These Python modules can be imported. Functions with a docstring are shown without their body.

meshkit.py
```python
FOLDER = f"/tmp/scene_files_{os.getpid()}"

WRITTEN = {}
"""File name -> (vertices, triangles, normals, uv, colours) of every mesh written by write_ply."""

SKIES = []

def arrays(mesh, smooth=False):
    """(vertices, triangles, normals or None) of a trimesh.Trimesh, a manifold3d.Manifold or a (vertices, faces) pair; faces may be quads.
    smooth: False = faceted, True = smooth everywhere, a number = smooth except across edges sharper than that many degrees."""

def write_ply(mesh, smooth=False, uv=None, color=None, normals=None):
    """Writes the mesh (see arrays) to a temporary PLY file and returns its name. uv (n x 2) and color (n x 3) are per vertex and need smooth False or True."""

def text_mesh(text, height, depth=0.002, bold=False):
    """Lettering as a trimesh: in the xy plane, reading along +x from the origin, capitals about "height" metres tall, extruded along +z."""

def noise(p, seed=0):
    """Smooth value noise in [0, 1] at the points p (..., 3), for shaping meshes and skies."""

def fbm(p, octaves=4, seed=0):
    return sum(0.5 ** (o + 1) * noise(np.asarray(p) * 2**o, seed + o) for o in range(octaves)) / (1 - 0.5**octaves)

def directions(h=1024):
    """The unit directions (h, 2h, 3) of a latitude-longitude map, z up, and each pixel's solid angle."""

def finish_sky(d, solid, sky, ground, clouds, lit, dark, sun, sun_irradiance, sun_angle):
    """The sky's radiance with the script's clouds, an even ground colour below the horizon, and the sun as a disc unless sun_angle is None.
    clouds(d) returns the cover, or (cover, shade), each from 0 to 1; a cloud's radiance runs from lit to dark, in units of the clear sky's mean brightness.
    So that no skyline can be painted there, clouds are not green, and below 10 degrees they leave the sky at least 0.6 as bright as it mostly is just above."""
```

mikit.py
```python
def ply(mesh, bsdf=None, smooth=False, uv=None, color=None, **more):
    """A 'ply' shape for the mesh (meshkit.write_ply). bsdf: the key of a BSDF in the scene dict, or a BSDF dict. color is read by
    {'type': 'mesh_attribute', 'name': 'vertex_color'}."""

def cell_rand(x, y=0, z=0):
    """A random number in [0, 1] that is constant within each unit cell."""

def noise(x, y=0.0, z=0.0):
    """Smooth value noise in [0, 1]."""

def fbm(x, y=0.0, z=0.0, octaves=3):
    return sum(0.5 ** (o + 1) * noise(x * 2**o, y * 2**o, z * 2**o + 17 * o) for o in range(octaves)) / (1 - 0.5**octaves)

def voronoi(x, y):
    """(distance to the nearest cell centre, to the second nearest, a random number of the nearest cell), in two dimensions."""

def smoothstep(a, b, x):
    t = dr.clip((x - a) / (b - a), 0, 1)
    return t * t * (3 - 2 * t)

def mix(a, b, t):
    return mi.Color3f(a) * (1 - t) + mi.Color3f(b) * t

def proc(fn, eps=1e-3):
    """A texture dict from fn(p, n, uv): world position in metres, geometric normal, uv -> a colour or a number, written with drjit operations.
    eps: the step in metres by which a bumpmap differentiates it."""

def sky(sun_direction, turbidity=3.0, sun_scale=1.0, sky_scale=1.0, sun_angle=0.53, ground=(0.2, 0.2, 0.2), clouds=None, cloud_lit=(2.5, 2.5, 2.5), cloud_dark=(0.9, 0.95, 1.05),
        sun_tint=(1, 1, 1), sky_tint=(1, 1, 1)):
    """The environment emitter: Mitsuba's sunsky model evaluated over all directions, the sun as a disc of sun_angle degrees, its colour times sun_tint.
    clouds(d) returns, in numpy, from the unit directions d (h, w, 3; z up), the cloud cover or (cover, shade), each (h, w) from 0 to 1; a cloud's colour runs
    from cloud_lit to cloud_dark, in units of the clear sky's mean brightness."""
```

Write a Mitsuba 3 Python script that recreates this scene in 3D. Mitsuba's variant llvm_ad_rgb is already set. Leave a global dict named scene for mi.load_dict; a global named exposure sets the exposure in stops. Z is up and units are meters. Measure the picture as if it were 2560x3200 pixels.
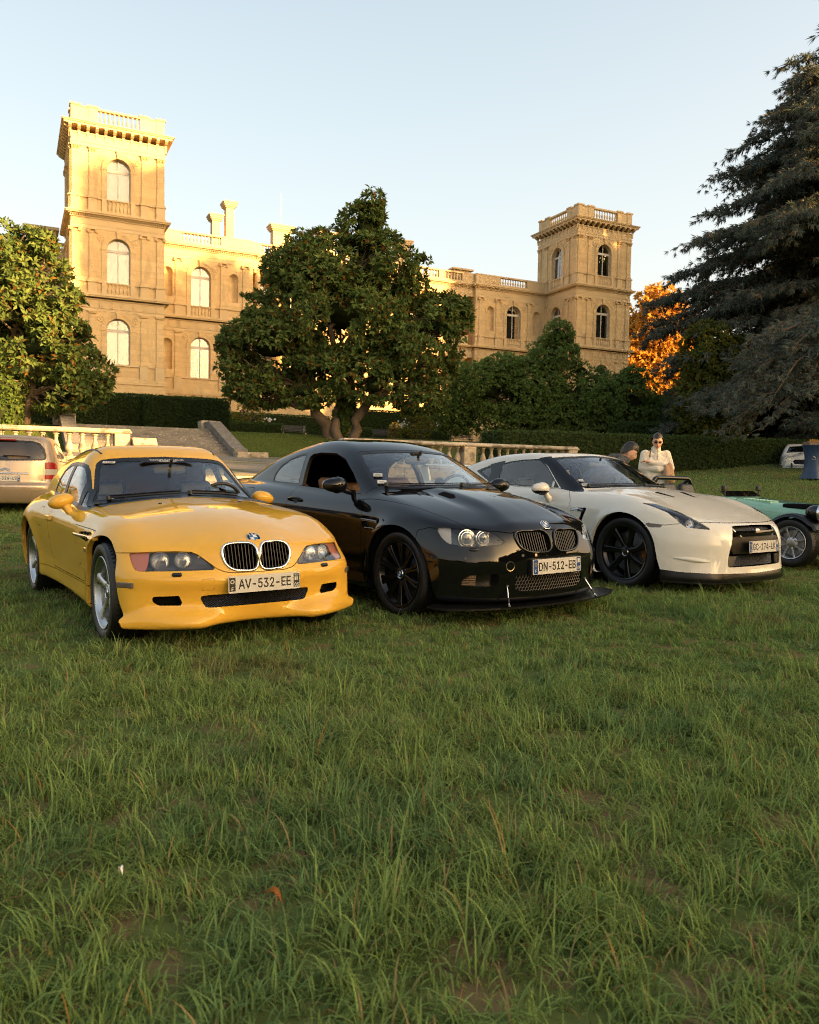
import math, random
import numpy as np, trimesh, mitsuba as mi, drjit as dr
import mikit, meshkit
from mikit import proc, noise, fbm, smoothstep, mix, cell_rand, voronoi
from scipy.interpolate import Akima1DInterpolator, splprep, splev
from scipy.ndimage import map_coordinates, spline_filter, gaussian_filter
from shapely.geometry import Polygon, Point
PI = math.pi
T4 = mi.ScalarTransform4f
rng = np.random.default_rng(7)
scene, labels = {}, {}

# ---------------------------------------------------------------- camera, sky, exposure
PITCH, ROLL, EYE = 0.0424, 0.0172, 1.0443
_f = np.array([0, math.cos(PITCH), -math.sin(PITCH)]); _r = np.array([1.0, 0, 0]); _u = np.cross(_r, _f)
_up = -math.sin(ROLL) * _r + math.cos(ROLL) * _u
scene['camera'] = {'type': 'thinlens', 'fov': math.degrees(2 * math.atan(0.5)), 'fov_axis': 'x', 'near_clip': 0.05, 'far_clip': 3000.0,
                   'aperture_radius': 0.0026, 'focus_distance': 6.6,
                   'to_world': T4().look_at(origin=[0, 0, EYE], target=[0, float(_f[1]), EYE + float(_f[2])], up=[float(v) for v in _up])}
SUN_AZ, SUN_EL = math.radians(-27.0), math.radians(12.0)
SUN = np.array([math.cos(SUN_EL) * math.cos(SUN_AZ), math.cos(SUN_EL) * math.sin(SUN_AZ), math.sin(SUN_EL)])
scene['sky'] = mikit.sky(SUN.tolist(), turbidity=8.0, sun_scale=3.2, sky_scale=1.0, sun_angle=0.8, ground=(0.08, 0.09, 0.05), sun_tint=(1.0, .95, .80), sky_tint=(1.12, .98, .86))
exposure = 4.05

# ---------------------------------------------------------------- naming and mesh helpers
def key_for(name):
    if name not in scene and name not in labels: return name
    k = 1
    while f'{name}_{k:03d}' in scene or f'{name}_{k:03d}' in labels: k += 1
    return f'{name}_{k:03d}'
def thing(name, label, cat, group=None):
    k = key_for(name); labels[k] = {'label': label, 'category': cat}
    if group: labels[k]['group'] = group
    return k
def put(name, mesh, bsdf, parent=None, M=None, smooth=False, uv=None, color=None, label=None, kind=None):
    k = key_for(f'{parent}__{name}' if parent else name)
    if isinstance(mesh, dict): d = dict(mesh)
    elif isinstance(mesh, tuple) and len(mesh) == 3:
        d = {'type': 'ply', 'filename': meshkit.write_ply((mesh[0], mesh[1]), False, uv, color, normals=mesh[2]), 'face_normals': False}
    else: d = mikit.ply(mesh, None, smooth=smooth, uv=uv, color=color)
    if bsdf is not None: d['bsdf'] = {'type': 'ref', 'id': bsdf}
    if M is not None: d['to_world'] = M
    scene[k] = d
    if label or kind:
        labels[k] = {}
        if label: labels[k]['label'] = label
        if kind: labels[k]['kind'] = kind
    return k
def tm(v, f): return trimesh.Trimesh(np.asarray(v, float), np.asarray(f, int), process=False)
def cat(*ms):
    ms = [m for m in (ms[0] if len(ms) == 1 and isinstance(ms[0], list) else ms)]
    return trimesh.util.concatenate(ms)
def box(x0, x1, y0, y1, z0, z1):
    return trimesh.creation.box(bounds=[[min(x0, x1), min(y0, y1), min(z0, z1)], [max(x0, x1), max(y0, y1), max(z0, z1)]])
def bevbox(x0, x1, y0, y1, z0, z1, b=0.01):
    import manifold3d as m3
    c = [(x, y, z) for x in (x0, x1) for y in (y0, y1) for z in (z0, z1)]
    pts = []
    for x, y, z in c:
        sx, sy, sz = (b if x == x0 else -b), (b if y == y0 else -b), (b if z == z0 else -b)
        pts += [(x + sx, y + sy, z), (x + sx, y, z + sz), (x, y + sy, z + sz)]
    m = m3.Manifold.hull_points(np.array(pts)).to_mesh()
    return tm(m.vert_properties[:, :3], m.tri_verts)
def hull(pts):
    import manifold3d as m3
    m = m3.Manifold.hull_points(np.asarray(pts, float)).to_mesh()
    return tm(m.vert_properties[:, :3], m.tri_verts)
def tube(P, r, n=8, cap=True):
    P = np.asarray(P, float); k = len(P); r = np.broadcast_to(np.asarray(r, float), (k,))
    t = np.gradient(P, axis=0); t /= np.linalg.norm(t, axis=1, keepdims=True) + 1e-12
    a = np.array([0, 0, 1.0]) if abs(t[0][2]) < 0.9 else np.array([1.0, 0, 0])
    u = np.cross(t[0], a); u /= np.linalg.norm(u); V = []
    ang = np.arange(n) / n * 2 * PI
    for i in range(k):
        u = u - t[i] * (u @ t[i]); u /= np.linalg.norm(u) + 1e-12; w = np.cross(t[i], u)
        V.append(P[i] + r[i] * (np.cos(ang)[:, None] * u + np.sin(ang)[:, None] * w))
    V = np.vstack(V); i, j = np.meshgrid(np.arange(k - 1), np.arange(n), indexing='ij'); j2 = (j + 1) % n
    a, b, c, d = (i * n + j).ravel(), (i * n + j2).ravel(), ((i + 1) * n + j2).ravel(), ((i + 1) * n + j).ravel()
    F = np.vstack([np.stack([a, b, c], 1), np.stack([a, c, d], 1)])
    if cap:
        V = np.vstack([V, P[:1], P[-1:]]); s, e = k * n, k * n + 1; q = np.arange(n); q2 = (q + 1) % n
        F = np.vstack([F, np.stack([q2, q, q * 0 + s], 1), np.stack([q + (k - 1) * n, q2 + (k - 1) * n, q * 0 + e], 1)])
    return tm(V, F)
def lathe(prof, n=24, axis='z', close=False):
    """prof: (radius, height) pairs."""
    prof = np.asarray(prof, float); k = len(prof); ang = np.arange(n) / n * 2 * PI
    V = np.stack([np.outer(prof[:, 0], np.cos(ang)), np.outer(prof[:, 0], np.sin(ang)), np.repeat(prof[:, 1:2], n, 1)], -1).reshape(-1, 3)
    i, j = np.meshgrid(np.arange(k - 1), np.arange(n), indexing='ij'); j2 = (j + 1) % n
    a, b, c, d = (i * n + j).ravel(), (i * n + j2).ravel(), ((i + 1) * n + j2).ravel(), ((i + 1) * n + j).ravel()
    F = np.vstack([np.stack([a, b, c], 1), np.stack([a, c, d], 1)])
    if axis == 'y': V = V[:, [0, 2, 1]] ; F = F[:, ::-1]
    if axis == 'x': V = V[:, [2, 0, 1]]
    return tm(V, F)
def prism(pts, h0, h1, axes='xyz'):
    """polygon pts extruded; axes tells which coordinates are (u, v, extrusion)."""
    g = pts if isinstance(pts, Polygon) else Polygon(pts)
    m = trimesh.creation.extrude_polygon(g.buffer(0), h1 - h0, engine='earcut'); m.apply_translation([0, 0, h0])
    o = ['xyz'.index(c) for c in axes]; V = np.zeros_like(m.vertices)
    for i, c in enumerate(o): V[:, c] = m.vertices[:, i]
    s = np.linalg.det(np.eye(3)[o])
    return tm(V, m.faces if s > 0 else m.faces[:, ::-1])
def xf(m, M):
    m = m.copy(); m.apply_transform(np.asarray(M)); return m
def mv(m, x=0, y=0, z=0):
    m = m.copy(); m.apply_translation([x, y, z]); return m
def rot(deg, ax, pt=(0, 0, 0)): return trimesh.transformations.rotation_matrix(math.radians(deg), ax, pt)
def mat(x, y, z=0, yaw=0.0, roll=0.0, s=1.0):
    return T4().translate([x, y, z]).rotate([0, 0, 1], math.degrees(yaw)).rotate([1, 0, 0], math.degrees(roll)).scale([s, s, s])
def sph(c, r, sub=2):
    m = trimesh.creation.icosphere(sub, 1.0); m.apply_scale(r if np.ndim(r) == 0 else list(r)); m.apply_translation(c); return m
def closed_spline(pts, n=80):
    p = np.asarray(pts, float); p = np.vstack([p, p[:1]])
    tck, _ = splprep(p.T, s=0, per=1); return np.array(splev(np.linspace(0, 1, n, endpoint=False), tck)).T
def rpoly(pts, r):
    g = Polygon(pts).buffer(0); g = g.buffer(-r, 8).buffer(2 * r, 8).buffer(-r, 8); return np.array(g.exterior.coords)[:-1]
def sdpoly(P, poly):
    """signed distance (negative inside) of the 2-D points P to a closed polygon."""
    poly = np.asarray(poly, float); out = np.full(len(P), 1e9); ins = np.zeros(len(P), bool)
    x, y = P[:, 0], P[:, 1]
    for a, b in zip(poly, np.roll(poly, -1, 0)):
        e = b - a; L = e @ e
        if L < 1e-14: continue
        t = np.clip(((x - a[0]) * e[0] + (y - a[1]) * e[1]) / L, 0, 1)
        out = np.minimum(out, (x - a[0] - t * e[0]) ** 2 + (y - a[1] - t * e[1]) ** 2)
        c = (a[1] > y) != (b[1] > y)
        if e[1] != 0: ins ^= c & (x < e[0] * (y - a[1]) / e[1] + a[0])
    return np.sqrt(out) * np.where(ins, -1, 1)

# ---------------------------------------------------------------- smooth solids: tables -> field -> surface net -> panels
def tab2(xs, ys, Z, X, Y):
    o = np.argsort(xs); xs, Z = np.asarray(xs, float)[o], np.asarray(Z, float)[o]
    a = Akima1DInterpolator(np.asarray(xs, float), np.asarray(Z, float), axis=0)(np.clip(X, min(xs), max(xs)))
    return Akima1DInterpolator(np.asarray(ys, float), a, axis=1)(np.clip(Y, min(ys), max(ys)))
def tab1(xs, zs, X):
    o = np.argsort(xs); xs, zs = np.asarray(xs, float)[o], np.asarray(zs, float)[o]
    return Akima1DInterpolator(np.asarray(xs, float), np.asarray(zs, float))(np.clip(X, min(xs), max(xs)))
def smax(a, b, r):
    h = np.maximum(r - np.abs(a - b), 0) / r; return np.maximum(a, b) + h * h * r * 0.25
def smin(a, b, r): return -smax(-a, -b, r)
def nrm(F, h):
    g = np.gradient(F, h); return F / np.sqrt(sum(q * q for q in g)).clip(0.2, None)
def surface_net(F, o, h):
    S = F < 0; nx, ny, nz = F.shape
    c = [S[i:nx - 1 + i, j:ny - 1 + j, k:nz - 1 + k] for i in (0, 1) for j in (0, 1) for k in (0, 1)]
    cnt = sum(q.astype(np.int8) for q in c); act = (cnt > 0) & (cnt < 8)
    idx = np.full(act.shape, -1, np.int64); I = np.argwhere(act); idx[act] = np.arange(len(I))
    acc = np.zeros((len(I), 3)); num = np.zeros(len(I))
    for ax in range(3):
        for p in (0, 1):
            for q in (0, 1):
                d0 = np.insert([p, q], ax, 0); d1 = np.insert([p, q], ax, 1)
                f0 = F[tuple((I + d0).T)]; f1 = F[tuple((I + d1).T)]; m = (f0 < 0) != (f1 < 0)
                t = np.where(m, f0 / np.where(m, f0 - f1, 1), 0); e = d0 + np.eye(3)[ax] * t[:, None]
                acc[m] += e[m]; num[m] += 1
    V = I + acc / num[:, None]; Fs = []
    for ax in range(3):
        b, d = [(1, 2), (2, 0), (0, 1)][ax]
        s0 = np.take(S, range(F.shape[ax] - 1), ax); s1 = np.take(S, range(1, F.shape[ax]), ax)
        E = np.argwhere(s0 != s1); E = E[(E[:, b] > 0) & (E[:, d] > 0) & (E[:, b] < F.shape[b] - 1) & (E[:, d] < F.shape[d] - 1)]
        eb, ed = np.eye(3, dtype=int)[b], np.eye(3, dtype=int)[d]
        q = np.stack([idx[tuple((E - eb - ed).T)], idx[tuple((E - ed).T)], idx[tuple(E.T)], idx[tuple((E - eb).T)]], 1)
        flip = ~s0[tuple(E.T)]; q[flip] = q[flip][:, ::-1]; Fs.append(q)
    q = np.vstack(Fs); C = spline_filter(F, 3)
    def ev(P): return map_coordinates(C, P.T, order=3, prefilter=False, mode='nearest')
    def gr(P): return np.stack([ev(P + np.eye(3)[k] * 0.5) - ev(P - np.eye(3)[k] * 0.5) for k in range(3)], 1)
    for _ in range(2):
        g = gr(V); st = ev(V)[:, None] * g / (np.sum(g * g, 1, keepdims=True) + 1e-9)
        V = V - np.clip(st, -0.5, 0.5)
    g = gr(V); N = g / (np.linalg.norm(g, axis=1, keepdims=True) + 1e-12)
    return o + V * h, np.vstack([q[:, [0, 1, 2]], q[:, [0, 2, 3]]]), N
def clean(M):
    V, F, N = M; u, inv = np.unique(F, return_inverse=True); return V[u], inv.reshape(F.shape), N[u]
def cut(M, s):
    """splits a (V, F, N) mesh along s = 0: (where s < 0, where s >= 0)."""
    V, F, N = M
    if len(F) == 0: return M, M
    s = np.where(np.abs(s) < 1e-7, 1e-7, s); neg = s < 0; c = neg[F].sum(1)
    mixed = F[(c == 1) | (c == 2)]
    if len(mixed) == 0: return clean((V, F[c == 3], N)), clean((V, F[c == 0], N))
    mn = neg[mixed]; lone_neg = mn.sum(1) == 1; lone = np.where(lone_neg, mn.argmax(1), (~mn).argmax(1)); r = np.arange(len(mixed))
    a, b, d = mixed[r, lone], mixed[r, (lone + 1) % 3], mixed[r, (lone + 2) % 3]
    e = np.vstack([np.stack([a, b], 1), np.stack([a, d], 1)]); e.sort(1)
    u, inv = np.unique(e, axis=0, return_inverse=True); inv = inv.ravel()
    t = (s[u[:, 0]] / (s[u[:, 0]] - s[u[:, 1]]))[:, None]
    nv = V[u[:, 0]] * (1 - t) + V[u[:, 1]] * t; nn = N[u[:, 0]] * (1 - t) + N[u[:, 1]] * t; nn /= np.linalg.norm(nn, axis=1, keepdims=True) + 1e-12
    ab, ad = len(V) + inv[:len(a)], len(V) + inv[len(a):]
    tri = np.stack([a, ab, ad], 1); q = np.vstack([np.stack([ab, b, d], 1), np.stack([ab, d, ad], 1)]); ln = np.tile(lone_neg, 2)
    V2, N2 = np.vstack([V, nv]), np.vstack([N, nn])
    return clean((V2, np.vstack([F[c == 3], tri[lone_neg], q[~ln]]), N2)), clean((V2, np.vstack([F[c == 0], tri[~lone_neg], q[ln]]), N2))
def mirror(M): return M[0] * [1, -1, 1], M[1][:, ::-1], M[2] * [1, -1, 1]
def joinm(*Ms):
    o, V, F, N = 0, [], [], []
    for v, f, n in Ms: V.append(v); F.append(f + o); N.append(n); o += len(v)
    return np.vstack(V), np.vstack(F), np.vstack(N)
def both(M): return joinm(M, mirror(M))
def rim_edges(M):
    F = M[1]; e = np.vstack([F[:, [0, 1]], F[:, [1, 2]], F[:, [2, 0]]]); k = np.sort(e, 1)
    _, i, n = np.unique(k, axis=0, return_index=True, return_counts=True); return e[i[n == 1]]
def wall(M, vec=None, depth=None, ymid=True, keep=None):
    """return flange along the open rim of M, swept by vec (constant) or inward along the normals by depth."""
    e = rim_edges(M)
    if ymid: e = e[~((np.abs(M[0][e[:, 0], 1]) < 1e-4) & (np.abs(M[0][e[:, 1], 1]) < 1e-4))]
    if keep is not None: e = e[keep[e[:, 0]] & keep[e[:, 1]]]
    A, B = M[0][e[:, 0]], M[0][e[:, 1]]
    da = np.asarray(vec, float) if vec is not None else -depth * M[2][e[:, 0]]; db = np.asarray(vec, float) if vec is not None else -depth * M[2][e[:, 1]]
    n = len(e); V = np.vstack([A, B, B + db, A + da]); i = np.arange(n)
    F = np.vstack([np.stack([i, i + 2 * n, i + n], 1), np.stack([i, i + 3 * n, i + 2 * n], 1)])
    fn = np.cross(B - A, da); fn /= np.linalg.norm(fn, axis=1, keepdims=True) + 1e-12
    return V, F, np.vstack([-fn] * 4) if False else np.tile(-fn, (4, 1))
def shift(M, vec=None, depth=None):
    return M[0] + (np.asarray(vec, float) if vec is not None else -depth * M[2]), M[1], M[2]
def flipm(M): return M[0], M[1][:, ::-1], -M[2]
def as_tm(M): return tm(M[0], M[1])
# ---------------------------------------------------------------- materials shared by the made things
def rgb(*c): return {'type': 'rgb', 'value': [float(v) for v in (c if len(c) == 3 else c * 3)]}
def two(b): return {'type': 'twosided', 'bsdf': b}
def pl(*c): return two({'type': 'plastic', 'diffuse_reflectance': rgb(*c), 'nonlinear': True})
def rp(a, *c): return two({'type': 'roughplastic', 'diffuse_reflectance': rgb(*c), 'alpha': a, 'nonlinear': True})
def prin(c, rough=.5, metal=0.0, spec=.5, **k): return two({'type': 'principled', 'base_color': c if isinstance(c, dict) else rgb(*c), 'roughness': rough, 'metallic': metal, 'specular': spec, **k})
def metal(a, *c): return two({'type': 'roughconductor', 'alpha': a, 'specular_reflectance': rgb(*c), 'material': 'none'})
scene.update({
    'paint_yellow': pl(.80, .57, .10), 'paint_yellow_dark': pl(.5, .31, .03), 'paint_black': two({'type': 'plastic', 'diffuse_reflectance': rgb(.003, .0033, .004), 'int_ior': 1.5}), 'paint_white': pl(.82, .80, .74),
    'black_trim': rp(.25, .012, .012, .013), 'black_gloss': pl(.008, .008, .009), 'matt_black': two({'type': 'diffuse', 'reflectance': rgb(.010, .010, .011)}),
    'chrome': metal(.04, .75, .76, .78), 'lamp_chrome': metal(.10, .82, .84, .86), 'dark_metal': metal(.25, .18, .18, .19), 'brake_steel': metal(.3, .35, .35, .36), 'alloy_silver': metal(.22, .52, .53, .55), 'gun_metal': metal(.3, .12, .12, .125),
    'rim_black': rp(.06, .010, .010, .011), 'mirror_glass': metal(.02, .7, .72, .75),
    'car_glass': {'type': 'thindielectric', 'int_ior': 1.5, 'specular_transmittance': rgb(.80, .84, .83)}, 'dark_glass': {'type': 'thindielectric', 'int_ior': 1.5, 'specular_transmittance': rgb(.45, .48, .48)},
    'lamp_cover': {'type': 'thindielectric', 'int_ior': 1.45, 'specular_transmittance': rgb(.95, .96, .97)}, 'lamp_lens': {'type': 'thindielectric', 'int_ior': 1.5},
    'lamp_housing': rp(.2, .16, .16, .165), 'lamp_amber': rp(.15, .62, .26, .14), 'lamp_smoke': rp(.1, .22, .19, .16), 'lamp_red': rp(.08, .45, .012, .008), 'lamp_white': rp(.1, .55, .53, .5),
    'plate_white': rp(.2, .72, .71, .67), 'plate_ink': rp(.3, .012, .012, .014), 'plate_black': rp(.3, .012, .012, .014), 'plate_blue': rp(.2, .02, .10, .36), 'plate_star': rp(.3, .6, .5, .1), 'region_red': rp(.2, .5, .06, .05),
    'roundel_blue': pl(.06, .26, .52), 'roundel_white': pl(.78, .79, .80), 'paper': rp(.4, .62, .64, .58), 'sticker_black': rp(.3, .012, .012, .014),
    'tyre_rubber': rp(.35, .016, .016, .017), 'leather_black': rp(.28, .018, .018, .019), 'leather_tan': rp(.32, .36, .20, .085), 'leather_grey': rp(.35, .05, .05, .052), 'cabin_dark': two({'type': 'diffuse', 'reflectance': rgb(.02)}), 'dash_black': rp(.4, .016, .016, .017), 'grey_plastic': rp(.35, .10, .105, .11),
    'mesh_bronze': metal(.3, .26, .22, .17), 'cooler_tan': rp(.3, .34, .24, .14), 'dark_chrome': metal(.08, .32, .32, .34), 'tow_ring': metal(.15, .5, .4, .25), 'lamp_dark': rp(.15, .035, .036, .04), 'grille_bronze': rp(.16, .030, .026, .021), 'caliper_gold': rp(.15, .38, .16, .04), 'carbon': rp(.10, .02, .02, .021),
})
# ---------------------------------------------------------------- the estate's axes: s along the palace front, n away from the lawn
TH = 0.4522; UX, UY = math.cos(TH), math.sin(TH)
def sn(s, n): return np.stack([UX * np.asarray(s, float) - UY * np.asarray(n, float), UY * np.asarray(s, float) + UX * np.asarray(n, float)], -1)
def to_sn(x, y): return UX * x + UY * y, -UY * x + UX * y
def soft(x, w=3.0): return np.where(x > w, x - w / 2, np.where(x < 0, 0, x * x / (2 * w)))
def lawn_z(x, y):
    x, y = np.asarray(x, float), np.asarray(y, float)
    z = .04 * soft(y - 8.5) + .0028 * np.maximum(x, 0) * soft(y - 12)
    z = np.minimum(z, 2.0 + .2 * np.tanh(np.maximum(z - 2, 0)))
    return z + .035 * (meshkit.noise(np.stack([x * .5, y * .5, x * 0], -1)) - .5) * smoothn(9, 14, y) + .016 * (meshkit.noise(np.stack([x * 1.3, y * 1.3, x * 0 + 4], -1)) - .5)
def smoothn(a, b, x):
    t = np.clip((np.asarray(x, float) - a) / (b - a), 0, 1); return t * t * (3 - 2 * t)
N_ = np.array([21.0, 24, 28, 33, 34, 35, 36, 37, 38, 39, 42, 50, 60, 70, 82, 110, 200]); Z_ = np.array([1.0, 1.2, 1.46, 1.78, 1.95, 2.25, 2.55, 2.83, 3.0, 3.06, 3.15, 3.45, 3.85, 4.3, 4.8, 5.2, 5.6])
def terrace_z(s, n): return np.interp(n, N_, Z_) - .012 * np.maximum(np.asarray(s, float) - 8, 0) * smoothn(32, 26, n) * smoothn(20, 24, n) if False else np.interp(n, N_, Z_)
def ground_z(x, y):
    s, n = to_sn(x, y); l, t = lawn_z(x, y), terrace_z(s, n)
    back = l * (1 - smoothn(26, 36, n)) + t * smoothn(26, 36, n)
    return np.where(n < 21, l, np.where(s < 15.85, t, back))
def sheet(ss, ns, key, mat_key, zf=None, z0=0.0, **k):
    S, N = np.meshgrid(ss, ns, indexing='ij'); P = sn(S, N); z = (zf or (lambda x, y: ground_z(x, y)))(P[..., 0], P[..., 1]) + z0
    V = np.concatenate([P, z[..., None]], -1).reshape(-1, 3); a, b = len(ss), len(ns); i, j = np.meshgrid(np.arange(a - 1), np.arange(b - 1), indexing='ij'); q = (i * b + j).ravel()
    F = np.vstack([np.stack([q, q + b, q + b + 1], 1), np.stack([q, q + b + 1, q + 1], 1)])
    put(key, tm(V, F), mat_key, smooth=True, kind='structure', **k)
def f_ground(p, n, uv):
    a = fbm(p.x * .9, p.y * .9, 0, 4); b = fbm(p.x * 6, p.y * 6, 2, 3); c = noise(p.x * 45, p.y * 45, 1)
    g = mix(mi.Color3f(.06, .085, .028), mi.Color3f(.10, .125, .04), a * .6 + c * .4)
    return mix(g, mi.Color3f(.16, .105, .06), smoothstep(.52, .66, b) * .75)
def f_gravel(p, n, uv):
    d1, d2, r = voronoi(p.x * 28, p.y * 28); a = fbm(p.x * .5, p.y * .5, 0, 3); moss = smoothstep(.52, .66, fbm(p.x * .35 + 3, p.y * .8, 3, 4))
    return mix(mix(mi.Color3f(.20, .185, .16), mi.Color3f(.34, .31, .26), r * .6 + a * .4) * (0.55 + .45 * smoothstep(.02, .25, d2 - d1)), mi.Color3f(.10, .11, .05), moss * .7)
def f_bank(p, n, uv):
    a = fbm(p.x * 1.6, p.y * 1.6, p.z, 4); c = fbm(p.x * 30, p.y * 30, p.z * 30, 2)
    return mix(mi.Color3f(.045, .07, .016), mi.Color3f(.105, .125, .034), a * .65 + c * .35)
scene['m_ground'] = two({'type': 'diffuse', 'reflectance': proc(f_ground)})
scene['m_gravel'] = {'type': 'bumpmap', 'nested': two({'type': 'diffuse', 'reflectance': proc(f_gravel)}), 'tex': proc(lambda p, n, uv: .012 * fbm(p.x * 25, p.y * 25, 0, 2), .01), 'scale': 1.0} if False else two({'type': 'diffuse', 'reflectance': proc(f_gravel)})
scene['m_bank'] = two({'type': 'diffuse', 'reflectance': proc(f_bank)})
r_ = lambda a, b, d: np.arange(a, b + d * .5, d)
sheet(np.unique(np.r_[-160, -90, -50, r_(-24, 40, .5), 60, 90, 140, 220]), np.unique(np.r_[-160, -90, -40, -15, r_(-4, 20.5, .5), 20.94]), 'lawn', 'm_ground')
sheet(np.r_[15.85, r_(16.5, 40, .7), 60, 90, 140, 220], np.unique(np.r_[20.94, r_(21.5, 40, .7), 50, 60, 80, 120, 260]), 'lawn', 'm_ground')
sheet(np.r_[-160, -60, r_(-25, 15.85, .6), 15.85], r_(20.94, 33.0, .6), 'gravel_path', 'm_gravel')
sheet(np.r_[-160, -60, r_(-25, 15.85, .6), 15.85], np.r_[r_(33.0, 40, .35), 44, 50, 60, 70, 82, 110, 260], 'terrace_lawn', 'm_bank')
scene['m_hill'] = two({'type': 'diffuse', 'reflectance': rgb(.05, .065, .025)})
put('distant_ground', tm([(-1500, -1500, -.6), (1500, -1500, -.6), (1500, 1500, -.6), (-1500, 1500, -.6)], [(0, 1, 2), (0, 2, 3)]), 'm_hill', kind='structure')

# ---------------------------------------------------------------- grass: tufted tiles near the camera, single blades farther off
def f_grass(p, n, uv):
    r, t = uv.x, uv.y
    big = fbm(p.x * .55, p.y * .55, 0, 3); fine = fbm(p.x * 3.1, p.y * 3.1, 3, 2)
    g = mix(mi.Color3f(.095, .160, .045), mi.Color3f(.170, .225, .068), dr.clip(big * 1.5 - .25, 0, 1) * .55 + r * .45)
    g = mix(g, mi.Color3f(.075, .14, .06), smoothstep(.55, .75, fine) * .5)
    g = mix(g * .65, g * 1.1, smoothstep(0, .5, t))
    g = g * (.75 + .85 * cell_rand(r * 4177))
    straw = mix(mi.Color3f(.30, .23, .11), mi.Color3f(.30, .15, .04), smoothstep(.6, .95, cell_rand(r * 977)))
    g = dr.select(r > .95, straw, g)
    brown = smoothstep(.62, .72, fbm(p.x * 1.15 + 7, p.y * 1.15, 9, 3)) * .6
    return mix(g, mi.Color3f(.20, .13, .07), brown * (1 - t * .6))
scene['m_grass'] = {'type': 'principledthin', 'base_color': proc(f_grass), 'roughness': .45, 'diff_trans': .7, 'spec_trans': 0.0, 'eta': 1.33}
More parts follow.
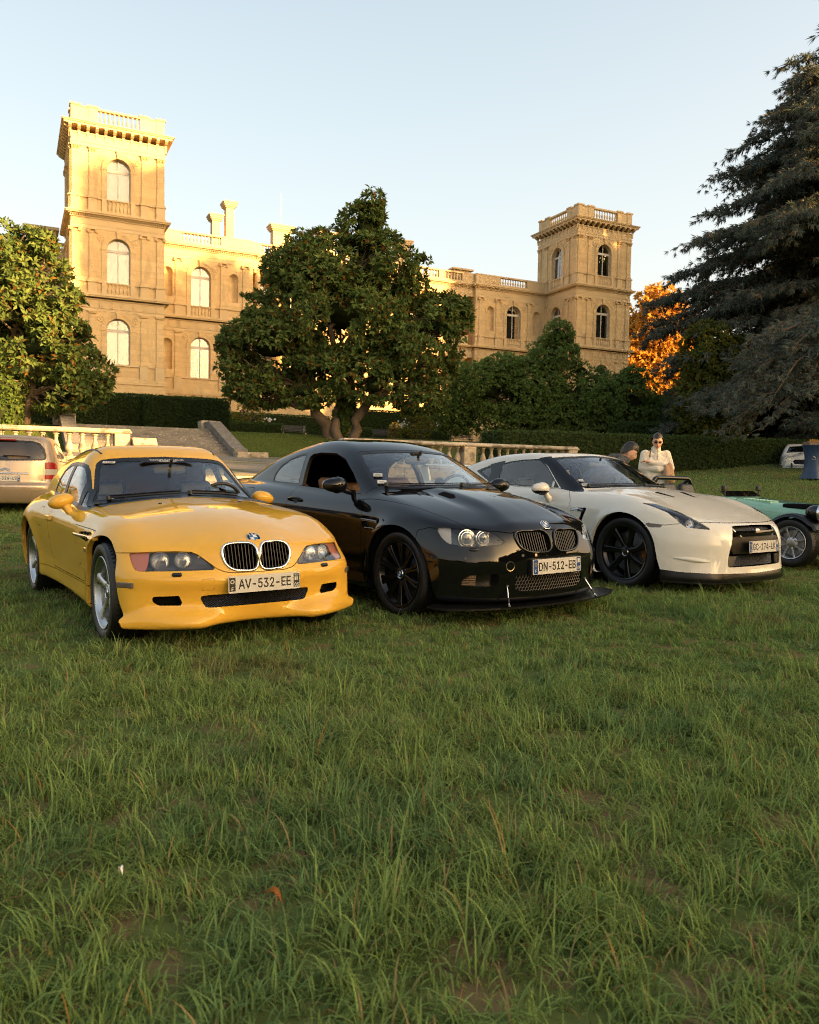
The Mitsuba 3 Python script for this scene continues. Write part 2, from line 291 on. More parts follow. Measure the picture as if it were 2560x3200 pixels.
def blades(P, h, w, r, nseg, lean=.45, seed=0, dirs=None):
    """curved blades rooted at P (n, 3): a narrow strip that tapers to its tip."""
    g = np.random.default_rng(seed); n = len(P); az = g.uniform(0, 2 * PI, n) if dirs is None else dirs + g.normal(0, .5, n)
    ln = np.clip(np.abs(g.normal(lean, .28, n)), .03, 1.35); d = np.stack([np.cos(az), np.sin(az)], 1); sd = np.stack([-np.sin(az + g.normal(0, .7, n)), np.cos(az)], 1); sd /= np.linalg.norm(sd, axis=1, keepdims=True)
    V, UV = [], []
    for k in range(nseg + 1):
        t = k / nseg; bend = ln * t ** 1.3; x = h * np.sin(bend) * t; z = h * np.cos(bend) * t; c = P.copy(); c[:, :2] += d * x[:, None]; c[:, 2] += z
        if k < nseg:
            ww = (w * (1 - t ** 2 * .75) / 2)[:, None]
            for s in (-1, 1): q = c.copy(); q[:, :2] += s * sd * ww; V.append(q); UV.append(np.stack([r, np.full(n, t)], 1))
        else: V.append(c); UV.append(np.stack([r, np.ones(n)], 1))
    m = 2 * nseg + 1; V = np.stack(V, 1).reshape(-1, 3); UV = np.stack(UV, 1).reshape(-1, 2); b = (np.arange(n) * m)[:, None]; F = []
    for k in range(nseg - 1): F += [b + [2 * k, 2 * k + 1, 2 * k + 3], b + [2 * k, 2 * k + 3, 2 * k + 2]]
    F.append(b + [2 * nseg - 2, 2 * nseg - 1, 2 * nseg])
    return V, np.vstack(F), UV
def grass_tile(size, dens, hm, wm, nseg, seed):
    g = np.random.default_rng(seed); n = int(size * size * dens); m = int(n / 13)
    c = g.uniform(-size / 2, size / 2, (m, 2)); cd = g.uniform(0, 2 * PI, m); ch = g.lognormal(0, .36, m); k = g.integers(0, m, n)
    P = np.c_[c[k] + g.normal(0, .024, (n, 2)), np.full(n, -.012)]; h = hm * ch[k] * g.uniform(.45, 1.2, n); low = g.random(n) < .36
    lean = np.where(low, 1.2, .62)
    V, F, UV = blades(P, h, wm * g.uniform(.6, 1.25, n), g.random(n), nseg, lean, seed, cd[k])
    return V, F, UV
def grass():
    g = np.random.default_rng(11); tiles = []; n = 0
    rings = [('near', .60, 7600, .068, .0048, 5, 1.0, 3.7, 6), ('mid', .90, 4200, .066, .0058, 4, 3.7, 8.2, 6), ('far', 1.3, 2100, .060, .008, 2, 8.2, 13.6, 5)]
    for nm, size, dens, hm, wm, nseg, y0, y1, var in rings:
        for v in range(var):
            V, F, UV = grass_tile(size * 1.06, dens * (.9 if v == 0 else 1), hm * (.72, .9, 1.05, 1.25, 1.0, 1.12)[v], wm, nseg, 100 + v + int(size * 100))
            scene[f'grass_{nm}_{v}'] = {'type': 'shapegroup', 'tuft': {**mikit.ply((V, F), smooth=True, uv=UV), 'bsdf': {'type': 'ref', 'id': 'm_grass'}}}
        for y in np.arange(y0 + size / 2, y1 + size / 2, size):
            half = .5 * (y + size) + 1.0 + (1.2 if y > 4 else 0)
            for x in np.arange(-half - g.random() * size, half + size, size):
                if to_sn(x, y)[1] > 20.6: continue
                u = meshkit.noise(np.array([x * .9, y * .9, 5.0])); v = int(np.clip(u * 1.5 - .25 + g.normal(0, .12), 0, .999) * var)
                if meshkit.fbm(np.array([x * 1.1 + 7, y * 1.1, 9.0]), 3) > .66: v = 0
                n += 1; z = float(lawn_z(x, y)); dz = [float(lawn_z(x + .4, y) - lawn_z(x - .4, y)) / .8, float(lawn_z(x, y + .4) - lawn_z(x, y - .4)) / .8]
                A = np.eye(4); A[2, 0], A[2, 1] = dz; A[:3, 3] = [x + g.uniform(-.05, .05), y + g.uniform(-.05, .05), z]
                scene[f'grass__{n:03d}'] = {'type': 'instance', 'group': {'type': 'ref', 'id': f'grass_{nm}_{v}'}, 'to_world': T4(A) @ T4().rotate([0, 0, 1], float(g.integers(0, 4) * 90 + g.uniform(-8, 8))).scale([1, -1 if g.random() < .5 else 1, float(g.uniform(.85, 1.15))])}
    P = []
    for y0, y1, dens in ((13.6, 20, 420), (20, 30, 170), (30, 42, 70)):
        m = int((y1 - y0) * (y1 * 1.15 + 5) * dens); y = g.uniform(y0, y1, m); x = g.uniform(-.5, .62, m) * y * 1.04; s, nn = to_sn(x, y)
        k = (nn < 20.6) | ((s > 15.9) & (nn < 27)); P.append(np.c_[x, y][k])
    P = np.vstack(P); z = np.where(to_sn(P[:, 0], P[:, 1])[1] < 21, lawn_z(P[:, 0], P[:, 1]), ground_z(P[:, 0], P[:, 1])); d = P[:, 1]
    V, F, UV = blades(np.c_[P, z - .01], .065 * g.lognormal(0, .3, len(P)), .006 * d / 9 * g.uniform(.7, 1.3, len(P)), g.random(len(P)) * .97, 2, .5, 3)
    scene['grass__000'] = {**mikit.ply((V, F), smooth=True, uv=UV), 'bsdf': {'type': 'ref', 'id': 'm_grass'}}
    # short turf on the bank behind the path
    m = 26000; s = g.uniform(-6, 15.8, m); nn = g.uniform(33.2, 46, m); q = sn(s, nn); k = ~((s > 1.4) & (s < 8.8) & (nn < 38.6)); q, s, nn = q[k], s[k], nn[k]
    V, F, UV = blades(np.c_[q, terrace_z(s, nn) - .01], .05 * g.lognormal(0, .3, len(q)), .03 * g.uniform(.6, 1.3, len(q)), g.random(len(q)) * .96, 1, .5, 4)
    scene['grass__999'] = {**mikit.ply((V, F), smooth=True, uv=UV), 'bsdf': {'type': 'ref', 'id': 'm_grass'}}
    labels['grass'] = {'label': 'long uneven lawn grass with straw-coloured blades around and in front of the cars', 'category': 'grass', 'kind': 'stuff'}
grass()
g = np.random.default_rng(5)
scene['m_dead_leaf'] = {'type': 'principledthin', 'base_color': rgb(.30, .11, .03), 'roughness': .6, 'diff_trans': .4}
scene['m_petal'] = two({'type': 'diffuse', 'reflectance': rgb(.75, .73, .68)})
for x, y, key, lab, ct in ((-.30, 1.86, 'm_dead_leaf', 'curled orange fallen leaf in the foreground grass', 'fallen leaf'), (-.69, 1.96, 'm_petal', 'single white petal lying in the foreground grass at left', 'petal'), (1.92, 2.75, 'm_dead_leaf', 'dry orange leaf in the grass near the right edge', 'fallen leaf')):
    k = key_for('fallen_leaf' if 'leaf' in ct else 'petal'); t = np.linspace(0, 1, 7); w = .009 * np.sin(PI * t) * (1 if 'leaf' in ct else .55); L = .055 if 'leaf' in ct else .016
    V = np.vstack([np.c_[(t - .5) * L, w, .055 + .02 * np.sin(3 * t) + .25 * w], np.c_[(t - .5) * L, -w, .055 + .02 * np.sin(3 * t) + .25 * w], np.c_[(t - .5) * L, 0 * w, .05 + .02 * np.sin(3 * t)]]); i = np.arange(6)
    F = np.vstack([np.stack([i, i + 1, i + 15], 1), np.stack([i, i + 15, i + 14], 1), np.stack([i + 7, i + 15, i + 8], 1), np.stack([i + 7, i + 14, i + 15], 1)])
    labels[k] = {'label': lab, 'category': ct}; put(k, tm(V, F), key, M=T4().translate([x, y, 0]).rotate([0, 0, 1], float(g.uniform(0, 360))).rotate([0, 1, 0], 25.0), smooth=True) if False else None
    d = {**mikit.ply(tm(V, F), smooth=True), 'bsdf': {'type': 'ref', 'id': key}, 'to_world': T4().translate([x, y, 0.01]).rotate([0, 0, 1], float(g.uniform(0, 180)))}; scene[k] = d
# ---------------------------------------------------------------- garden stonework: retaining wall, balustrades, steps
def f_oldstone(p, n, uv):
    a = fbm(p.x * 2.5, p.y * 2.5, p.z * 2.5, 4); b = fbm(p.x * 14, p.y * 14, p.z * 14, 3); c = fbm(p.x * 5 + 9, p.y * 5, p.z * 6, 3)
    k = mix(mi.Color3f(.30, .25, .18), mi.Color3f(.50, .43, .33), a); k = mix(k, mi.Color3f(.12, .105, .085), smoothstep(.50, .72, c) * .75)
    return mix(k, mi.Color3f(.58, .56, .50), smoothstep(.66, .74, b) * .7)
def f_step(p, n, uv):
    a = fbm(p.x * 3, p.y * 3, p.z * 3, 4); b = fbm(p.x * 16, p.y * 16, p.z * 16, 3)
    k = mix(mi.Color3f(.13, .12, .105), mi.Color3f(.27, .25, .22), a); return mix(k, mi.Color3f(.46, .44, .40), smoothstep(.64, .74, b) * .7)
scene['m_oldstone'] = {'type': 'bumpmap', 'nested': {'type': 'diffuse', 'reflectance': proc(f_oldstone)}, 'tex': proc(lambda p, n, uv: .006 * fbm(p.x * 22, p.y * 22, p.z * 22, 3), .004)}
scene['m_oldstone'] = two(scene['m_oldstone']); scene['m_step'] = two({'type': 'diffuse', 'reflectance': proc(f_step)})
ME = T4().rotate([0, 0, 1], math.degrees(TH))     # local x = s, y = n
BAL = lathe([(0, 0), (.085, 0), (.085, .045), (.06, .055), (.052, .08), (.062, .11), (.085, .17), (.092, .22), (.082, .28), (.055, .35), (.040, .42), (.038, .46), (.050, .475), (.050, .495), (.042, .505), (.046, .53), (.078, .545), (.078, .60), (0, .60)], 20)
BALD = mikit.ply(BAL, smooth=40)
def balustrade(s0, s1, piers, label, wall_lab, zw=1.30):
    n0, n1 = 20.66, 20.98
    k = thing('balustrade', label, 'balustrade')
    put('plinth', bevbox(s0, s1, n0 - .02, n1 + .02, zw, zw + .10, .012), 'm_oldstone', k, ME)
    put('rail', fix_hull([(s0 - .04, n0 - .06, 2.0), (s1 + .04, n0 - .06, 2.0), (s0 - .04, n1 + .06, 2.0), (s1 + .04, n1 + .06, 2.0), (s0 - .04, n0 - .03, 1.965), (s1 + .04, n1 + .03, 1.965), (s0 - .04, n1 + .03, 1.965), (s1 + .04, n0 - .03, 1.965), (s0, n0 + .02, 2.075), (s1, n0 + .02, 2.075), (s0, n1 - .02, 2.075), (s1, n1 - .02, 2.075)]), 'm_oldstone', k, ME)
    for a, b in piers: put('pier', bevbox(a, b, n0 - .03, n1 + .03, zw + .10, 1.966, .012), 'm_oldstone', k, ME)
    pts = np.arange(s0 + .16, s1 - .1, .285)
    for s in pts:
        if any(a - .1 < s < b + .1 for a, b in piers): continue
        put('baluster', {**BALD}, 'm_oldstone', k, ME @ T4().translate([float(s), 20.82, zw + .10]).scale([1, 1, (.566) / .60]))
    w = thing('retaining_wall', wall_lab, 'wall'); put('core', box(s0, s1, n0 + .03, n1 - .005, -.4, zw - .004), 'm_oldstone', w, ME)
    gg = np.random.default_rng(int(abs(s0) * 7)); z = -.15
    for h in (.30, .28, .31, .28, .28):
        s = s0 - gg.uniform(0, .4)
        while s < s1:
            L = gg.uniform(.55, .95); a, b = max(s, s0), min(s + L - .012, s1)
            if b - a > .08: put('stone', bevbox(a, b, n0 - .01 - gg.uniform(0, .012), n0 + .05, z, min(z + h - .012, zw), .010), 'm_oldstone', w, ME)
            s += L
        z += h
def fix_hull(p): return hull(p)
balustrade(-7.5, 2.55, [(-4.2, -3.8), (2.2, 2.55)], 'weathered stone balustrade behind the tan van, ending at the garden steps', 'coursed stone retaining wall under the balustrade behind the tan van')
balustrade(8.05, 15.8, [(8.05, 8.4), (11.75, 12.15), (15.45, 15.8)], 'lichen-spotted stone balustrade behind the black and white coupes', 'low stone retaining wall hidden behind the white coupe')
def cheek(k, s0, s1, prof, name='cheek_wall'): put(name, prism(prof, s0, s1, 'yzx'), 'm_step' if k.startswith('garden') else 'm_oldstone', k, ME)
st = thing('garden_steps', 'wide worn stone steps climbing from the gravel path to the palace terrace', 'steps')
for i in range(9):
    z = 1.70 + i * .15; put('step', bevbox(2.35, 8.0, 32.9 + i * .52, 38.2, z, z + .146, .012), 'm_step', st, ME)
cheek(st, 8.0, 8.55, [(32.6, 1.5), (33.4, 1.5), (38.1, 3.0), (38.6, 3.0), (38.6, 3.42), (37.4, 3.42), (33.2, 2.15), (32.6, 2.05)]); cheek(st, 1.8, 2.35, [(32.6, 1.5), (33.4, 1.5), (38.1, 3.0), (38.6, 3.0), (38.6, 3.42), (37.4, 3.42), (33.2, 2.15), (32.6, 2.05)])
put('end_block', bevbox(7.95, 9.2, 31.9, 32.6, 1.5, 1.93, .02), 'm_oldstone', st, ME); put('pedestal', bevbox(1.6, 2.5, 38.3, 39.1, 2.9, 3.55, .03), 'm_oldstone', st, ME); put('pedestal', bevbox(7.85, 8.75, 38.3, 39.1, 2.9, 3.5, .03), 'm_oldstone', st, ME)
lo = thing('lawn_steps', 'low stone steps from the lawn up to the gravel path, between yellow and black coupes', 'steps')
for i in range(5): put('step', bevbox(3.15, 7.45, 18.9 + i * .42, 21.1, .18 + i * .165, .18 + (i + 1) * .165 - .004, .012), 'm_oldstone', lo, ME)
for a, b in ((2.6, 3.15), (7.45, 8.0)): cheek(lo, a, b, [(18.6, -.1), (21.0, -.1), (21.0, 1.88), (20.62, 1.88), (18.9, .72), (18.6, .72)])
def bench(s, n, L, label):
    k = thing('park_bench', label, 'bench', None); z = float(terrace_z(s, n)); M = ME @ T4().translate([s, n, z]).rotate([0, 0, 1], 0.0)
    for i in range(4): put('seat_slat', bevbox(-L / 2, L / 2, -.24 + i * .115, -.15 + i * .115, .43, .46, .005), 'm_slat', k, M)
    for i in range(4): put('back_slat', bevbox(-L / 2, L / 2, .24 + i * .018, .265 + i * .018, .54 + i * .105, .62 + i * .105, .004), 'm_slat', k, M)
    for x in (-L / 2 + .2, L / 2 - .2): put('leg', cat(box(x - .03, x + .03, -.22, -.16, 0, .43), box(x - .03, x + .03, .2, .26, 0, .95), box(x - .03, x + .03, -.22, .26, .39, .43)), 'dark_metal', k, M)
scene['m_slat'] = rp(.4, .10, .095, .095)
def at_px(u, v, n):  # ground place on the plane n = const seen in direction u (pixels of the 2560 wide frame)
    t = (u - 1280) / 2560; d = n / (-UY * t + UX); return to_sn(t * d, d)[0]
for u, lab in ((915, 'dark slatted bench left of the big magnolia trunk, beside a clipped hedge'), (1190, 'grey slatted bench just right of the big magnolia trunk'), (1438, 'dark slatted bench on the terrace right of the longest clipped hedge')): bench(at_px(u, 0, 58), 58, 2.1, lab)
# ---------------------------------------------------------------- the palace (local frame: X along the front, Y into the building, Z up)
def f_stone(p, n, uv):
    s = p.x * UX + p.y * UY; nn = -p.x * UY + p.y * UX; u = dr.select(dr.abs(n.x * UX + n.y * UY) > .7, nn, s)
    row = dr.floor(p.z / .52); r = cell_rand(row, dr.floor((u + row * .63) / 1.25), 3); a = fbm(u * .35, p.z * .5, row, 3); b = fbm(u * 3, p.z * 9, 1, 3)
    k = mix(mi.Color3f(.52, .375, .20), mi.Color3f(.64, .48, .27), a * .5 + r * .5); k = k * (.90 + .2 * b)
    jz = dr.abs(p.z / .52 - dr.round(p.z / .52)) * .52; k = k * (1 - .22 * (1 - smoothstep(.006, .02, jz)))
    stain = smoothstep(.58, .75, fbm(u * 1.3, p.z * .35, 7, 4)); return mix(k, mi.Color3f(.30, .25, .17), stain * .35)
def f_cornice(p, n, uv):
    s = p.x * UX + p.y * UY; a = fbm(s * .8, p.z * 1.5, p.y * .3, 4); k = mix(mi.Color3f(.50, .38, .22), mi.Color3f(.60, .47, .29), a)
    return mix(k, mi.Color3f(.17, .155, .12), smoothstep(.2, .9, n.z) * smoothstep(.42, .62, fbm(s * 2.2, p.y * 2.2, p.z, 3)) * .8)
scene['m_stone'] = two({'type': 'diffuse', 'reflectance': proc(f_stone)}); scene['m_cornice'] = two({'type': 'diffuse', 'reflectance': proc(f_cornice)})
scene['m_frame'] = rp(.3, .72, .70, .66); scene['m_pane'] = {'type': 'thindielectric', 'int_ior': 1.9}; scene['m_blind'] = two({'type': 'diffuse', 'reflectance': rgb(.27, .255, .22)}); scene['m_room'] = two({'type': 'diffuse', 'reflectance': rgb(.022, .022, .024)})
scene['m_zinc'] = rp(.4, .22, .22, .22); scene['m_niche_art'] = two({'type': 'diffuse', 'reflectance': rgb(.30, .23, .16)})
_t0 = (222 - 1280) / 2560; PS, PN = 4.8346, 80.4764
MP = T4().rotate([0, 0, 1], math.degrees(TH)) @ T4().translate([PS, PN, 0])
PAL = thing('palace', 'pale gold stone palace with a balustraded roofline and two square corner towers', 'palace')
def face_M(x, y, deg): return MP @ T4().translate([x, y, 0]).rotate([0, 0, 1], deg)
def arch_poly(cx, hw, z0, z1, n=14):
    zs = z1 - hw; a = np.linspace(0, PI, n); return Polygon([(cx - hw, z0), (cx + hw, z0)] + [(cx + hw * math.cos(t), zs + hw * math.sin(t)) for t in a])
def pal(name, m, key, M, **k): return put(name, m, key, PAL, M, **k)
def window(M, cx, hw, z0, z1, blind=0.0, depth=.42):
    k = PAL + '__window'; i = 0
    while any(q.startswith(k + '__') for q in scene): i += 1; k = f'{PAL}__window_{i:03d}'
    zs = z1 - hw; fr = arch_poly(cx, hw, z0, z1).difference(Polygon()); w = .085; op = []
    for sx in (-1, 1):
        x0, x1 = sorted((cx + sx * .045, cx + sx * (hw - w))); op.append(Polygon([(x0, z0 + .1), (x1, z0 + .1), (x1, zs - .16), (x0, zs - .16)]))
        op.append(arch_poly(cx, hw - w, zs - .3, z1 - w).intersection(Polygon([(x0, zs + .10), (x1, zs + .10), (x1, z1), (x0, z1)])))
    g = fr
    for o in op: g = g.difference(o)
    put('frame', prism(g, depth - .06, depth + .02, 'xzy'), 'm_frame', k, M)
    for o in op: put('pane', tm(*_flat(o, depth - .01)), 'm_pane', k, M)
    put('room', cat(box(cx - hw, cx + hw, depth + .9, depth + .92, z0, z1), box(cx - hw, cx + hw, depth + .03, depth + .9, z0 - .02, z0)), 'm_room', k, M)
    if blind: put('blind', box(cx - hw, cx + hw, depth + .07, depth + .08, z1 - (z1 - z0) * blind, z1), 'm_blind', k, M)
def _flat(g, y):
    m = trimesh.creation.triangulate_polygon(g, engine='earcut'); return np.c_[m[0][:, 0], np.full(len(m[0]), y), m[0][:, 1]], m[1]
def ring(cx, zs, r0, r1, y0, y1, a0=0, a1=PI, n=18):
    a = np.linspace(a0, a1, n); return prism(Polygon([(cx + r1 * math.cos(t), zs + r1 * math.sin(t)) for t in a] + [(cx + r0 * math.cos(t), zs + r0 * math.sin(t)) for t in a[::-1]]), y0, y1, 'xzy')
def surround(M, cx, hw, z0, z1, ent):
    zs = z1 - hw; m = [ring(cx, zs, hw + .02, hw + .42, -.07, .02), ring(cx, zs, hw + .36, hw + .46, -.11, .0), hull([(cx + d, y, z) for z, w in ((z1 - .02, .13), (ent, .22)) for d in (-w, w) for y in (-.2, .0)])]
    for sx in (-1, 1): x0, x1 = sorted((cx + sx * (hw + .02), cx + sx * (hw + .44))); m += [box(x0, x1, -.06, .01, z0, zs - .12), box(x0 - .04, x1 + .04, -.11, .01, zs - .12, zs + .02)]
    pal('window_surround', cat(m), 'm_stone', M)
    for sx in (-1, 1):
        c = (cx + sx * (hw + .50), zs + hw * .92); pal('roundel', cat(xf(lathe([(0, -.05), (.10, -.05), (.12, -.02), (.20, -.02), (.22, -.06), (.28, -.06), (.30, .01)], 20, 'y'), trimesh.transformations.translation_matrix([c[0], 0, c[1]]))), 'm_stone', M, smooth=30)
def pilaster(M, cx, w, z0, z1, order, y=-.10):
    m = [box(cx - w / 2, cx + w / 2, y, .01, z0 + .28, z1 - .36), box(cx - w / 2 - .08, cx + w / 2 + .08, y - .09, .01, z0, z0 + .14), box(cx - w / 2 - .045, cx + w / 2 + .045, y - .055, .01, z0 + .14, z0 + .28)]
    if order == 'ionic':
        m += [box(cx - w / 2 - .13, cx + w / 2 + .13, y - .12, .01, z1 - .09, z1), box(cx - w / 2 - .04, cx + w / 2 + .04, y - .06, .01, z1 - .36, z1 - .26)]
        for sx in (-1, 1): m.append(xf(lathe([(0, -.14 + y), (.05, -.16 + y), (.07, -.13 + y), (.14, -.13 + y), (.15, -.1 + y), (.15, .0)], 14, 'y'), trimesh.transformations.translation_matrix([cx + sx * (w / 2 + .05), 0, z1 - .23])))
    elif order == 'corinthian':
        m += [box(cx - w / 2 - .14, cx + w / 2 + .14, y - .13, .01, z1 - .09, z1)]
        for r, (zz, n) in enumerate(((z1 - .42, 3), (z1 - .24, 4))):
            for i in range(n):
                x = cx + (i - (n - 1) / 2) * (w + .12) / n; m.append(hull([(x - .08, y - .02, zz), (x + .08, y - .02, zz), (x - .06, y - .15, zz + .16), (x + .06, y - .15, zz + .16), (x, y - .10, zz + .20), (x, .0, zz + .1)]))
    else: m += [box(cx - w / 2 - .10, cx + w / 2 + .10, y - .09, .01, z1 - .12, z1), box(cx - w / 2 - .05, cx + w / 2 + .05, y - .05, .01, z1 - .24, z1 - .12)]
    pal('pilaster', cat(m), 'm_stone', M)
PBAL = mikit.ply(xf(BAL, np.diag([1.35, 1.35, 1, 1])), smooth=40)
def balusters(M, x0, x1, z0, h, y, step=.34, sc=1.0):
    n = max(2, int((x1 - x0) / step))
    for i in range(n): pal('baluster', {**PBAL}, 'm_cornice', M @ T4().translate([x0 + (i + .5) * (x1 - x0) / n, y, z0]).scale([sc, sc, h / .60]))
def pedestal_course(M, L, zb, zt, bays, pil):
    """the band under a storey's windows: sill moulding, pedestals below the pilasters and a blind balustrade below each window."""
    pal('sill_course', cat(box(-.12, L + .12, -.13, .02, zt - .10, zt), box(-.18, L + .18, -.22, .02, zb - .02, zb + .18)), 'm_cornice', M)
    for cx, w in pil: pal('pedestal', cat(box(cx - w / 2 - .09, cx + w / 2 + .09, -.19, .01, zb + .18, zt - .10), box(cx - w / 2 - .17, cx + w / 2 + .17, -.28, .01, zt - .10, zt + .03), box(cx - w / 2 - .15, cx + w / 2 + .15, -.25, .01, zb, zb + .22)), 'm_cornice', M)
    for cx, hw in bays:
        balusters(M, cx - hw, cx + hw, zb + .18, zt - zb - .28, -.03, .33, .8)
        for sx in (-1, 1): c = cx + sx * (hw + .22); pal('pedestal', box(c - .2, c + .2, -.14, .01, zb + .18, zt - .10), 'm_cornice', M)
def cornice_box(x0, x1, y0, y1, z, steps): return cat([box(x0 - o, x1 + o, y0 - o, y1 + o, z + a, z + b) for o, a, b in steps])
def entab(M, x0, x1, y0, y1, z0, z1, kind):
    """architrave, frieze and cornice as boxes that wrap the block from z0 to z1."""
    h = z1 - z0
    if kind == 'top': st = [(.05, 0, .30), (.09, .30, .40), (.02, .40, h - .86), (.10, h - .90, h - .80), (.62, h - .34, h - .16), (.72, h - .16, h - .06), (.80, h - .06, h)]
    elif kind == 'mid': st = [(.04, 0, .34), (.08, .34, .42), (.02, .42, h - .50), (.12, h - .50, h - .40), (.26, h - .30, h - .22), (.46, h - .22, h - .10), (.54, h - .10, h)]
    else: st = [(.04, 0, .26), (.10, .26, .34), (.03, .34, h - .42), (.14, h - .42, h - .34), (.46, h - .22, h - .10), (.54, h - .10, h)]
    pal('cornice', cornice_box(x0, x1, y0, y1, z0, st), 'm_cornice', M)
    if kind == 'mid': pal('dentil_course', cat([box(x, x + .10, y0 - .22, y0, z1 - .40, z1 - .30) for x in np.arange(x0 - .1, x1 + .1, .19)]), 'm_cornice', M, kind='stuff')
    if kind == 'low':
        for x in np.arange(x0 + .35, x1 - .2, .98): pal('triglyph', cat([box(x + i * .13, x + i * .13 + .09, y0 - .075, y0 - .02, z0 + .36, z1 - .44) for i in range(3)]), 'm_cornice', M)
def modillions(M, L, z, n):
    for i in range(n):
        x = -.1 + (L + .2) * i / (n - 1); m = cat(hull([(x + d, y, zz) for d in (-.13, .13) for y, zz in ((.0, z), (-.60, z), (-.58, z - .14), (-.30, z - .30), (-.08, z - .36), (0, z - .36))]), hull([(x + d, y, zz) for d in (-.10, .10) for y, zz in ((0, z - .36), (-.14, z - .36), (-.05, z - 1.0), (0, z - 1.05))]))
        pal('modillion', m, 'm_cornice', M)
LV = dict(base=4.2, plinth=9.65, s1=10.96, w1=15.17, e1=15.72, c1=17.15, b2=17.58, s2=18.38, w2=22.42, e2=23.07, c2=24.5, b3=25.05, s3=25.87, w3=29.64, e3=30.33, c3=32.3, top=34.0)
def wall_face(M, x0, x1, z0, z1, holes, th=.5):
    g = Polygon([(x0, z0), (x1, z0), (x1, z1), (x0, z1)])
    for h in holes: g = g.difference(h)
    pal('wall', prism(g, 0, th, 'xzy'), 'm_stone', M)
def storey(M, L, z0, z1, zs, zt, wins, niches, pils, order, ent, blind, sill_lo=None):
    holes = [arch_poly(c, hw, zs, zt) for c, hw in wins] + [arch_poly(c, hw, zs + .75, zt - .35) for c, hw in niches]
    wall_face(M, 0, L, z0, z1, holes)
    for i, (c, hw) in enumerate(wins): window(M, c, hw, zs, zt, blind[i % len(blind)] if blind else 0); surround(M, c, hw, zs, zt, ent)
    for c, hw in niches:
        a = np.linspace(PI, 2 * PI, 12); zc = zt - .35 - hw; z0n = zs + .75; V, F = [], []
        rows = [(z0n, 1.0), (zc, 1.0)] + [(zc + hw * math.sin(t), math.cos(t)) for t in np.linspace(.2, PI / 2, 6)]
        for z, s in rows: V += [(c + hw * s * math.cos(t), .03 - .55 * s * math.sin(t) * 1.0 if False else .02 - .5 * s * math.sin(t), z) for t in a]
        for i in range(len(rows) - 1):
            for j in range(11): q = i * 12 + j; F += [(q, q + 1, q + 13), (q, q + 13, q + 12)]
        pal('niche', tm(V, F), 'm_stone', M, smooth=60); pal('niche_surround', cat(ring(c, zc, hw + .02, hw + .24, -.05, .02), box(c - hw - .26, c - hw - .02, -.06, .01, zc - .12, zc + .01), box(c + hw + .02, c + hw + .26, -.06, .01, zc - .12, zc + .01)), 'm_stone', M)
    for c, w in pils: pilaster(M, c, w, zs - .0 if sill_lo is None else sill_lo, ent, order)
    cuts = [(zs + (zt - zs) * f) for f in (.28, .62)]
    for z in cuts:
        for c, hw in wins:
            for sx in (-1, 1): x = c + sx * (hw + .78); pal('panel_line', box(x - .30, x + .30, -.012, .01, z, z + .05), 'm_cornice', M)
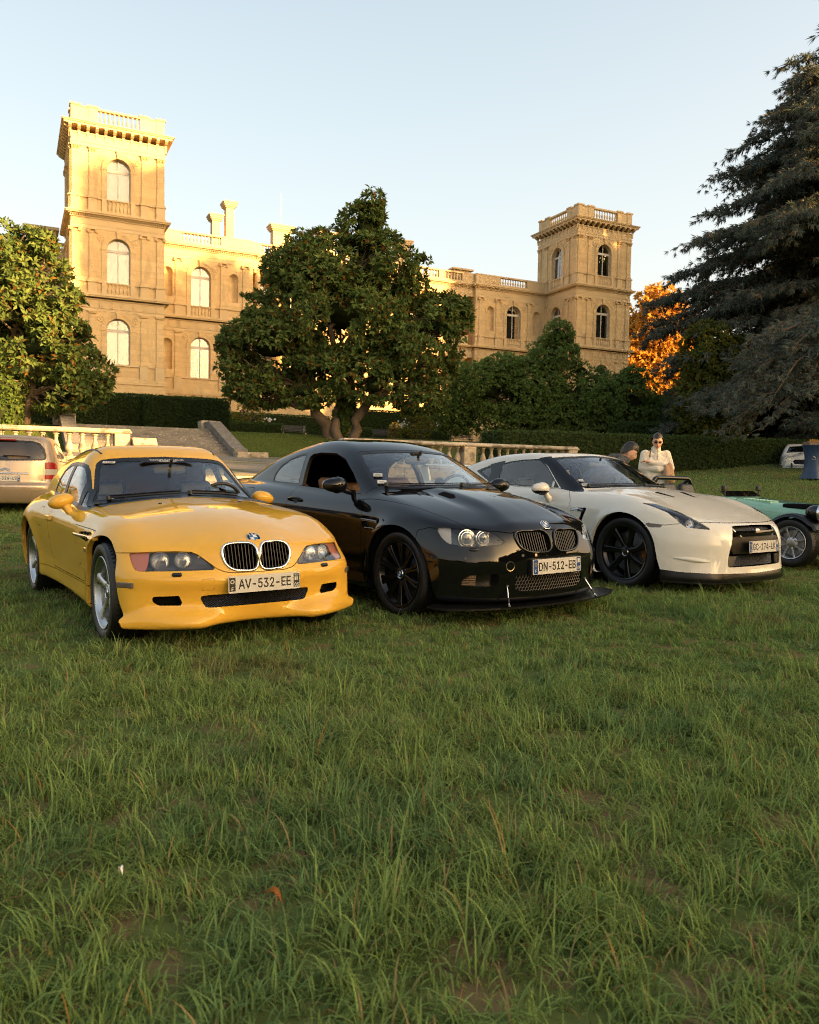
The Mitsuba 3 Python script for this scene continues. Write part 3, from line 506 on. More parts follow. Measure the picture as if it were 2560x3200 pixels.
def tower(X, blinds, faces):
    L = 8.12; W = [(4.05, 1.03)]; P = [(.36, .62), (1.80, .56), (6.33, .56), (7.76, .62)]
    for nm, (ox, oy, deg) in faces.items():
        M = face_M(X + ox, oy, deg)
        storey(M, L, LV['plinth'], LV['e1'], LV['s1'], LV['w1'], W, [], P, 'doric', LV['e1'], [blinds[0]])
        storey(M, L, LV['c1'], LV['e2'], LV['s2'], LV['w2'], W, [], P, 'ionic', LV['e2'], [blinds[1]])
        storey(M, L, LV['c2'], LV['e3'], LV['s3'], LV['w3'], W, [], P, 'corinthian', LV['e3'], [blinds[2]])
        pedestal_course(M, L, LV['c1'], LV['s2'], W, P); pedestal_course(M, L, LV['c2'], LV['s3'], W, P)
        pal('pedestal_band', cat(*[box(c - w / 2 - .1, c + w / 2 + .1, -.2, .01, 9.66, 10.9) for c, w in P], box(-.1, L + .1, -.14, .01, 10.84, 10.96)), 'm_cornice', M)
        pal('roundel', xf(lathe([(.22, -.05), (.36, -.05), (.38, -.01), (.38, .01)], 24, 'y'), trimesh.transformations.translation_matrix([4.05, 0, 10.28])), 'm_stone', M, smooth=30)
        modillions(M, L, LV['c3'] - .34, 12)
        for a, b in ((.0, .75), (1.45, 2.25), (5.9, 6.65), (7.4, 8.12)): pal('parapet_pier', cat(box(a, b, -.03, .42, 32.3, 33.82), box(a - .09, b + .09, -.12, .5, 33.82, 34.0), box(a - .06, b + .06, -.08, .46, 32.3, 32.62)), 'm_cornice', M)
        pal('parapet_wall', cat(box(.75, 1.45, .02, .38, 32.3, 33.75), box(6.65, 7.4, .02, .38, 32.3, 33.75), box(2.25, 5.9, .0, .4, 32.3, 32.62), box(2.25, 5.9, -.02, .42, 33.68, 33.86), box(.75, 1.45, -.04, .42, 33.75, 33.86), box(6.65, 7.4, -.04, .42, 33.75, 33.86)), 'm_cornice', M)
        balusters(M, 2.3, 5.85, 32.62, 1.06, .2, .36)
    M = face_M(X, 0, 0)
    pal('tower_core', cat(box(.5, L - .01, .5, L, 4.2, 32.2)), 'm_room', M) if False else None
    pal('plinth', cat(box(-.16, L + .16, -.16, L, 4.2, 9.2), box(-.26, L + .26, -.26, L, 9.2, 9.65)), 'm_stone', M)
    pal('tower_side', cat(box(L - .5, L, .5, L, 9.65, 32.2), box(.5, L, L - .5, L, 9.65, 32.2), box(.3, L - .3, .3, L - .3, 32.2, 32.4)), 'm_stone', M)
    if 'left' not in faces: pal('tower_side', box(0, .5, .5, L, 9.65, 32.2), 'm_stone', M)
    entab(M, 0, L, 0, L, LV['e1'], LV['c1'], 'low'); entab(M, 0, L, 0, L, LV['e2'], LV['c2'], 'mid'); entab(M, 0, L, 0, L, LV['e3'], LV['c3'], 'top')
    # the far sides of the parapet
    pal('parapet_wall', cat(box(0, L, L - .4, L, 32.3, 33.85), box(L - .4, L, .4, L, 32.3, 33.85)) if 'left' in faces else box(0, L, L - .4, L, 32.3, 33.85), 'm_cornice', M)
FC = {'front': (0, 0, 0), 'left': (0, 8.12, -90)}
tower(0, (.97, .97, .97), FC)
tower(55.95, (0, 0, .0), FC)
# the long front between the towers
R = 6.3
def pavilion(x0, L, wins, nich, pils, blinds, rail):
    M = face_M(x0, R, 0)
    storey(M, L, LV['plinth'], LV['e1'], LV['s1'], LV['w1'], wins, nich, pils, 'doric', LV['e1'], [blinds[0]])
    storey(M, L, LV['c1'], LV['e2'], LV['s2'], LV['w2'], wins, nich, pils, 'ionic', LV['e2'], [blinds[1]])
    pedestal_course(M, L, LV['c1'], LV['s2'], wins, pils)
    pal('pedestal_band', cat(*[box(c - w / 2 - .1, c + w / 2 + .1, -.2, .01, 9.66, 10.9) for c, w in pils], box(-.1, L, -.14, .01, 10.84, 10.96)), 'm_cornice', M)
    pal('plinth', cat(box(-.1, L + .16, -.16, 6, 4.2, 9.2), box(-.1, L + .26, -.26, 6, 9.2, 9.65)), 'm_stone', M)
    entab(M, 0, L, 0, 8, LV['e1'], LV['c1'], 'low'); entab(M, 0, L, 0, 8, LV['e2'], LV['c2'], 'mid')
    parapet(M, L, rail)
def parapet(M, L, rails, y=0):
    pal('parapet_wall', cat(box(0, L, y, y + .4, 24.5, 24.86), box(0, L, y - .05, y + .45, 25.68, 25.86)), 'm_cornice', M)
    x = 0
    for a, b in rails + [(L, L)]:
        if a - x > .1: pal('parapet_pier', box(x, a, y - .03, y + .42, 24.86, 25.68), 'm_cornice', M)
        if b > a: balusters(M, a, b, 24.86, .82, y + .2, .36)
        x = b
PV = dict(wins=[(4.72, 1.01)], nich=[(1.35, .50), (8.1, .50)], pils=[(2.42, .60), (7.05, .60), (9.42, .60)])
pavilion(8.12, 10.2, PV['wins'], PV['nich'], PV['pils'], (0, .97), [(2.75, 6.8)])
mirr = lambda l: [(10.2 - a, b) for a, b in l]
pavilion(45.75, 10.2, mirr(PV['wins']), mirr(PV['nich']), mirr(PV['pils']), (.2, .12), [(3.4, 7.4)])
def loggia():
    x0, x1 = 18.32, 45.75; M = face_M(x0, R + .45, 0); L = x1 - x0; D = 3.4
    entab(M, 0, L, 0, 8, LV['e1'], LV['c1'], 'low'); entab(M, 0, L, 0, 8, LV['e2'], LV['c2'], 'mid')
    cols = [19.04 + 3.174 * k - x0 for k in range(9)]
    for z0, z1, order in ((LV['s1'], LV['e1'], 'doric'), (LV['s2'], LV['e2'], 'ionic')):
        for c in cols:
            h = z1 - z0; m = lathe([(0, 0), (.46, 0), (.46, .14), (.42, .18), (.40, .26), (.34, .32), (.335, h * .35), (.29, h - .42), (.33, h - .38), (.30, h - .34), (.38, h - .2), (.38, h - .16)], 28)
            mm = [mv(m, c, .38, z0), box(c - .46, c + .46, -.08, .84, z1 - .16, z1)]
            if order == 'ionic': mm += [mv(xf(lathe([(0, -.42), (.06, -.44), (.16, -.40), (.17, -.36), (.17, .40), (0, .40)], 14, 'y'), np.eye(4)), c + s * .36, .38, z1 - .27) for s in (-1, 1)]
            pal('column', cat(mm), 'm_stone', M, smooth=35)
            pal('pedestal', cat(box(c - .5, c + .5, -.12, .86, (9.65 if order == 'doric' else LV['c1']), z0 - .12), box(c - .56, c + .56, -.2, .92, z0 - .12, z0)), 'm_cornice', M)
        zb = 9.9 if order == 'doric' else LV['c1'] + .2
        for a, b in zip(cols[:-1], cols[1:]):
            balusters(M, a + .55, b - .55, zb, z0 - zb - .14, .38, .33, .9)
            pal('rail', cat(box(a + .5, b - .5, .18, .58, z0 - .14, z0 - .02), box(a + .5, b - .5, .15, .6, zb - .3, zb)), 'm_cornice', M)
        zt = LV['w1'] if order == 'doric' else LV['w2']; cs = [(a + b) / 2 for a, b in zip(cols[:-1], cols[1:])]
        MB = face_M(x0, R + .45 + D, 0)
        wall_face(MB, 0, L, z0 - 1.4, z1, [arch_poly(c, 1.0, z0 - .6, zt - .2) for c in cs[::1]])
        for i, c in enumerate(cs): window(MB, c, 1.0, z0 - .6, zt - .2, (.55, 0, .3, .6, 0, .4, .5, .5)[i], .3); pal('window_surround', cat(ring(c, zt - 1.2, 1.02, 1.36, -.08, .02), box(c - 1.36, c - 1.02, -.08, .01, z0 - .6, zt - 1.2), box(c + 1.02, c + 1.36, -.08, .01, z0 - .6, zt - 1.2)), 'm_stone', MB)
        for c in cols: pilaster(MB, c, .5, z0 - 1.0, z1, 'doric')
        pal('loggia_ceiling', box(0, L, .3, D + .4, z1 - .02, z1 + .3), 'm_cornice', M); pal('loggia_floor', box(0, L, -.1, D + .4, z0 - 1.6, z0 - 1.2), 'm_cornice', M)
        for c in cols: pal('ceiling_beam', box(c - .3, c + .3, .7, D, z1 - .35, z1 - .02), 'm_cornice', M)
        for x, s in ((0, 1), (L, -1)): ME_ = M; pal('loggia_end_wall', box(x - .02 * s, x - .3 * s, 0.05, D + .3, z0 - 1.4, z1), 'm_stone', M); pal('wall_painting', box(x, x + .03 * s, 1.1, 2.5, z0 + .5, z1 - 1.2), 'm_niche_art', M)
    pal('plinth', cat(box(0, L, -.2, 6, 4.2, 9.3), box(0, L, -.3, 6, 9.3, 9.65)), 'm_stone', M)
    rails = []; x = .8
    for c0, c1 in zip(cols[:-1], cols[1:]): rails.append((c0 + .35, c1 - .35))
    parapet(M, L, rails)
loggia()
pal('main_roof', cat(box(8, 56, R + 1.2, 60, 24.3, 24.9)), 'm_zinc', MP)
pal('rear_block', cat(box(-.0, 64, 14, 15, 4.2, 24.4)), 'm_stone', MP)
def chimney(x0, x1, y, z1, d=1.1):
    k = pal('chimney', cat(box(x0, x1, y, y + d, 24.5, z1 - .75), box(x0 - .08, x1 + .08, y - .08, y + d + .08, 24.5, 25.2)), 'm_cornice', MP)
    put('chimney_cap', cat(*[box(x0 - o, x1 + o, y - o, y + d + o, z1 - a, z1 - b) for o, a, b in ((.12, .75, .6), (.25, .6, .42), (.34, .42, .22), (.42, .22, .05), (.2, .05, -.02))]), 'm_cornice', k, MP)
for a in ((16.1, 16.98, 16, 31.1), (17.7, 18.6, 16, 32.8), (23.3, 25.5, 16, 31.0), (29.4, 31.1, 16, 31.0), (39.7, 41.4, 16, 31.5)): chimney(*a)
M = face_M(43.5, R + 1.5, 0); pal('roof_dormer', cat(box(0, 2.3, 0, 2, 24.8, 26.35), box(-.3, 2.6, -.3, 2.3, 26.35, 26.55), box(-1.6, 0, .2, 2, 24.8, 25.95)), 'm_cornice', M)
pal('flagpole', tube([(24.35, 16.5, 29), (24.35, 16.5, 34.8)], [.07, .03], 8), 'm_frame', MP)
M = face_M(-9.3, 9.0, 0); pal('side_wing', cat(box(-14, 9.2, 0, 8, 4.2, 22.0), box(-14.3, 9.3, -.4, 8, 22.0, 22.5), box(-14, 9.3, -.1, .4, 22.5, 22.8), box(-14, 9.3, -.1, .4, 23.5, 23.7), box(5.8, 8.6, 3, 5, 22.3, 25.6), box(5.5, 8.9, 2.7, 5.3, 25.6, 25.9)), 'm_cornice', M); balusters(M, -6, 9.2, 22.8, .7, .15, .36)
pal('cellar_window', cat(box(2.9, 5.1, -.20, -.15, 7.3, 8.28)), 'm_room', face_M(0, 0, 0)); pal('cellar_bars', cat(*[box(x, x + .05, -.24, -.19, 7.3, 8.26) for x in np.arange(2.95, 5.1, .2)]), 'dark_metal', face_M(0, 0, 0))
# ---------------------------------------------------------------- trees and hedges
def leaf_rosettes(P, D, nl, L, wd, seed, droop=.3, spread=.9, curl=.25):
    """clusters of pointed leaves at P facing D: (V, F, UV); uv = (random of the leaf, random of the cluster)."""
    g = np.random.default_rng(seed); n = len(P); N = n * nl; c = np.repeat(P, nl, 0); d = np.repeat(D / (np.linalg.norm(D, axis=1, keepdims=True) + 1e-9), nl, 0)
    v = g.normal(0, 1, (N, 3)); v -= d * (v * d).sum(1, keepdims=True); v /= np.linalg.norm(v, axis=1, keepdims=True); a = g.uniform(.25, 1.0, N)[:, None] * spread
    ax = d * np.cos(a * 1.5) + v * np.sin(a * 1.5); ax[:, 2] -= droop * g.random(N); ax /= np.linalg.norm(ax, axis=1, keepdims=True)
    sd = np.cross(ax, d + g.normal(0, .4, (N, 3))); sd /= np.linalg.norm(sd, axis=1, keepdims=True) + 1e-9; nr = np.cross(sd, ax)
    l = (L * g.uniform(.65, 1.2, N))[:, None]; w = l * wd; o = c + ax * l * .12
    V = np.stack([o, o + ax * l * .45 + sd * w * .5 + nr * w * .18, o + ax * l + nr * -l * curl * .6, o + ax * l * .45 - sd * w * .5 + nr * w * .18, o + ax * l * .5], 1).reshape(-1, 3)
    b = (np.arange(N) * 5)[:, None]; F = np.vstack([b + q for q in ([0, 1, 4], [1, 2, 4], [2, 3, 4], [3, 0, 4])])
    UV = np.repeat(np.stack([g.random(N), np.repeat(g.random(n), nl)], 1), 5, 0); return V, F, UV
def leaf_mat(name, c0, c1, odd, odd_share, rough=.35, trans=.5, hi=None):
    def fn(p, n, uv):
        k = 1.25 * mix(mi.Color3f(*c0), mi.Color3f(*c1), uv.x * .6 + uv.y * .4); return dr.select(cell_rand(uv.x * 3571, uv.y * 977) < odd_share, mix(k, mi.Color3f(*odd), .35 + .65 * uv.x), k)
    scene[name] = {'type': 'principledthin', 'base_color': proc(fn), 'roughness': rough, 'diff_trans': min(1.0, trans * 1.6), 'eta': 1.45, 'spec_trans': 0.0}
leaf_mat('m_magnolia', (.045, .085, .024), (.125, .165, .050), (.16, .065, .018), .13, .28, .35)
leaf_mat('m_soft_leaf', (.070, .130, .034), (.150, .205, .060), (.15, .16, .03), .06, .45, .7)
leaf_mat('m_gold_leaf', (.42, .22, .035), (.58, .34, .07), (.22, .18, .04), .12, .5, .8)
leaf_mat('m_yew', (.032, .060, .022), (.075, .110, .036), (.07, .07, .02), .08, .5, .3)
leaf_mat('m_boxwood', (.030, .058, .016), (.065, .098, .028), (.08, .09, .02), .06, .5, .3)
leaf_mat('m_shrub', (.07, .085, .018), (.16, .15, .03), (.30, .16, .03), .15, .5, .8)
leaf_mat('m_cedar', (.050, .078, .070), (.115, .140, .118), (.22, .145, .085), .20, .55, .3)
leaf_mat('m_mixed_leaf', (.045, .068, .018), (.115, .125, .030), (.20, .14, .02), .16, .4, .5)
leaf_mat('m_ivy', (.04, .085, .02), (.10, .14, .035), (.12, .12, .03), .08, .35, .5)
def f_bark(p, n, uv):
    a = fbm(p.x * 4, p.y * 4, p.z * 1.2, 4); return mix(mi.Color3f(.07, .052, .036), mi.Color3f(.20, .155, .11), a)
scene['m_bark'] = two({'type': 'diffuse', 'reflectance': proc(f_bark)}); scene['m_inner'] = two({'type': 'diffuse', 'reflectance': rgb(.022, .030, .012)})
def crown_points(lobes, n, seed, shell=(.55, 1.0), holes=.42, hf=.7):
    g = np.random.default_rng(seed); vol = np.array([l[1][0] * l[1][1] * l[1][2] for l in lobes]) ** .67; k = g.choice(len(lobes), n * 2, p=vol / vol.sum())
    C = np.array([l[0] for l in lobes])[k]; R = np.array([l[1] for l in lobes])[k]; v = g.normal(0, 1, (n * 2, 3)); v /= np.linalg.norm(v, axis=1, keepdims=True)
    rad = g.uniform(shell[0] ** 3, shell[1] ** 3, n * 2) ** (1 / 3); lump = .80 + .40 * meshkit.fbm(C + v * R * 1.0 * hf, 3, seed); P = C + v * R * (rad * lump)[:, None]
    keep = meshkit.fbm(P * hf * 1.3, 2, seed + 5) > holes; D = v / R; D[:, 2] += .25 / R.mean(1); P, D = P[keep][:n], D[keep][:n]; return P, D
def limb(a, b, r0, r1, seed, wob=.12, n=7):
    g = np.random.default_rng(seed); t = np.linspace(0, 1, n)[:, None]; P = np.asarray(a) * (1 - t) + np.asarray(b) * t; L = np.linalg.norm(np.asarray(b) - np.asarray(a)); P[1:-1] += g.normal(0, wob * L * .3, (n - 2, 3)); P[1:-1, 2] += .06 * L * np.sin(PI * t[1:-1, 0]); return P, np.linspace(r0, r1, n)
def tree(key, label, base, trunks, lobes, n, leaf, mat_key, seed, twigs=60, inner=.62, holes=.42, shell=(.55, 1.0), cat_='tree', group=None, hf=.7, bark='m_bark', extra=None):
    k = thing(key, label, cat_, group); base = np.asarray(base, float); lob = [(np.asarray(c) + base, np.asarray(r, float)) for c, r in lobes]
    P, D = crown_points(lob, n, seed, shell, holes, hf); m = []
    for i, (a, b, r0, r1) in enumerate(trunks): p, r = limb(np.asarray(a) + base, np.asarray(b) + base, r0, r1, seed + i); m.append(tube(p, r, 12))
    if m: put('trunk', cat(m), bark, k, smooth=50)
    g = np.random.default_rng(seed + 9); br = []
    if twigs and trunks:
        ends = [np.asarray(b) + base for _, b, _, _ in trunks]; mids = [np.asarray(a) * .35 + np.asarray(b) * .65 + base for a, b, _, _ in trunks]; src = ends + mids
        for q in P[g.choice(len(P), min(twigs, len(P)), replace=False)]:
            s = min(src, key=lambda e: np.linalg.norm(e - q) + (2 if e[2] > q[2] else 0)); p, r = limb(s, q, .055, .012, int(q[0] * 1000) % 9999 + 1, .10, 6); br.append(tube(p, r * (1 + .4 * twigs / 200), 5, False))
        put('branch', cat(br), bark, k, smooth=50, kind='stuff')
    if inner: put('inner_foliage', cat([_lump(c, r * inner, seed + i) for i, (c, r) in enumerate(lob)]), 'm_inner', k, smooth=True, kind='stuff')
    V, F, UV = leaf_rosettes(P, D, *leaf, seed + 1); put('crown', (V, F), mat_key, k, smooth=True, uv=UV, kind='stuff')
    return k
def _lump(c, r, seed):
    m = trimesh.creation.icosphere(3); v = m.vertices; s = .72 + .55 * meshkit.fbm(v * 1.7 + seed, 3, seed); return tm(np.asarray(c) + v * np.asarray(r) * s[:, None], m.faces)
def ground_px(u, d, dz=0.0):
    x = (u - 1280) / 2560 * d; return np.array([x, d, float(ground_z(np.array(x), np.array(d))) + dz])
# the big magnolia in front of the palace
b = ground_px(1068, 39.4, -.2)
lob = [((0, 0, 6.4), (4.3, 3.6, 2.9)), ((-3.4, 0, 4.6), (2.6, 2.6, 1.7)), ((3.2, 0, 4.9), (2.6, 2.5, 2.0)), ((-1.4, 0, 8.3), (2.5, 2.2, 1.7)), ((1.6, 0, 8.4), (2.4, 2.2, 1.6)), ((.9, 0, 10.1), (1.3, 1.2, 1.3)), ((1.2, 0, 11.2), (.6, .6, .9)), ((-4.6, .2, 6.1), (1.3, 1.4, .9)), ((4.6, -.2, 6.3), (1.5, 1.3, .9)), ((-4.7, -.4, 3.5), (1.2, 1.2, .7)), ((4.4, .3, 3.2), (1.3, 1.3, .8)), ((0, -.6, 3.4), (2.8, 1.8, 1.0)), ((5.5, 0, 5.6), (.8, .8, .5)), ((-5.4, 0, 4.8), (.8, .8, .6)), ((3.6, 0, 8.9), (.9, .9, .6)), ((-3.7, 0, 2.5), (1.5, 1.5, .8)), ((3.6, 0, 2.2), (1.4, 1.4, .7)), ((-1.7, -.9, 2.4), (1.5, 1.0, .8)), ((1.6, -.9, 2.7), (1.4, 1.0, .9)), ((-4.9, 0, 2.6), (.9, .9, .5))]
tree('magnolia_tree', 'big dark glossy-leaved magnolia with forked trunks standing before the middle of the palace', b, [((-.5, 0, 0), (-2.0, 0, 2.6), .30, .20), ((-.1, 0, 0), (-.4, .2, 4.2), .26, .16), ((.35, 0, 0), (2.0, 0, 3.6), .26, .16), ((-2.0, 0, 2.6), (-3.0, .2, 5.0), .18, .09), ((2.0, 0, 3.6), (2.9, .1, 6.6), .15, .06), ((-.4, .2, 4.2), (.4, 0, 9.6), .15, .05), ((.2, .1, 0), (.6, .2, 5.6), .22, .10), ((-1.5, 0, 2.0), (-2.0, 0, 6.8), .15, .06)], lob, 8600, (8, .28, .42), 'm_magnolia', 21, 200, .30, .47)
tree('ivy_mass', 'dark ivy and suckers growing round the foot of the big magnolia', b + [.05, .3, 0], [], [((0, 0, 1.0), (.62, .5, 1.2)), ((.1, 0, 2.0), (.5, .5, .9))], 420, (5, .16, .8), 'm_ivy', 23, 0, .8, .2, cat_='ivy')
# left magnolia, its left side in the evening sun
b = ground_px(55, 34.5, -.1)
lob = [((-.6, 0, 4.6), (2.7, 2.6, 1.9)), ((1.0, -.3, 3.2), (2.3, 2.0, 1.6)), ((.2, .2, 6.2), (1.9, 2.0, 1.4)), ((-1.0, 0, 7.6), (1.6, 1.6, 1.1)), ((2.4, 0, 2.3), (1.5, 1.4, 1.1)), ((1.4, .2, 5.2), (1.3, 1.2, .8)), ((.6, .2, 7.6), (.9, .9, .6)), ((1.8, 0, 3.9), (1.2, 1.1, .7)), ((2.9, -.1, 1.6), (.9, .9, .6)), ((-3.0, 0, 4.0), (2.4, 2.2, 2.4)), ((-2.4, 0, 7.2), (1.7, 1.6, 1.2)), ((1.7, 0, 1.2), (1.5, 1.2, .6))]
tree('magnolia_tree', 'smaller magnolia at the left edge, its left half glowing yellow-green in the sun', b, [((.35, 0, 0), (.7, 0, 2.0), .16, .12), ((.7, 0, 2.0), (1.6, 0, 3.8), .11, .05), ((-.45, 0, 0), (-.7, 0, 3.2), .15, .10), ((-.7, 0, 3.2), (-.5, 0, 6.6), .10, .05), ((-.6, 0, 3.0), (.8, 0, 6.0), .09, .04), ((.6, 0, 1.8), (-.3, 0, 4.6), .10, .06)], lob, 5200, (8, .28, .42), 'm_magnolia', 33, 170, .28, .45)
tree('ivy_mound', 'ivy-covered mound of bright leaves at the left edge above the balustrade', ground_px(5, 33.0, -.2), [], [((-.1, 0, .7), (.95, .9, 1.0)), ((.1, 0, 1.6), (.5, .5, .8))], 900, (5, .13, .8), 'm_ivy', 35, 0, .8, .15, cat_='ivy')
# light green tree right of the middle
b = ground_px(1700, 46, -.2)
lob = [((-3.6, 0, 3.2), (2.2, 2.2, 1.6)), ((-1.0, 0, 3.0), (2.6, 2.2, 2.0)), ((.4, 0, 5.0), (1.5, 1.5, 1.3)), ((.6, 0, 6.3), (.9, .9, .8)), ((2.2, 0, 2.8), (2.3, 2.2, 1.7)), ((4.4, 0, 2.6), (1.9, 1.9, 1.6)), ((-2.4, 0, 4.4), (1.3, 1.3, .8)), ((-5.2, 0, 2.0), (1.3, 1.3, 1.4)), ((5.8, 0, 2.0), (1.2, 1.4, 1.0)), ((-1.0, -.6, 1.6), (4.6, 1.4, 1.2)), ((1.9, 0, 4.3), (.8, .8, .6)), ((3.4, -.4, 1.2), (3.0, 1.4, 1.2)), ((4.9, 0, 4.1), (.9, .9, .5))]
tree('spreading_tree', 'low spreading mid-green tree in front of the right tower', b, [((0, 0, 0), (.4, 0, 5.6), .2, .05), ((0, 0, .2), (-3.4, 0, 3.2), .15, .05), ((0, 0, .2), (3.4, 0, 3.0), .15, .05)], lob, 8800, (7, .21, .48), 'm_soft_leaf', 41, 80, .42, .36)
# tree with yellowing leaves below the cedar, orange tree far behind
b = ground_px(2225, 40, -.2)
tree('yellowing_tree', 'olive-green tree with yellowing leaves tucked under the cedar', b, [((0, 0, 0), (0, 0, 5), .2, .06)], [((0, 0, 3.0), (2.0, 1.6, 3.0)), ((-.5, 0, 5.6), (1.3, 1.2, 1.6)), ((.8, 0, 5.0), (1.2, 1.2, 1.3)), ((-.3, 0, 1.0), (1.6, 1.3, 1.2))], 4200, (7, .23, .45), 'm_mixed_leaf', 51, 20, .5, .34)
b = ground_px(2045, 125, -1.0)
tree('autumn_tree', 'tall orange autumn tree glowing between the right tower and the cedar', b, [((0, 0, 0), (0, 0, 22), .5, .1)], [((0, 0, 20.5), (5.2, 4.5, 6.2)), ((-2.4, 0, 14.5), (4.6, 4, 5.0)), ((2.8, 0, 14.5), (5.2, 4, 5.4)), ((0, 0, 9.0), (7.0, 4, 5.6)), ((1.0, 0, 3.5), (8.5, 4, 3.6)), ((4.0, 0, 20), (2.6, 2.6, 3))], 7000, (6, .62, .7), 'm_gold_leaf', 61, 20, .55, .38, hf=.28)
b = ground_px(2030, 100, -1.0)
tree('background_tree', 'dull green tree between the spreading tree and the cedar, behind the hedge', b, [((0, 0, 0), (0, 0, 6), .4, .1)], [((1, 0, 4.5), (7, 3, 4.0)), ((-5, 0, 3.0), (4, 3, 3)), ((6, 0, 5), (5, 3, 4))], 1800, (6, .5, .6), 'm_mixed_leaf', 63, 0, .8, .3, hf=.3)
# the great cedar at the right
def cedar(key, label, base, H, branches, seed, twig=.62, n_leaf=15, needle=.30):
    k = thing(key, label, 'tree'); g = np.random.default_rng(seed); base = np.asarray(base, float); br, P, D = [], [], []
    if H: put('trunk', tube([base + [0, 0, z] for z in np.linspace(-.5, H, 8)], np.linspace(.75, .12, 8), 14), 'm_bark', k, smooth=50)
    for (z, az, L, rise, sag) in branches:
        t = np.linspace(0, 1, 11); d = np.array([math.cos(az), math.sin(az)]); B = np.c_[base[0] + d[0] * L * t, base[1] + d[1] * L * t, base[2] + z + rise * t - sag * t ** 2.4]
        B[1:] += g.normal(0, .05 * L * .2, (10, 3)); br.append(tube(B, np.linspace(.13, .015, 11) * min(1.2, L / 6), 6, False))
        m = int(L * 5.2)
        for i in range(m):
            u = .18 + .82 * (i + g.random()) / m; p = np.array([np.interp(u, t, B[:, j]) for j in range(3)]); side = g.choice((-1, 1)); a2 = az + side * g.uniform(.35, 1.25); l2 = L * .36 * (1.08 - u * .7) * g.uniform(.6, 1.15)
            q = np.linspace(0, 1, 6); tw = np.c_[p[0] + math.cos(a2) * l2 * q, p[1] + math.sin(a2) * l2 * q, p[2] + .10 * l2 * q - l2 * (.30 + sag * .05) * q ** 2]
            br.append(tube(tw, np.linspace(.02, .005, 6), 4, False)); nn = max(3, int(l2 * 7))
            for v in (np.arange(nn) + g.random(nn)) / nn:
                c = np.array([np.interp(v, q, tw[:, j]) for j in range(3)]); P.append(c + g.normal(0, .07, 3)); D.append((math.cos(a2) * .8 + g.normal(0, .45), math.sin(a2) * .8 + g.normal(0, .45), -.42 + g.normal(0, .22)))
    P, D = np.array(P), np.array(D)
    put('branch', cat(br), 'm_bark', k, smooth=50, kind='stuff')
    V, F, UV = leaf_rosettes(P, D, n_leaf, needle, .13, seed + 1, .35, .50, .12); put('needles', (V, F), 'm_cedar', k, smooth=True, uv=UV, kind='stuff')
g = np.random.default_rng(77); B = []
for z in np.arange(1.2, 21.5, .62):
    for j in range(6):
        L = np.interp(z, [1, 4, 7, 11.7, 16.4, 19, 21.5], [9.5, 10.8, 11.2, 9.6, 8.0, 6.4, 3.6]) * g.uniform(.62, 1.06); B.append((z, g.uniform(0, 2 * PI) if j > 2 else PI + g.uniform(-.9, .9), L, L * .16 * g.uniform(-.1, 1.0), L * (.16 + .10 * g.random())))
cedar('cedar_tree', 'huge dark blue-green cedar with drooping tiers of branches at the right edge', ground_px(2720, 42, 0), 22, B, 71)
B = [(4.6, PI + a, L, .6, 2.6 + .5 * L * .2) for a, L in ((-.5, 4.2), (-.2, 5.0), (.1, 5.2), (.4, 4.4), (.75, 3.6))] + [(3.4, PI + a, L, .5, 2.6) for a, L in ((-.35, 4.0), (0, 4.8), (.3, 4.2))] + [(5.4, PI + a, L, .6, 2.0) for a, L in ((-.4, 4.0), (.1, 4.6), (.5, 3.8))]
cedar('weeping_cedar', 'weeping grey-green cedar boughs hanging over the dark hedge at right', ground_px(2660, 31, 0), 5.5, B, 73, needle=.24, n_leaf=22)
B = [(15.2, PI + .05, 6.2, .6, 1.4), (13.9, PI - .2, 6.3, .3, 1.5), (12.1, PI + .2, 5.7, .2, 1.0), (16.2, PI + .3, 5.0, .5, 1.0), (11.0, PI + .6, 4.6, .2, 1.2)]
cedar('conifer_tree', 'dark conifer boughs reaching in at the top right corner', [19.6, 26.5, 1.2], 18, B, 75)
# clipped hedges
def hedge(label, s0, s1, n0, n1, z0f, h, mat_key, seed, M_sn=True, dens=150, leaf=(5, .085, .5), key='hedge', top=.06):
    k = thing(key, label, 'hedge'); g = np.random.default_rng(seed); Ls, Ln = s1 - s0, n1 - n0
    A = [Ls * h, Ls * Ln, Ln * h, Ln * h]; tot = int(sum(A) * dens); w = np.array(A) / sum(A); f = g.choice(4, tot, p=w); u, v = g.random(tot), g.random(tot)
    s = np.select([f == 0, f == 1, f == 2, f == 3], [s0 + u * Ls, s0 + u * Ls, u * 0 + s0, u * 0 + s1]); n = np.select([f == 0, f == 1], [u * 0 + n0, n0 + v * Ln], n0 + u * Ln); z = np.select([f == 0, f == 1], [v * h, u * 0 + h], v * h)
    D = np.select([(f == 0)[:, None], (f == 1)[:, None], (f == 2)[:, None]], [np.array([[UY, -UX, .35]]), np.array([[0, 0, 1.0]]), np.array([[-UX, -UY, .3]])], np.array([[UX, UY, .3]])) + g.normal(0, .35, (tot, 3))
    bump = .14 * (meshkit.fbm(np.stack([s * 1.3, n * 1.3, z * 1.3], -1), 3, seed) - .5); q = sn(s, n); zz = z0f(s, n) + z + np.where(f == 1, bump + top * g.normal(0, .5, tot), 0); P = np.c_[q, zz] + np.where((f == 0)[:, None], bump[:, None] * np.array([[UY, -UX, 0]]), 0)
    V, F, UV = leaf_rosettes(P, D, *leaf, seed, .1, .8, .1); put('foliage', (V, F), mat_key, k, smooth=True, uv=UV, kind='stuff')
    zc = float(z0f(np.array((s0 + s1) / 2), np.array(n0))); put('inner_foliage', box(s0 + .07, s1 - .07, n0 + .07, n1 - .07, zc - .6, zc + h - .07), 'm_inner', k, ME, kind='stuff')
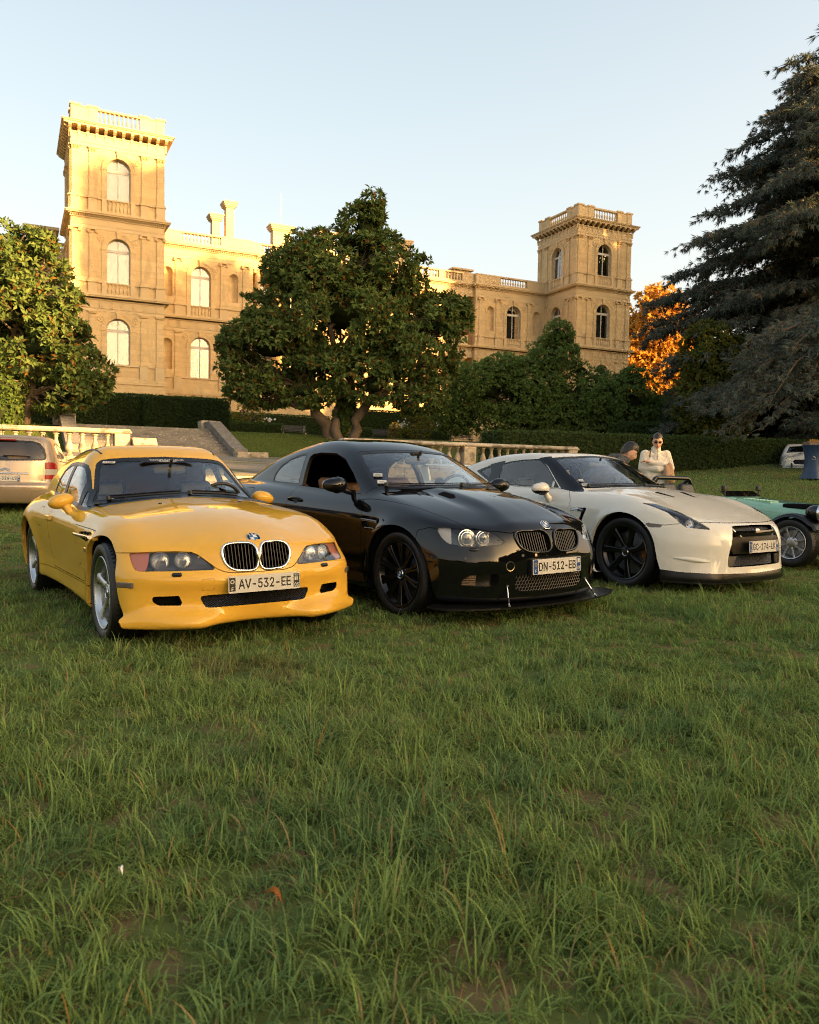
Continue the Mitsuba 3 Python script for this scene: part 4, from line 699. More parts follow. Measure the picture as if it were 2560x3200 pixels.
tz = lambda s, n: terrace_z(s, n)
hedge('tall clipped yew hedge below the left tower, left block beside the magnolia', at_px(205, 0, 47), at_px(330, 0, 47), 47, 49, tz, 2.05, 'm_yew', 81)
hedge('recessed dark section of tall yew hedge below the left tower', at_px(325, 0, 48.2), at_px(458, 0, 48.2), 48.2, 49.6, tz, 2.0, 'm_yew', 82)
hedge('longest tall clipped yew hedge, behind the top of the garden steps', at_px(456, 0, 47), at_px(716, 0, 47), 47, 49.4, tz, 1.95, 'm_yew', 83)
hedge('shaded yew hedge at far left, under the sunlit magnolia', at_px(-120, 0, 50), at_px(210, 0, 50), 50, 51.5, tz, 1.9, 'm_yew', 84, dens=90)
hedge('dark hedge below the palace loggia, behind the big magnolia trunk', at_px(716, 0, 66), at_px(1030, 0, 66), 66, 68, tz, 1.9, 'm_yew', 85, dens=80)
hedge('sun-touched hedge below the palace loggia, right of the magnolia trunk', at_px(1110, 0, 64), at_px(1400, 0, 64), 64, 66, tz, 2.6, 'm_boxwood', 86, dens=80)
hedge('low clipped box hedge beside the garden steps, left of the first bench', at_px(706, 0, 57), at_px(880, 0, 57), 57, 58.3, tz, .95, 'm_boxwood', 87, dens=110)
hedge('short low box hedge between two benches near the magnolia trunk', at_px(1098, 0, 57), at_px(1162, 0, 57), 57, 58.3, tz, .9, 'm_boxwood', 88, dens=110)
hedge('low clipped box hedge in front of the flowering border, right of the magnolia', at_px(1250, 0, 57), at_px(1404, 0, 57), 57, 58.3, tz, .95, 'm_boxwood', 89, dens=110)
gzf = lambda s, n: ground_z(*np.moveaxis(sn(s, n), -1, 0))
hedge('long dark yew hedge behind the two people, along the lawn at right', 15.3, 34, 24.3, 25.8, lambda s, n: np.full(np.shape(s), 1.50) + .012 * (np.asarray(s) - 15), 1.18, 'm_yew', 90, dens=210, leaf=(5, .075, .5))
hedge('second dark hedge behind the long hedge, under the orange tree', at_px(1955, 0, 33), at_px(2110, 0, 33), 33, 34.5, lambda s, n: np.full(np.shape(s), 2.9), 1.15, 'm_yew', 91, dens=120)
def shrub(label, u, d, lobes, n, mat_key, seed, cat_='shrub', leaf=(6, .14, .5), key='shrub'): tree(key, label, ground_px(u, d, 0), [((0, 0, 0), (.1, 0, 1.2), .05, .02), ((0, 0, 0), (-.4, 0, 1.2), .05, .02)], lobes, n, leaf, mat_key, seed, 12, .0, .30, (.2, 1.0), cat_)
shrub('feathery yellow-green shrub glowing in sun left of the magnolia trunk', 775, 60, [((0, 0, 1.4), (1.2, .8, 1.5)), ((.2, 0, 2.4), (.7, .6, .9))], 520, 'm_shrub', 92)
shrub('bright yellow shrub in the sun behind the low box hedge', 1310, 60, [((0, 0, 1.2), (1.3, .8, 1.0)), ((-.6, 0, 2.1), (.9, .7, .7))], 480, 'm_shrub', 93)
shrub('small tuft of yellow grass beside the bench right of the trunk', 1232, 59, [((0, 0, .6), (.6, .5, .7))], 160, 'm_shrub', 94)
scene['m_white_flower'] = two({'type': 'diffuse', 'reflectance': rgb(.72, .68, .62)})
for u, d, lab in ((1255, 61, 'white flowers by the bright yellow shrub'), (1375, 61, 'cluster of white roses at the right end of the low box hedge'), (835, 61, 'faint white flowers behind the low hedge near the steps')):
    k = thing('flower_cluster', lab, 'flowers'); g = np.random.default_rng(int(u)); put('blossom', cat([sph(ground_px(u, d, 0) + [g.normal(0, .38), g.normal(0, .2), 1.25 + g.normal(0, .14)], .065, 1) for _ in range(26)]), 'm_white_flower', k, kind='stuff')
# the wood around the far side of the lawn: it shades the cars and shows in their paint
def wood():
    g = np.random.default_rng(301); h = np.array([math.cos(SUN_AZ), math.sin(SUN_AZ)]); p = np.array([-h[1], h[0]]); V, F, UV, In, o = [], [], [], [], 0
    spots = []
    for q in np.arange(-14, 10.2, 2.6): spots.append((q, 70 + g.normal(0, 2), 21.6 + g.normal(0, .8), 3.2))
    for q in (11.2, 12.2, 13.3): spots.append((q, 70, 16.6, .9))
    for q in np.arange(19.6, 24, 2.0): spots.append((q, 70 + g.normal(0, 1), 19.3 + g.normal(0, .5), 1.6))
    for q in (24.8, 26.2): spots.append((q, 70, 27.5, 1.8))
    for q in np.arange(26.5, 39.5, 3.1): spots.append((q, 70 + g.normal(0, 2), 33.4 + g.normal(0, 1.8), 2.6))
    for q in np.arange(42, 51, 3.4): spots.append((q, 70 + g.normal(0, 2), 24.0 + g.normal(0, 1.2), 2.8))
    for q in np.arange(55, 63, 3.0): spots.append((q, 9 + g.normal(0, 1.5), 43.0 + g.normal(0, .8), 2.9))
    for q in np.arange(64.5, 77, 3.2): spots.append((q, 9 + g.normal(0, 1.5), 37.0 + g.normal(0, 1.3), 2.8))
    for q in np.arange(79, 90, 3.6): spots.append((q, 12 + g.normal(0, 2), 17 + g.normal(0, 4), 2.3))
    for q in np.arange(92.5, 116, 3.4): spots.append((q, 9 + g.normal(0, 2), 44.5 + g.normal(0, 1), 3.0))
    xy = [(p * q + h * a, H, w) for q, a, H, w in spots]
    for az in np.arange(math.radians(172), math.radians(316), .045):
        r = 92 + g.normal(0, 6); xy.append((np.array([math.cos(az), math.sin(az)]) * r, 3.5 + 5.5 * meshkit.noise(np.array([az * 5, 0, 0])) + g.normal(0, 1.4), 2.6 + g.random()))
    for c, H, w in xy:
        n = int(40 + H * 22); t = g.random(n) ** .8; z = .6 + (H - .6) * t; rad = w * (1.15 - .75 * t) * (.6 + .6 * g.random(n)); a = g.uniform(0, 2 * PI, n); P = np.c_[c[0] + rad * np.cos(a), c[1] + rad * np.sin(a), z]
        v, f, uv = leaf_rosettes(P, np.c_[np.cos(a), np.sin(a), np.full(n, .4)], 4, .95, .7, int(abs(c[0] * 31 + c[1] * 7)) + 1, .3, .9); V.append(v); F.append(f + o); UV.append(uv); o += len(v)
        m = tube([(c[0], c[1], zz) for zz in np.linspace(0, H * .96, 6)], w * np.array([.55, .85, .80, .66, .42, .1]), 9); In.append(m)
    k = 'woodland'; labels[k] = {'label': 'dark wood around the lawn behind the camera, seen only as reflections in the car paint', 'category': 'wood', 'kind': 'stuff'}
    scene['woodland__001'] = {**mikit.ply((np.vstack(V), np.vstack(F)), smooth=True, uv=np.vstack(UV)), 'bsdf': {'type': 'ref', 'id': 'm_mixed_leaf'}}; scene['woodland__002'] = {**mikit.ply(cat(In), smooth=True), 'bsdf': {'type': 'ref', 'id': 'm_inner'}}
wood()
# ---------------------------------------------------------------- cars: smooth solids from tables of half widths, decks, noses and roofs (car frame: x forward from the front axle, y left, z up)
def car_solid(t, h=0.016):
    x0, x1 = t['xr']; ym, zm = t['ymax'], t['zmax']
    X = np.arange(x0 - 4 * h, x1 + 4.1 * h, h); Yv = np.arange(-ym - 3 * h, 3.1 * h, h); Z = np.arange(t['zmin'] - 4 * h, zm + 4.1 * h, h); A = np.abs(Yv)
    W = tab2(*t['W'], X, Z)
    for xa, zc, R, amt, sg in t.get('flare', ()):
        d = np.hypot(X[:, None] - xa, Z[None] - zc); W = W + amt * np.exp(-((d - R) / sg) ** 2) * smoothnp(0.05, 0.3, Z)[None]
    side = nrm(A[None, :, None] - W[:, None, :], h)
    T = tab2(*t['T'], X, A); f = smax(side, nrm(Z[None, None, :] - T[:, :, None], h), t.get('rs', 0.10))
    Fr = tab2(t['F'][0], t['F'][1], np.transpose(t['F'][2]), A, Z); f = smax(f, nrm(X[:, None, None] - Fr[None], h), t.get('rf', 0.06))
    Rr = tab2(t['R'][0], t['R'][1], np.transpose(t['R'][2]), A, Z); f = smax(f, nrm(Rr[None] - X[:, None, None], h), 0.08)
    f = smax(f, np.broadcast_to((tab1(*t['B'], X)[:, None] - Z[None])[:, None, :], f.shape), 0.03)
    if t.get('sculpt'): f = t['sculpt'](f, X[:, None, None], A[None, :, None], Z[None, None, :])
    if 'G' in t:
        G = tab1(*t['G'], Z)[None] * tab1(*t['Gx'], X)[:, None]; bow, crown = t['bow']
        xs = X[:, None] + bow * A[None] ** 2 * smoothnp(-1.9, -1.2, X)[:, None] - 0.35 * bow * A[None] ** 2 * (1 - smoothnp(-2.2, -1.4, X))[:, None]
        roof = Akima1DInterpolator(*map(np.asarray, t['roof']))(np.clip(xs, min(t['roof'][0]), max(t['roof'][0]))) - crown * A[None] ** 2 - 0.7 * np.maximum(xs - max(t['roof'][0]), 0) - 1.2 * np.maximum(min(t['roof'][0]) - xs, 0)
        g = smax(nrm(A[None, :, None] - G[:, None, :], h), nrm(Z[None, None, :] - roof[:, :, None], h), t.get('rg', 0.09))
        g = smax(g, np.broadcast_to(.55 - Z[None, None, :], g.shape), .05)
        f = smin(f, g, t.get('rb', 0.03))
    if t.get('after'): f = t['after'](f, X[:, None, None], A[None, :, None], Z[None, None, :])
    f = gaussian_filter(f, 0.9)
    M = surface_net(f, np.array([X[0], Yv[0], Z[0]]), h); M, _ = cut(M, M[0][:, 1])
    M[2][np.abs(M[0][:, 1]) < 1e-6, 1] = 0
    return M
def smoothnp(a, b, x):
    if a > b: return 1 - smoothnp(b, a, x)
    t = np.clip((np.asarray(x, float) - a) / (b - a), 0, 1); return t * t * (3 - 2 * t)
MIR = np.diag([1, -1, 1, 1.0])
def mirm(m): return xf(m, MIR) if not isinstance(m, tuple) else mirror(m)
def fix(m):
    m = m.copy(); m.fix_normals(); return m
class Car:
    """splits a half body into panels, glass, lamps and openings and writes them as parts."""
    def __init__(s, root, tab, M, paint, h=0.015):
        s.root, s.M, s.paint, s.rest = root, M, paint, car_solid(tab, h); s.ref = as_tm(both(s.rest)); s.black = 'black_trim'
    def put(s, name, mesh, bsdf, smooth=30, label=None, parent=None):
        return put(name, mesh, bsdf, (s.root + '__' + parent) if parent else s.root, s.M, smooth=False if isinstance(mesh, tuple) else smooth, label=label)
    def pair(s, name, mesh, bsdf, smooth=30, label=None):
        s.put(name, mesh, bsdf, smooth, label); s.put(name, mirm(mesh), bsdf, smooth, label)
    def sd(s, V, proj, poly):
        a = np.abs(V[:, 1]); poly = np.asarray(poly, float)
        P = {'s': (V[:, 0], V[:, 2]), 'h': (a, V[:, 2]), 'o': (a * math.cos(.7) - V[:, 0] * math.sin(.7), V[:, 2]), 't': (V[:, 0], a)}[proj]
        return sdpoly(np.stack(P, 1), poly)
    def field(s, V, proj, poly, lim=None, r=0):
        d = s.sd(V, proj, rpoly(poly, r) if r else poly)
        if lim is not None: d = np.maximum(d, lim(V[:, 0], np.abs(V[:, 1]), V[:, 2]))
        return d
    def take(s, proj, poly, lim=None, r=0, gap=0.0):
        f = s.field(s.rest[0], proj, poly, lim, r)
        if gap:
            inn = cut(s.rest, f + gap)[0]; s.rest = cut(s.rest, f - gap)[1]
        else: inn, s.rest = cut(s.rest, f)
        return inn
    def panel(s, name, proj, poly, lim=None, r=0, gap=0.0022, one=False, paint=None, label=None):
        p = s.take(proj, poly, lim, r, gap); f = s.field(p[0], proj, poly, lim, r); p = joinm(p, wall(p, depth=0.015, keep=np.abs(f + gap) < 4e-4))
        if one: s.put(name, both(p), paint or s.paint, label=label)
        else: s.pair(name, p, paint or s.paint, label=label)
        return p
    def arch(s, xa, zc, R, amin=.52, ext=None):
        V = s.rest[0]; f = np.hypot(V[:, 0] - xa, V[:, 2] - zc) - R
        if ext: f = smin(f, sdpoly(V[:, [0, 2]], np.array([(xa, zc + .01), (xa + R - .002, zc + .01), (xa + ext, zc - .14), (xa + ext, -.1), (xa, -.1)])), .03)
        f = np.maximum(f, amin - np.abs(V[:, 1]))
        inn, s.rest = cut(s.rest, f); w = wall(inn, vec=[0, .035, 0]); s.rest = joinm(s.rest, w)
        a = np.linspace(-.35, PI + .35, 30); o = []
        P = np.stack([xa + (R + .012) * np.cos(a), zc + (R + .012) * np.sin(a)], 1)
        V = np.vstack([np.c_[P[:, 0], np.full(30, -.90 + .04), P[:, 1]], np.c_[P[:, 0], np.full(30, -.5), P[:, 1]]]); i = np.arange(29)
        edge = np.vstack([np.c_[P[:, 0], P[:, 1]]])
        # pull the liner's outer edge just inside the body side
        for j in range(30):
            h = s.ref.ray.intersects_location([[edge[j, 0], -2, min(max(edge[j, 1], .2), .9)]], [[0, 1, 0]], multiple_hits=False)[0]
            V[j, 1] = (h[0][1] if len(h) else -.8) + .045
        m = tm(V, np.vstack([np.stack([i, i + 1, i + 31], 1), np.stack([i, i + 31, i + 30], 1)]))
        disc = prism(Polygon(np.c_[xa + (R + .02) * np.cos(a), zc + (R + .02) * np.sin(a)]), -.52, -.50, 'xzy')
        s.pair('wheel_arch_liner', cat(m, disc), 'matt_black')
    def hole(s, proj, poly, lim=None, r=0, depth=0.06, vec=None, mat='matt_black', name='intake_duct', one=False, lip=0.012):
        p = s.take(proj, poly, lim, r)
        s.rest = joinm(s.rest, wall(p, vec=None if vec is None else np.asarray(vec) * (lip / np.linalg.norm(vec)), depth=lip if vec is None else None))
        b = joinm(shift(p, vec, depth), wall(p, vec, depth * .995 if vec is None else None))
        if vec is not None: b = joinm(shift(p, vec), wall(p, vec))
        if name:
            if one: s.put(name, both(b), mat)
            else: s.pair(name, b, mat)
        return p
    def glass(s, name, proj, poly, lim=None, r=0, one=False, mat='car_glass', seal=0.012, label=None):
        p = s.take(proj, poly, lim, r); s.rest = joinm(s.rest, wall(p, depth=.03))
        f = s.field(p[0], proj, poly, lim, r) if seal else None
        if seal:
            g, ring = cut(p, f + seal); ring = joinm(shift(ring, depth=.002), wall(ring, depth=.02))
            g = shift(g, depth=.004)
            if one: s.put('window_seal', both(ring), s.black)
            else: s.pair('window_seal', ring, s.black)
        else: g = shift(p, depth=.003)
        if one: s.put(name, both(g), mat, label=label)
        else: s.pair(name, g, mat, label=label)
        return p
    def hit(s, o, d):
        l, _, t = s.ref.ray.intersects_location([o], [d], multiple_hits=False)
        n = s.ref.face_normals[t[0]]; return l[0], n * np.sign(-(n @ np.asarray(d, float)))
    def front(s, y, z): return s.hit([3, y, z], [-1, 0, 0])
    def side(s, x, z): return s.hit([x, -3, z], [0, 1, 0])
    def top(s, x, y): return s.hit([x, y, 3], [0, 0, -1])
def frame(p, n, up=(0, 0, 1), off=0.0):
    """matrix whose local x reads along the surface to the viewer's right, y up the surface and z out of it."""
    n = np.asarray(n, float) / np.linalg.norm(n); up = np.asarray(up, float); y = up - n * (up @ n); y /= np.linalg.norm(y); x = np.cross(y, n)
    M = np.eye(4); M[:3, 0], M[:3, 1], M[:3, 2], M[:3, 3] = x, y, n, np.asarray(p) + off * n; return M
def text(t, h, sx=1.0, depth=.0015, bold=False):
    m = meshkit.text_mesh(t, h, depth, bold); m.apply_transform(np.diag([sx, 1, 1, 1.0])); b = m.bounds; m.apply_translation([-(b[0][0] + b[1][0]) / 2, -(b[0][1] + b[1][1]) / 2, 0]); return m
def fit_text(t, w, h, depth=.0015, bold=False):
    m = text(t, h, 1, depth, bold); b = m.bounds; m.apply_transform(np.diag([w / (b[1][0] - b[0][0]), h / (b[1][1] - b[0][1]), 1, 1.0])); return m
def number_plate(root, M, F, W, H, chars, dept, band, region=None, name='number_plate'):
    k = root + '__' + name
    while k in scene: k = key_for(k)
    pl = rpoly([(-W / 2, -H / 2), (W / 2, -H / 2), (W / 2, H / 2), (-W / 2, H / 2)], .008)
    scene[k] = {**mikit.ply(xf(prism(Polygon(pl), 0, .004), F), smooth=False), 'bsdf': {'type': 'ref', 'id': 'plate_white'}, 'to_world': M}
    def sub(n, m, b): put(n, xf(m, F), b, k, M)
    bw = .085 * W
    for sx in (-1, 1):
        x = sx * (W / 2 - bw * .62); inset = .1 * H if band == 'plate_black' else .035 * H
        sub('band', box(x - bw / 2, x + bw / 2, -H / 2 + inset, H / 2 - inset, .004, .0045), band)
    xl, xr = -W / 2 + bw * .62, W / 2 - bw * .62
    stars = cat([mv(trimesh.creation.cylinder(.0032, .0006, sections=5), xl + .26 * bw * math.cos(a), H * .17 + .26 * bw * math.sin(a), .0049) for a in np.arange(12) * PI / 6])
    sub('star_ring', stars, 'plate_star' if band != 'plate_black' else 'plate_white')
    sub('country_letter', mv(text('F', H * .2, .9, .0008, True), xl, -H * .26, .0045), 'plate_white')
    if dept: sub('department_number', mv(fit_text(dept, bw * .72, H * .24, .0008, True), xr, -H * .26, .0045), 'plate_white')
    if region: sub('region_name', mv(fit_text(region, bw * .75, H * .08, .0008, True), xr, H * .32, .0045), 'plate_white')
    sub('region_mark', cat(box(xr - bw * .3, xr - bw * .02, H * .0, H * .22, .0045, .005), box(xr + bw * .06, xr + bw * .22, H * .02, H * .24, .0045, .005)) if band == 'plate_black' else box(xr - bw * .3, xr + bw * .3, H * .1, H * .38, .0045, .0049), 'plate_white' if band != 'region_red' else 'plate_white')
    cw = W * (.80 if W > .5 else .76) - bw * .35
    sub('characters', mv(fit_text(chars, cw, H * .58, .0012, True), 0, 0, .004), 'plate_ink')
def roundel(c, F, r, name='badge'):
    k = c.root + '__' + name; n = 0
    while k in scene: n += 1; k = f'{c.root}__{name}_{n:03d}'
    q = lambda a0, a1, r0, r1: Polygon([(r1 * math.cos(a), r1 * math.sin(a)) for a in np.linspace(a0, a1, 14)] + [(r0 * math.cos(a), r0 * math.sin(a)) for a in np.linspace(a1, a0, 14)])
    scene[k] = {**mikit.ply(xf(lathe([(0, .004), (r * .94, .003), (r, .001), (r, -.006)], 36), F), smooth=30), 'bsdf': {'type': 'ref', 'id': 'black_gloss'}, 'to_world': c.M}
    sub = lambda nm, m, b: put(nm, xf(m, F), b, k, c.M)
    sub('rim', lathe([(r * .95, .003), (r * .97, .006), (r * 1.03, .005), (r * 1.05, -.004)], 36), 'chrome')
    sub('inner_ring', lathe([(r * .56, .004), (r * .58, .006), (r * .62, .006), (r * .64, .003)], 36), 'chrome')
    for i in range(4): sub('quadrant', prism(q(i * PI / 2, (i + 1) * PI / 2, 0.001, r * .57), .003, .0052), 'roundel_blue' if i % 2 else 'roundel_white')
    for t, a in (('B', 40), ('M', 0), ('W', -40)):
        sub('letter', xf(mv(text(t, r * .26, 1, .001, True), 0, r * .79, .0035), rot(a, [0, 0, 1])), 'roundel_white')
def strip_on(c, pts, r, lift=.0, n=6): return tube(pts, r, n)
def spoke_mesh(st, n=1):
    """st: list of (radius, angle offset, half width, depth y of the face, thickness, bevel)."""
    V, F = [], []
    for r, a, w, y, t, b in st:
        ca, sa = math.cos(a), math.sin(a)
        for u, d in ((-w, t), (-w, b), (-w * .62, 0), (w * .62, 0), (w, b), (w, t)):
            V.append((r * ca - u * sa, y + d, r * sa + u * ca))
    m = len(st)
    for i in range(m - 1):
        for j in range(6):
            a, b = i * 6 + j, i * 6 + (j + 1) % 6; F += [(a, b, b + 6), (a, b + 6, a + 6)]
    return tm(V, F)
def build_wheel(c, x, side, ay, zc, R, width, rr, st, nsp, rim_mat, hub=None, caliper=None, face=0.0, pair=0.0, disc=True):
    """a wheel with its axle along y; the face looks out on the given side (-1 right). ay: distance of the rim face from the middle of the car."""
    k = c.root + '__wheel'; n = 0
    while any(q.startswith(k + '__') for q in scene): n += 1; k = f'{c.root}__wheel_{n:03d}'
    M = c.M @ T4().translate([x, side * ay, zc]) @ (T4().rotate([0, 0, 1], 180) if side > 0 else T4()) @ T4().rotate([0, 1, 0], 17.0 * (x + side))
    w = width; s = R - rr
    prof = [(rr - .012, .012), (rr + .004, .0), (rr + .012, -.004), (rr + s * .35, -.014), (rr + s * .62, -.016), (rr + s * .80, -.010), (R - .012, .006), (R - .003, .018), (R, .03)]
    for g in (.27, .43, .58, .74): prof += [(R, w * g - .006), (R - .007, w * g - .004), (R - .007, w * g + .004), (R, w * g + .006)]
    prof += [(R, w - .03), (R - .012, w - .006), (rr + s * .5, w + .014), (rr, w)]
    ty = lathe(prof, 72, 'y')
    grooves = []
    for i in range(60):
        a = i / 60 * 2 * PI
        for u0, u1 in ((.012, w * .24), (w * .77, w - .012)):
            g = box(-.0025, .0025, u0, u1, -.004, .0012); grooves.append(xf(mv(xf(g, rot(12 if u0 < .1 else -12, [0, 0, 1])), 0, 0, R), rot(math.degrees(a), [0, 1, 0])))
    letters = []
    put('tyre', ty, 'tyre_rubber', k, M, smooth=35)
    put('tread_sipes', cat(grooves), 'matt_black', k, M)
    barrel = lathe([(rr - .004, .002), (rr + .003, -.004), (rr - .001, -.008), (rr - .010, -.004), (rr - .016, .012), (rr - .032, .03), (rr - .035, w * .7), (rr - .01, w)], 72, 'y')
    put('rim', barrel, rim_mat, k, M, smooth=40)
    for i in range(nsp):
        for pp in ((-pair, pair) if pair else (0,)):
            a = i / nsp * 2 * PI + pp
            put('spoke', xf(spoke_mesh(st), rot(-math.degrees(a), [0, 1, 0])), rim_mat, k, M, smooth=40)
    put('hub', lathe([(0, st[0][3] - .004), (.045, st[0][3] - .004), (.062, st[0][3] + .004), (.078, st[0][3] + .02), (.078, w * .6)], 36, 'y'), rim_mat, k, M, smooth=40)
    put('wheel_bolts', cat([xf(mv(lathe([(0, -.004), (.008, -.004), (.011, .0), (.011, .03)], 10, 'y'), 0, st[0][3] + .004, .057), rot(72 * i, [0, 1, 0])) for i in range(5)]), 'dark_metal', k, M, smooth=30)
    if hub:
        put('centre_cap', lathe([(0, st[0][3] - .010), (.026, st[0][3] - .009), (.034, st[0][3] - .005), (.034, st[0][3])], 30, 'y'), hub, k, M, smooth=40)
        if hub == 'black_gloss':
            for i in range(4):
                q = Polygon([(0, 0)] + [(.019 * math.cos(a), .019 * math.sin(a)) for a in np.linspace(i * PI / 2, (i + 1) * PI / 2, 8)])
                put('cap_quadrant', prism(q, st[0][3] - .0115, st[0][3] - .0095, 'xzy'), 'roundel_blue' if i % 2 else 'roundel_white', k, M)
        put('cap_ring', lathe([(.031, st[0][3] - .009), (.034, st[0][3] - .011), (.037, st[0][3] - .006)], 30, 'y'), 'chrome', k, M, smooth=40)
    if disc: put('brake_disc', lathe([(.07, w * .45), (rr * .80, w * .45), (rr * .80, w * .45 + .03), (.07, w * .45 + .03)], 40, 'y'), 'brake_steel', k, M)
    if caliper:
        a = np.linspace(-.42, .42, 9) + (0.15 if side < 0 else PI - .15)
        o, i_ = rr * .86, rr * .58
        g = Polygon([(o * math.cos(t), o * math.sin(t)) for t in a] + [(i_ * math.cos(t), i_ * math.sin(t)) for t in a[::-1]]).buffer(-.012).buffer(.012)
        Mc = c.M @ T4().translate([x, side * ay, zc]) @ (T4().rotate([0, 0, 1], 180) if side > 0 else T4())
        put('brake_caliper', prism(g, w * .28, w * .28 + .09, 'xzy'), caliper, k, Mc)
        put('caliper_ribs', cat([prism(Polygon([(1.01 * o * math.cos(t), o * math.sin(t)), (1.01 * o * math.cos(t + .07), o * math.sin(t + .07)), (i_ * 1.1 * math.cos(t + .07), i_ * 1.1 * math.sin(t + .07)), (i_ * 1.1 * math.cos(t), i_ * 1.1 * math.sin(t))]), w * .28 - .012, w * .28, 'xzy') for t in a[1:-1:2]]), caliper, k, Mc)
def seat(c, x, y, mat_key, head=True, s=1.0):
    k = key_for(c.root + '__seat')
    b = []
    S = lambda p, r: sph(p, r, 1).vertices
    back = hull(np.vstack([S((x - .02, y + dy, .40), .075) for dy in (-.19, .19)] + [S((x - .20, y + dy, .84 * s), .065) for dy in (-.16, .16)] + [S((x - .13, y + dy, .65), .075) for dy in (-.20, .20)]))
    bol = [hull(np.vstack([S((x + .06, y + dy, .45), .05), S((x - .05, y + dy, .72), .05), S((x - .02, y + dy * .95, .45), .05)])) for dy in (-.22, .22)]
    cush = hull(np.vstack([S((x + dx, y + dy, .36 + .04 * (dx > .2)), .075) for dx in (0, .45) for dy in (-.19, .19)]))
    c.put('seat', cat(back, cush, *bol), mat_key, 50)
    if head: put('headrest', hull(np.vstack([S((x - .235, y + dy, .955 * s), .05) for dy in (-.10, .10)] + [S((x - .215, y + dy, .88 * s), .045) for dy in (-.09, .09)])), mat_key, k, c.M, smooth=50)
def cabin(c, x0, x1, belt, a, seat_mat, seats, dash_x, mirror_at, wheel_at, tub='cabin_dark', dash='dash_black'):
    fl = .24
    t = cat(box(x0, x1, -a, a, fl - .02, fl), box(x0, x1, -a, -a + .02, fl, belt), box(x0, x1, a - .02, a, fl, belt), box(x0, x0 + .02, -a, a, fl, belt), box(x1 - .02, x1, -a, a, fl, belt))
    c.put('cabin_tub', t, tub)
    d0, d1, zt = dash_x
    n = 13; ys = np.linspace(-a + .01, a - .01, n); V, F = [], []
    for y in ys:
        bow = .22 * (y / a) ** 2 * (d1 - d0); hood_ = .035 * math.exp(-((y - .36) / .18) ** 2)
        V += [(d1 - bow * .4, y, zt - .10), (d1 - .04 - bow * .4, y, zt - .005), (d0 + .10, y, zt + .005 + hood_), (d0 + .02, y, zt - .03 + hood_), (d0, y, zt - .12), (d0 + .05, y, zt - .32)]
    for i in range(n - 1):
        for j in range(5): p = i * 6 + j; F += [(p, p + 1, p + 7), (p, p + 7, p + 6)]
    c.put('dashboard', fix(tm(V, F)), dash, 40)
    for x, y, s in seats: seat(c, x, y, seat_mat, True, s)
    mx, mz = mirror_at
    m = hull(np.vstack([sph((mx, sy * .10, mz), (.014, .03, .034), 1).vertices for sy in (-1, 1)] + [sph((mx + .012, 0, mz), (.014, .09, .036), 1).vertices]))
    c.put('rear_view_mirror', m, 'grey_plastic', 60); put('stem', tube([(mx + .01, 0, mz + .02), (mx + .05, 0, mz + .07), (mx + .07, 0, mz + .085)], .012), 'black_trim', c.root + '__rear_view_mirror', c.M, smooth=40)
    wx, wy, wz, wr = wheel_at; an = np.linspace(0, 2 * PI, 33)
    P = np.stack([wx + wr * .38 * np.sin(an), wy + wr * np.cos(an), wz + wr * .92 * np.sin(an)], 1)
    c.put('steering_wheel', cat(tube(P, .014, 8, False), hull(np.vstack([sph((wx + .02, wy + dy, wz + dz), .025, 1).vertices for dy in (-.05, .05) for dz in (-.04, .03)])), tube([(wx, wy - wr, wz), (wx + .02, wy, wz), (wx, wy + wr, wz)], .012), tube([(wx - .06, wy, wz - wr * .9), (wx + .02, wy, wz)], .012)), 'leather_black', 50)
def wiper(c, pts, name='wiper'):
    P = np.asarray(pts, float); c.put(name, cat(tube(P, np.linspace(.010, .006, len(P)), 6)), 'black_trim', 40)
    put('blade', cat(*[tube(P + [.005, 0, d], .004, 5) for d in (-.006, .004)]), 'matt_black', c.root + '__' + name if False else key_last, c.M) if False else None
def lamp_unit(c, p, d, r, depth, k, ring='chrome', glassy='lamp_lens', reflect='lamp_chrome'):
    """a round lamp: reflector bowl, ring and a lens, facing d."""
    d = np.asarray(d, float); F = frame(p, d)
    for nm, m, b in (('reflector', lathe([(.012, -depth), (r * .6, -depth * .75), (r * .9, -depth * .3), (r, 0)], 28), reflect), ('ring', lathe([(r * .93, -.004), (r * .97, .006), (r * 1.06, .005), (r * 1.08, -.012)], 28), ring),
                     ('lens', lathe([(0, .016), (r * .35, .0145), (r * .7, .009), (r * .95, .0)], 28), glassy)):
        put(nm, xf(m, F), b, k, c.M, smooth=50)
        put(nm, mirm(xf(m, F)), b, k_left(k), c.M, smooth=50)
def k_left(k): return k + '_001'
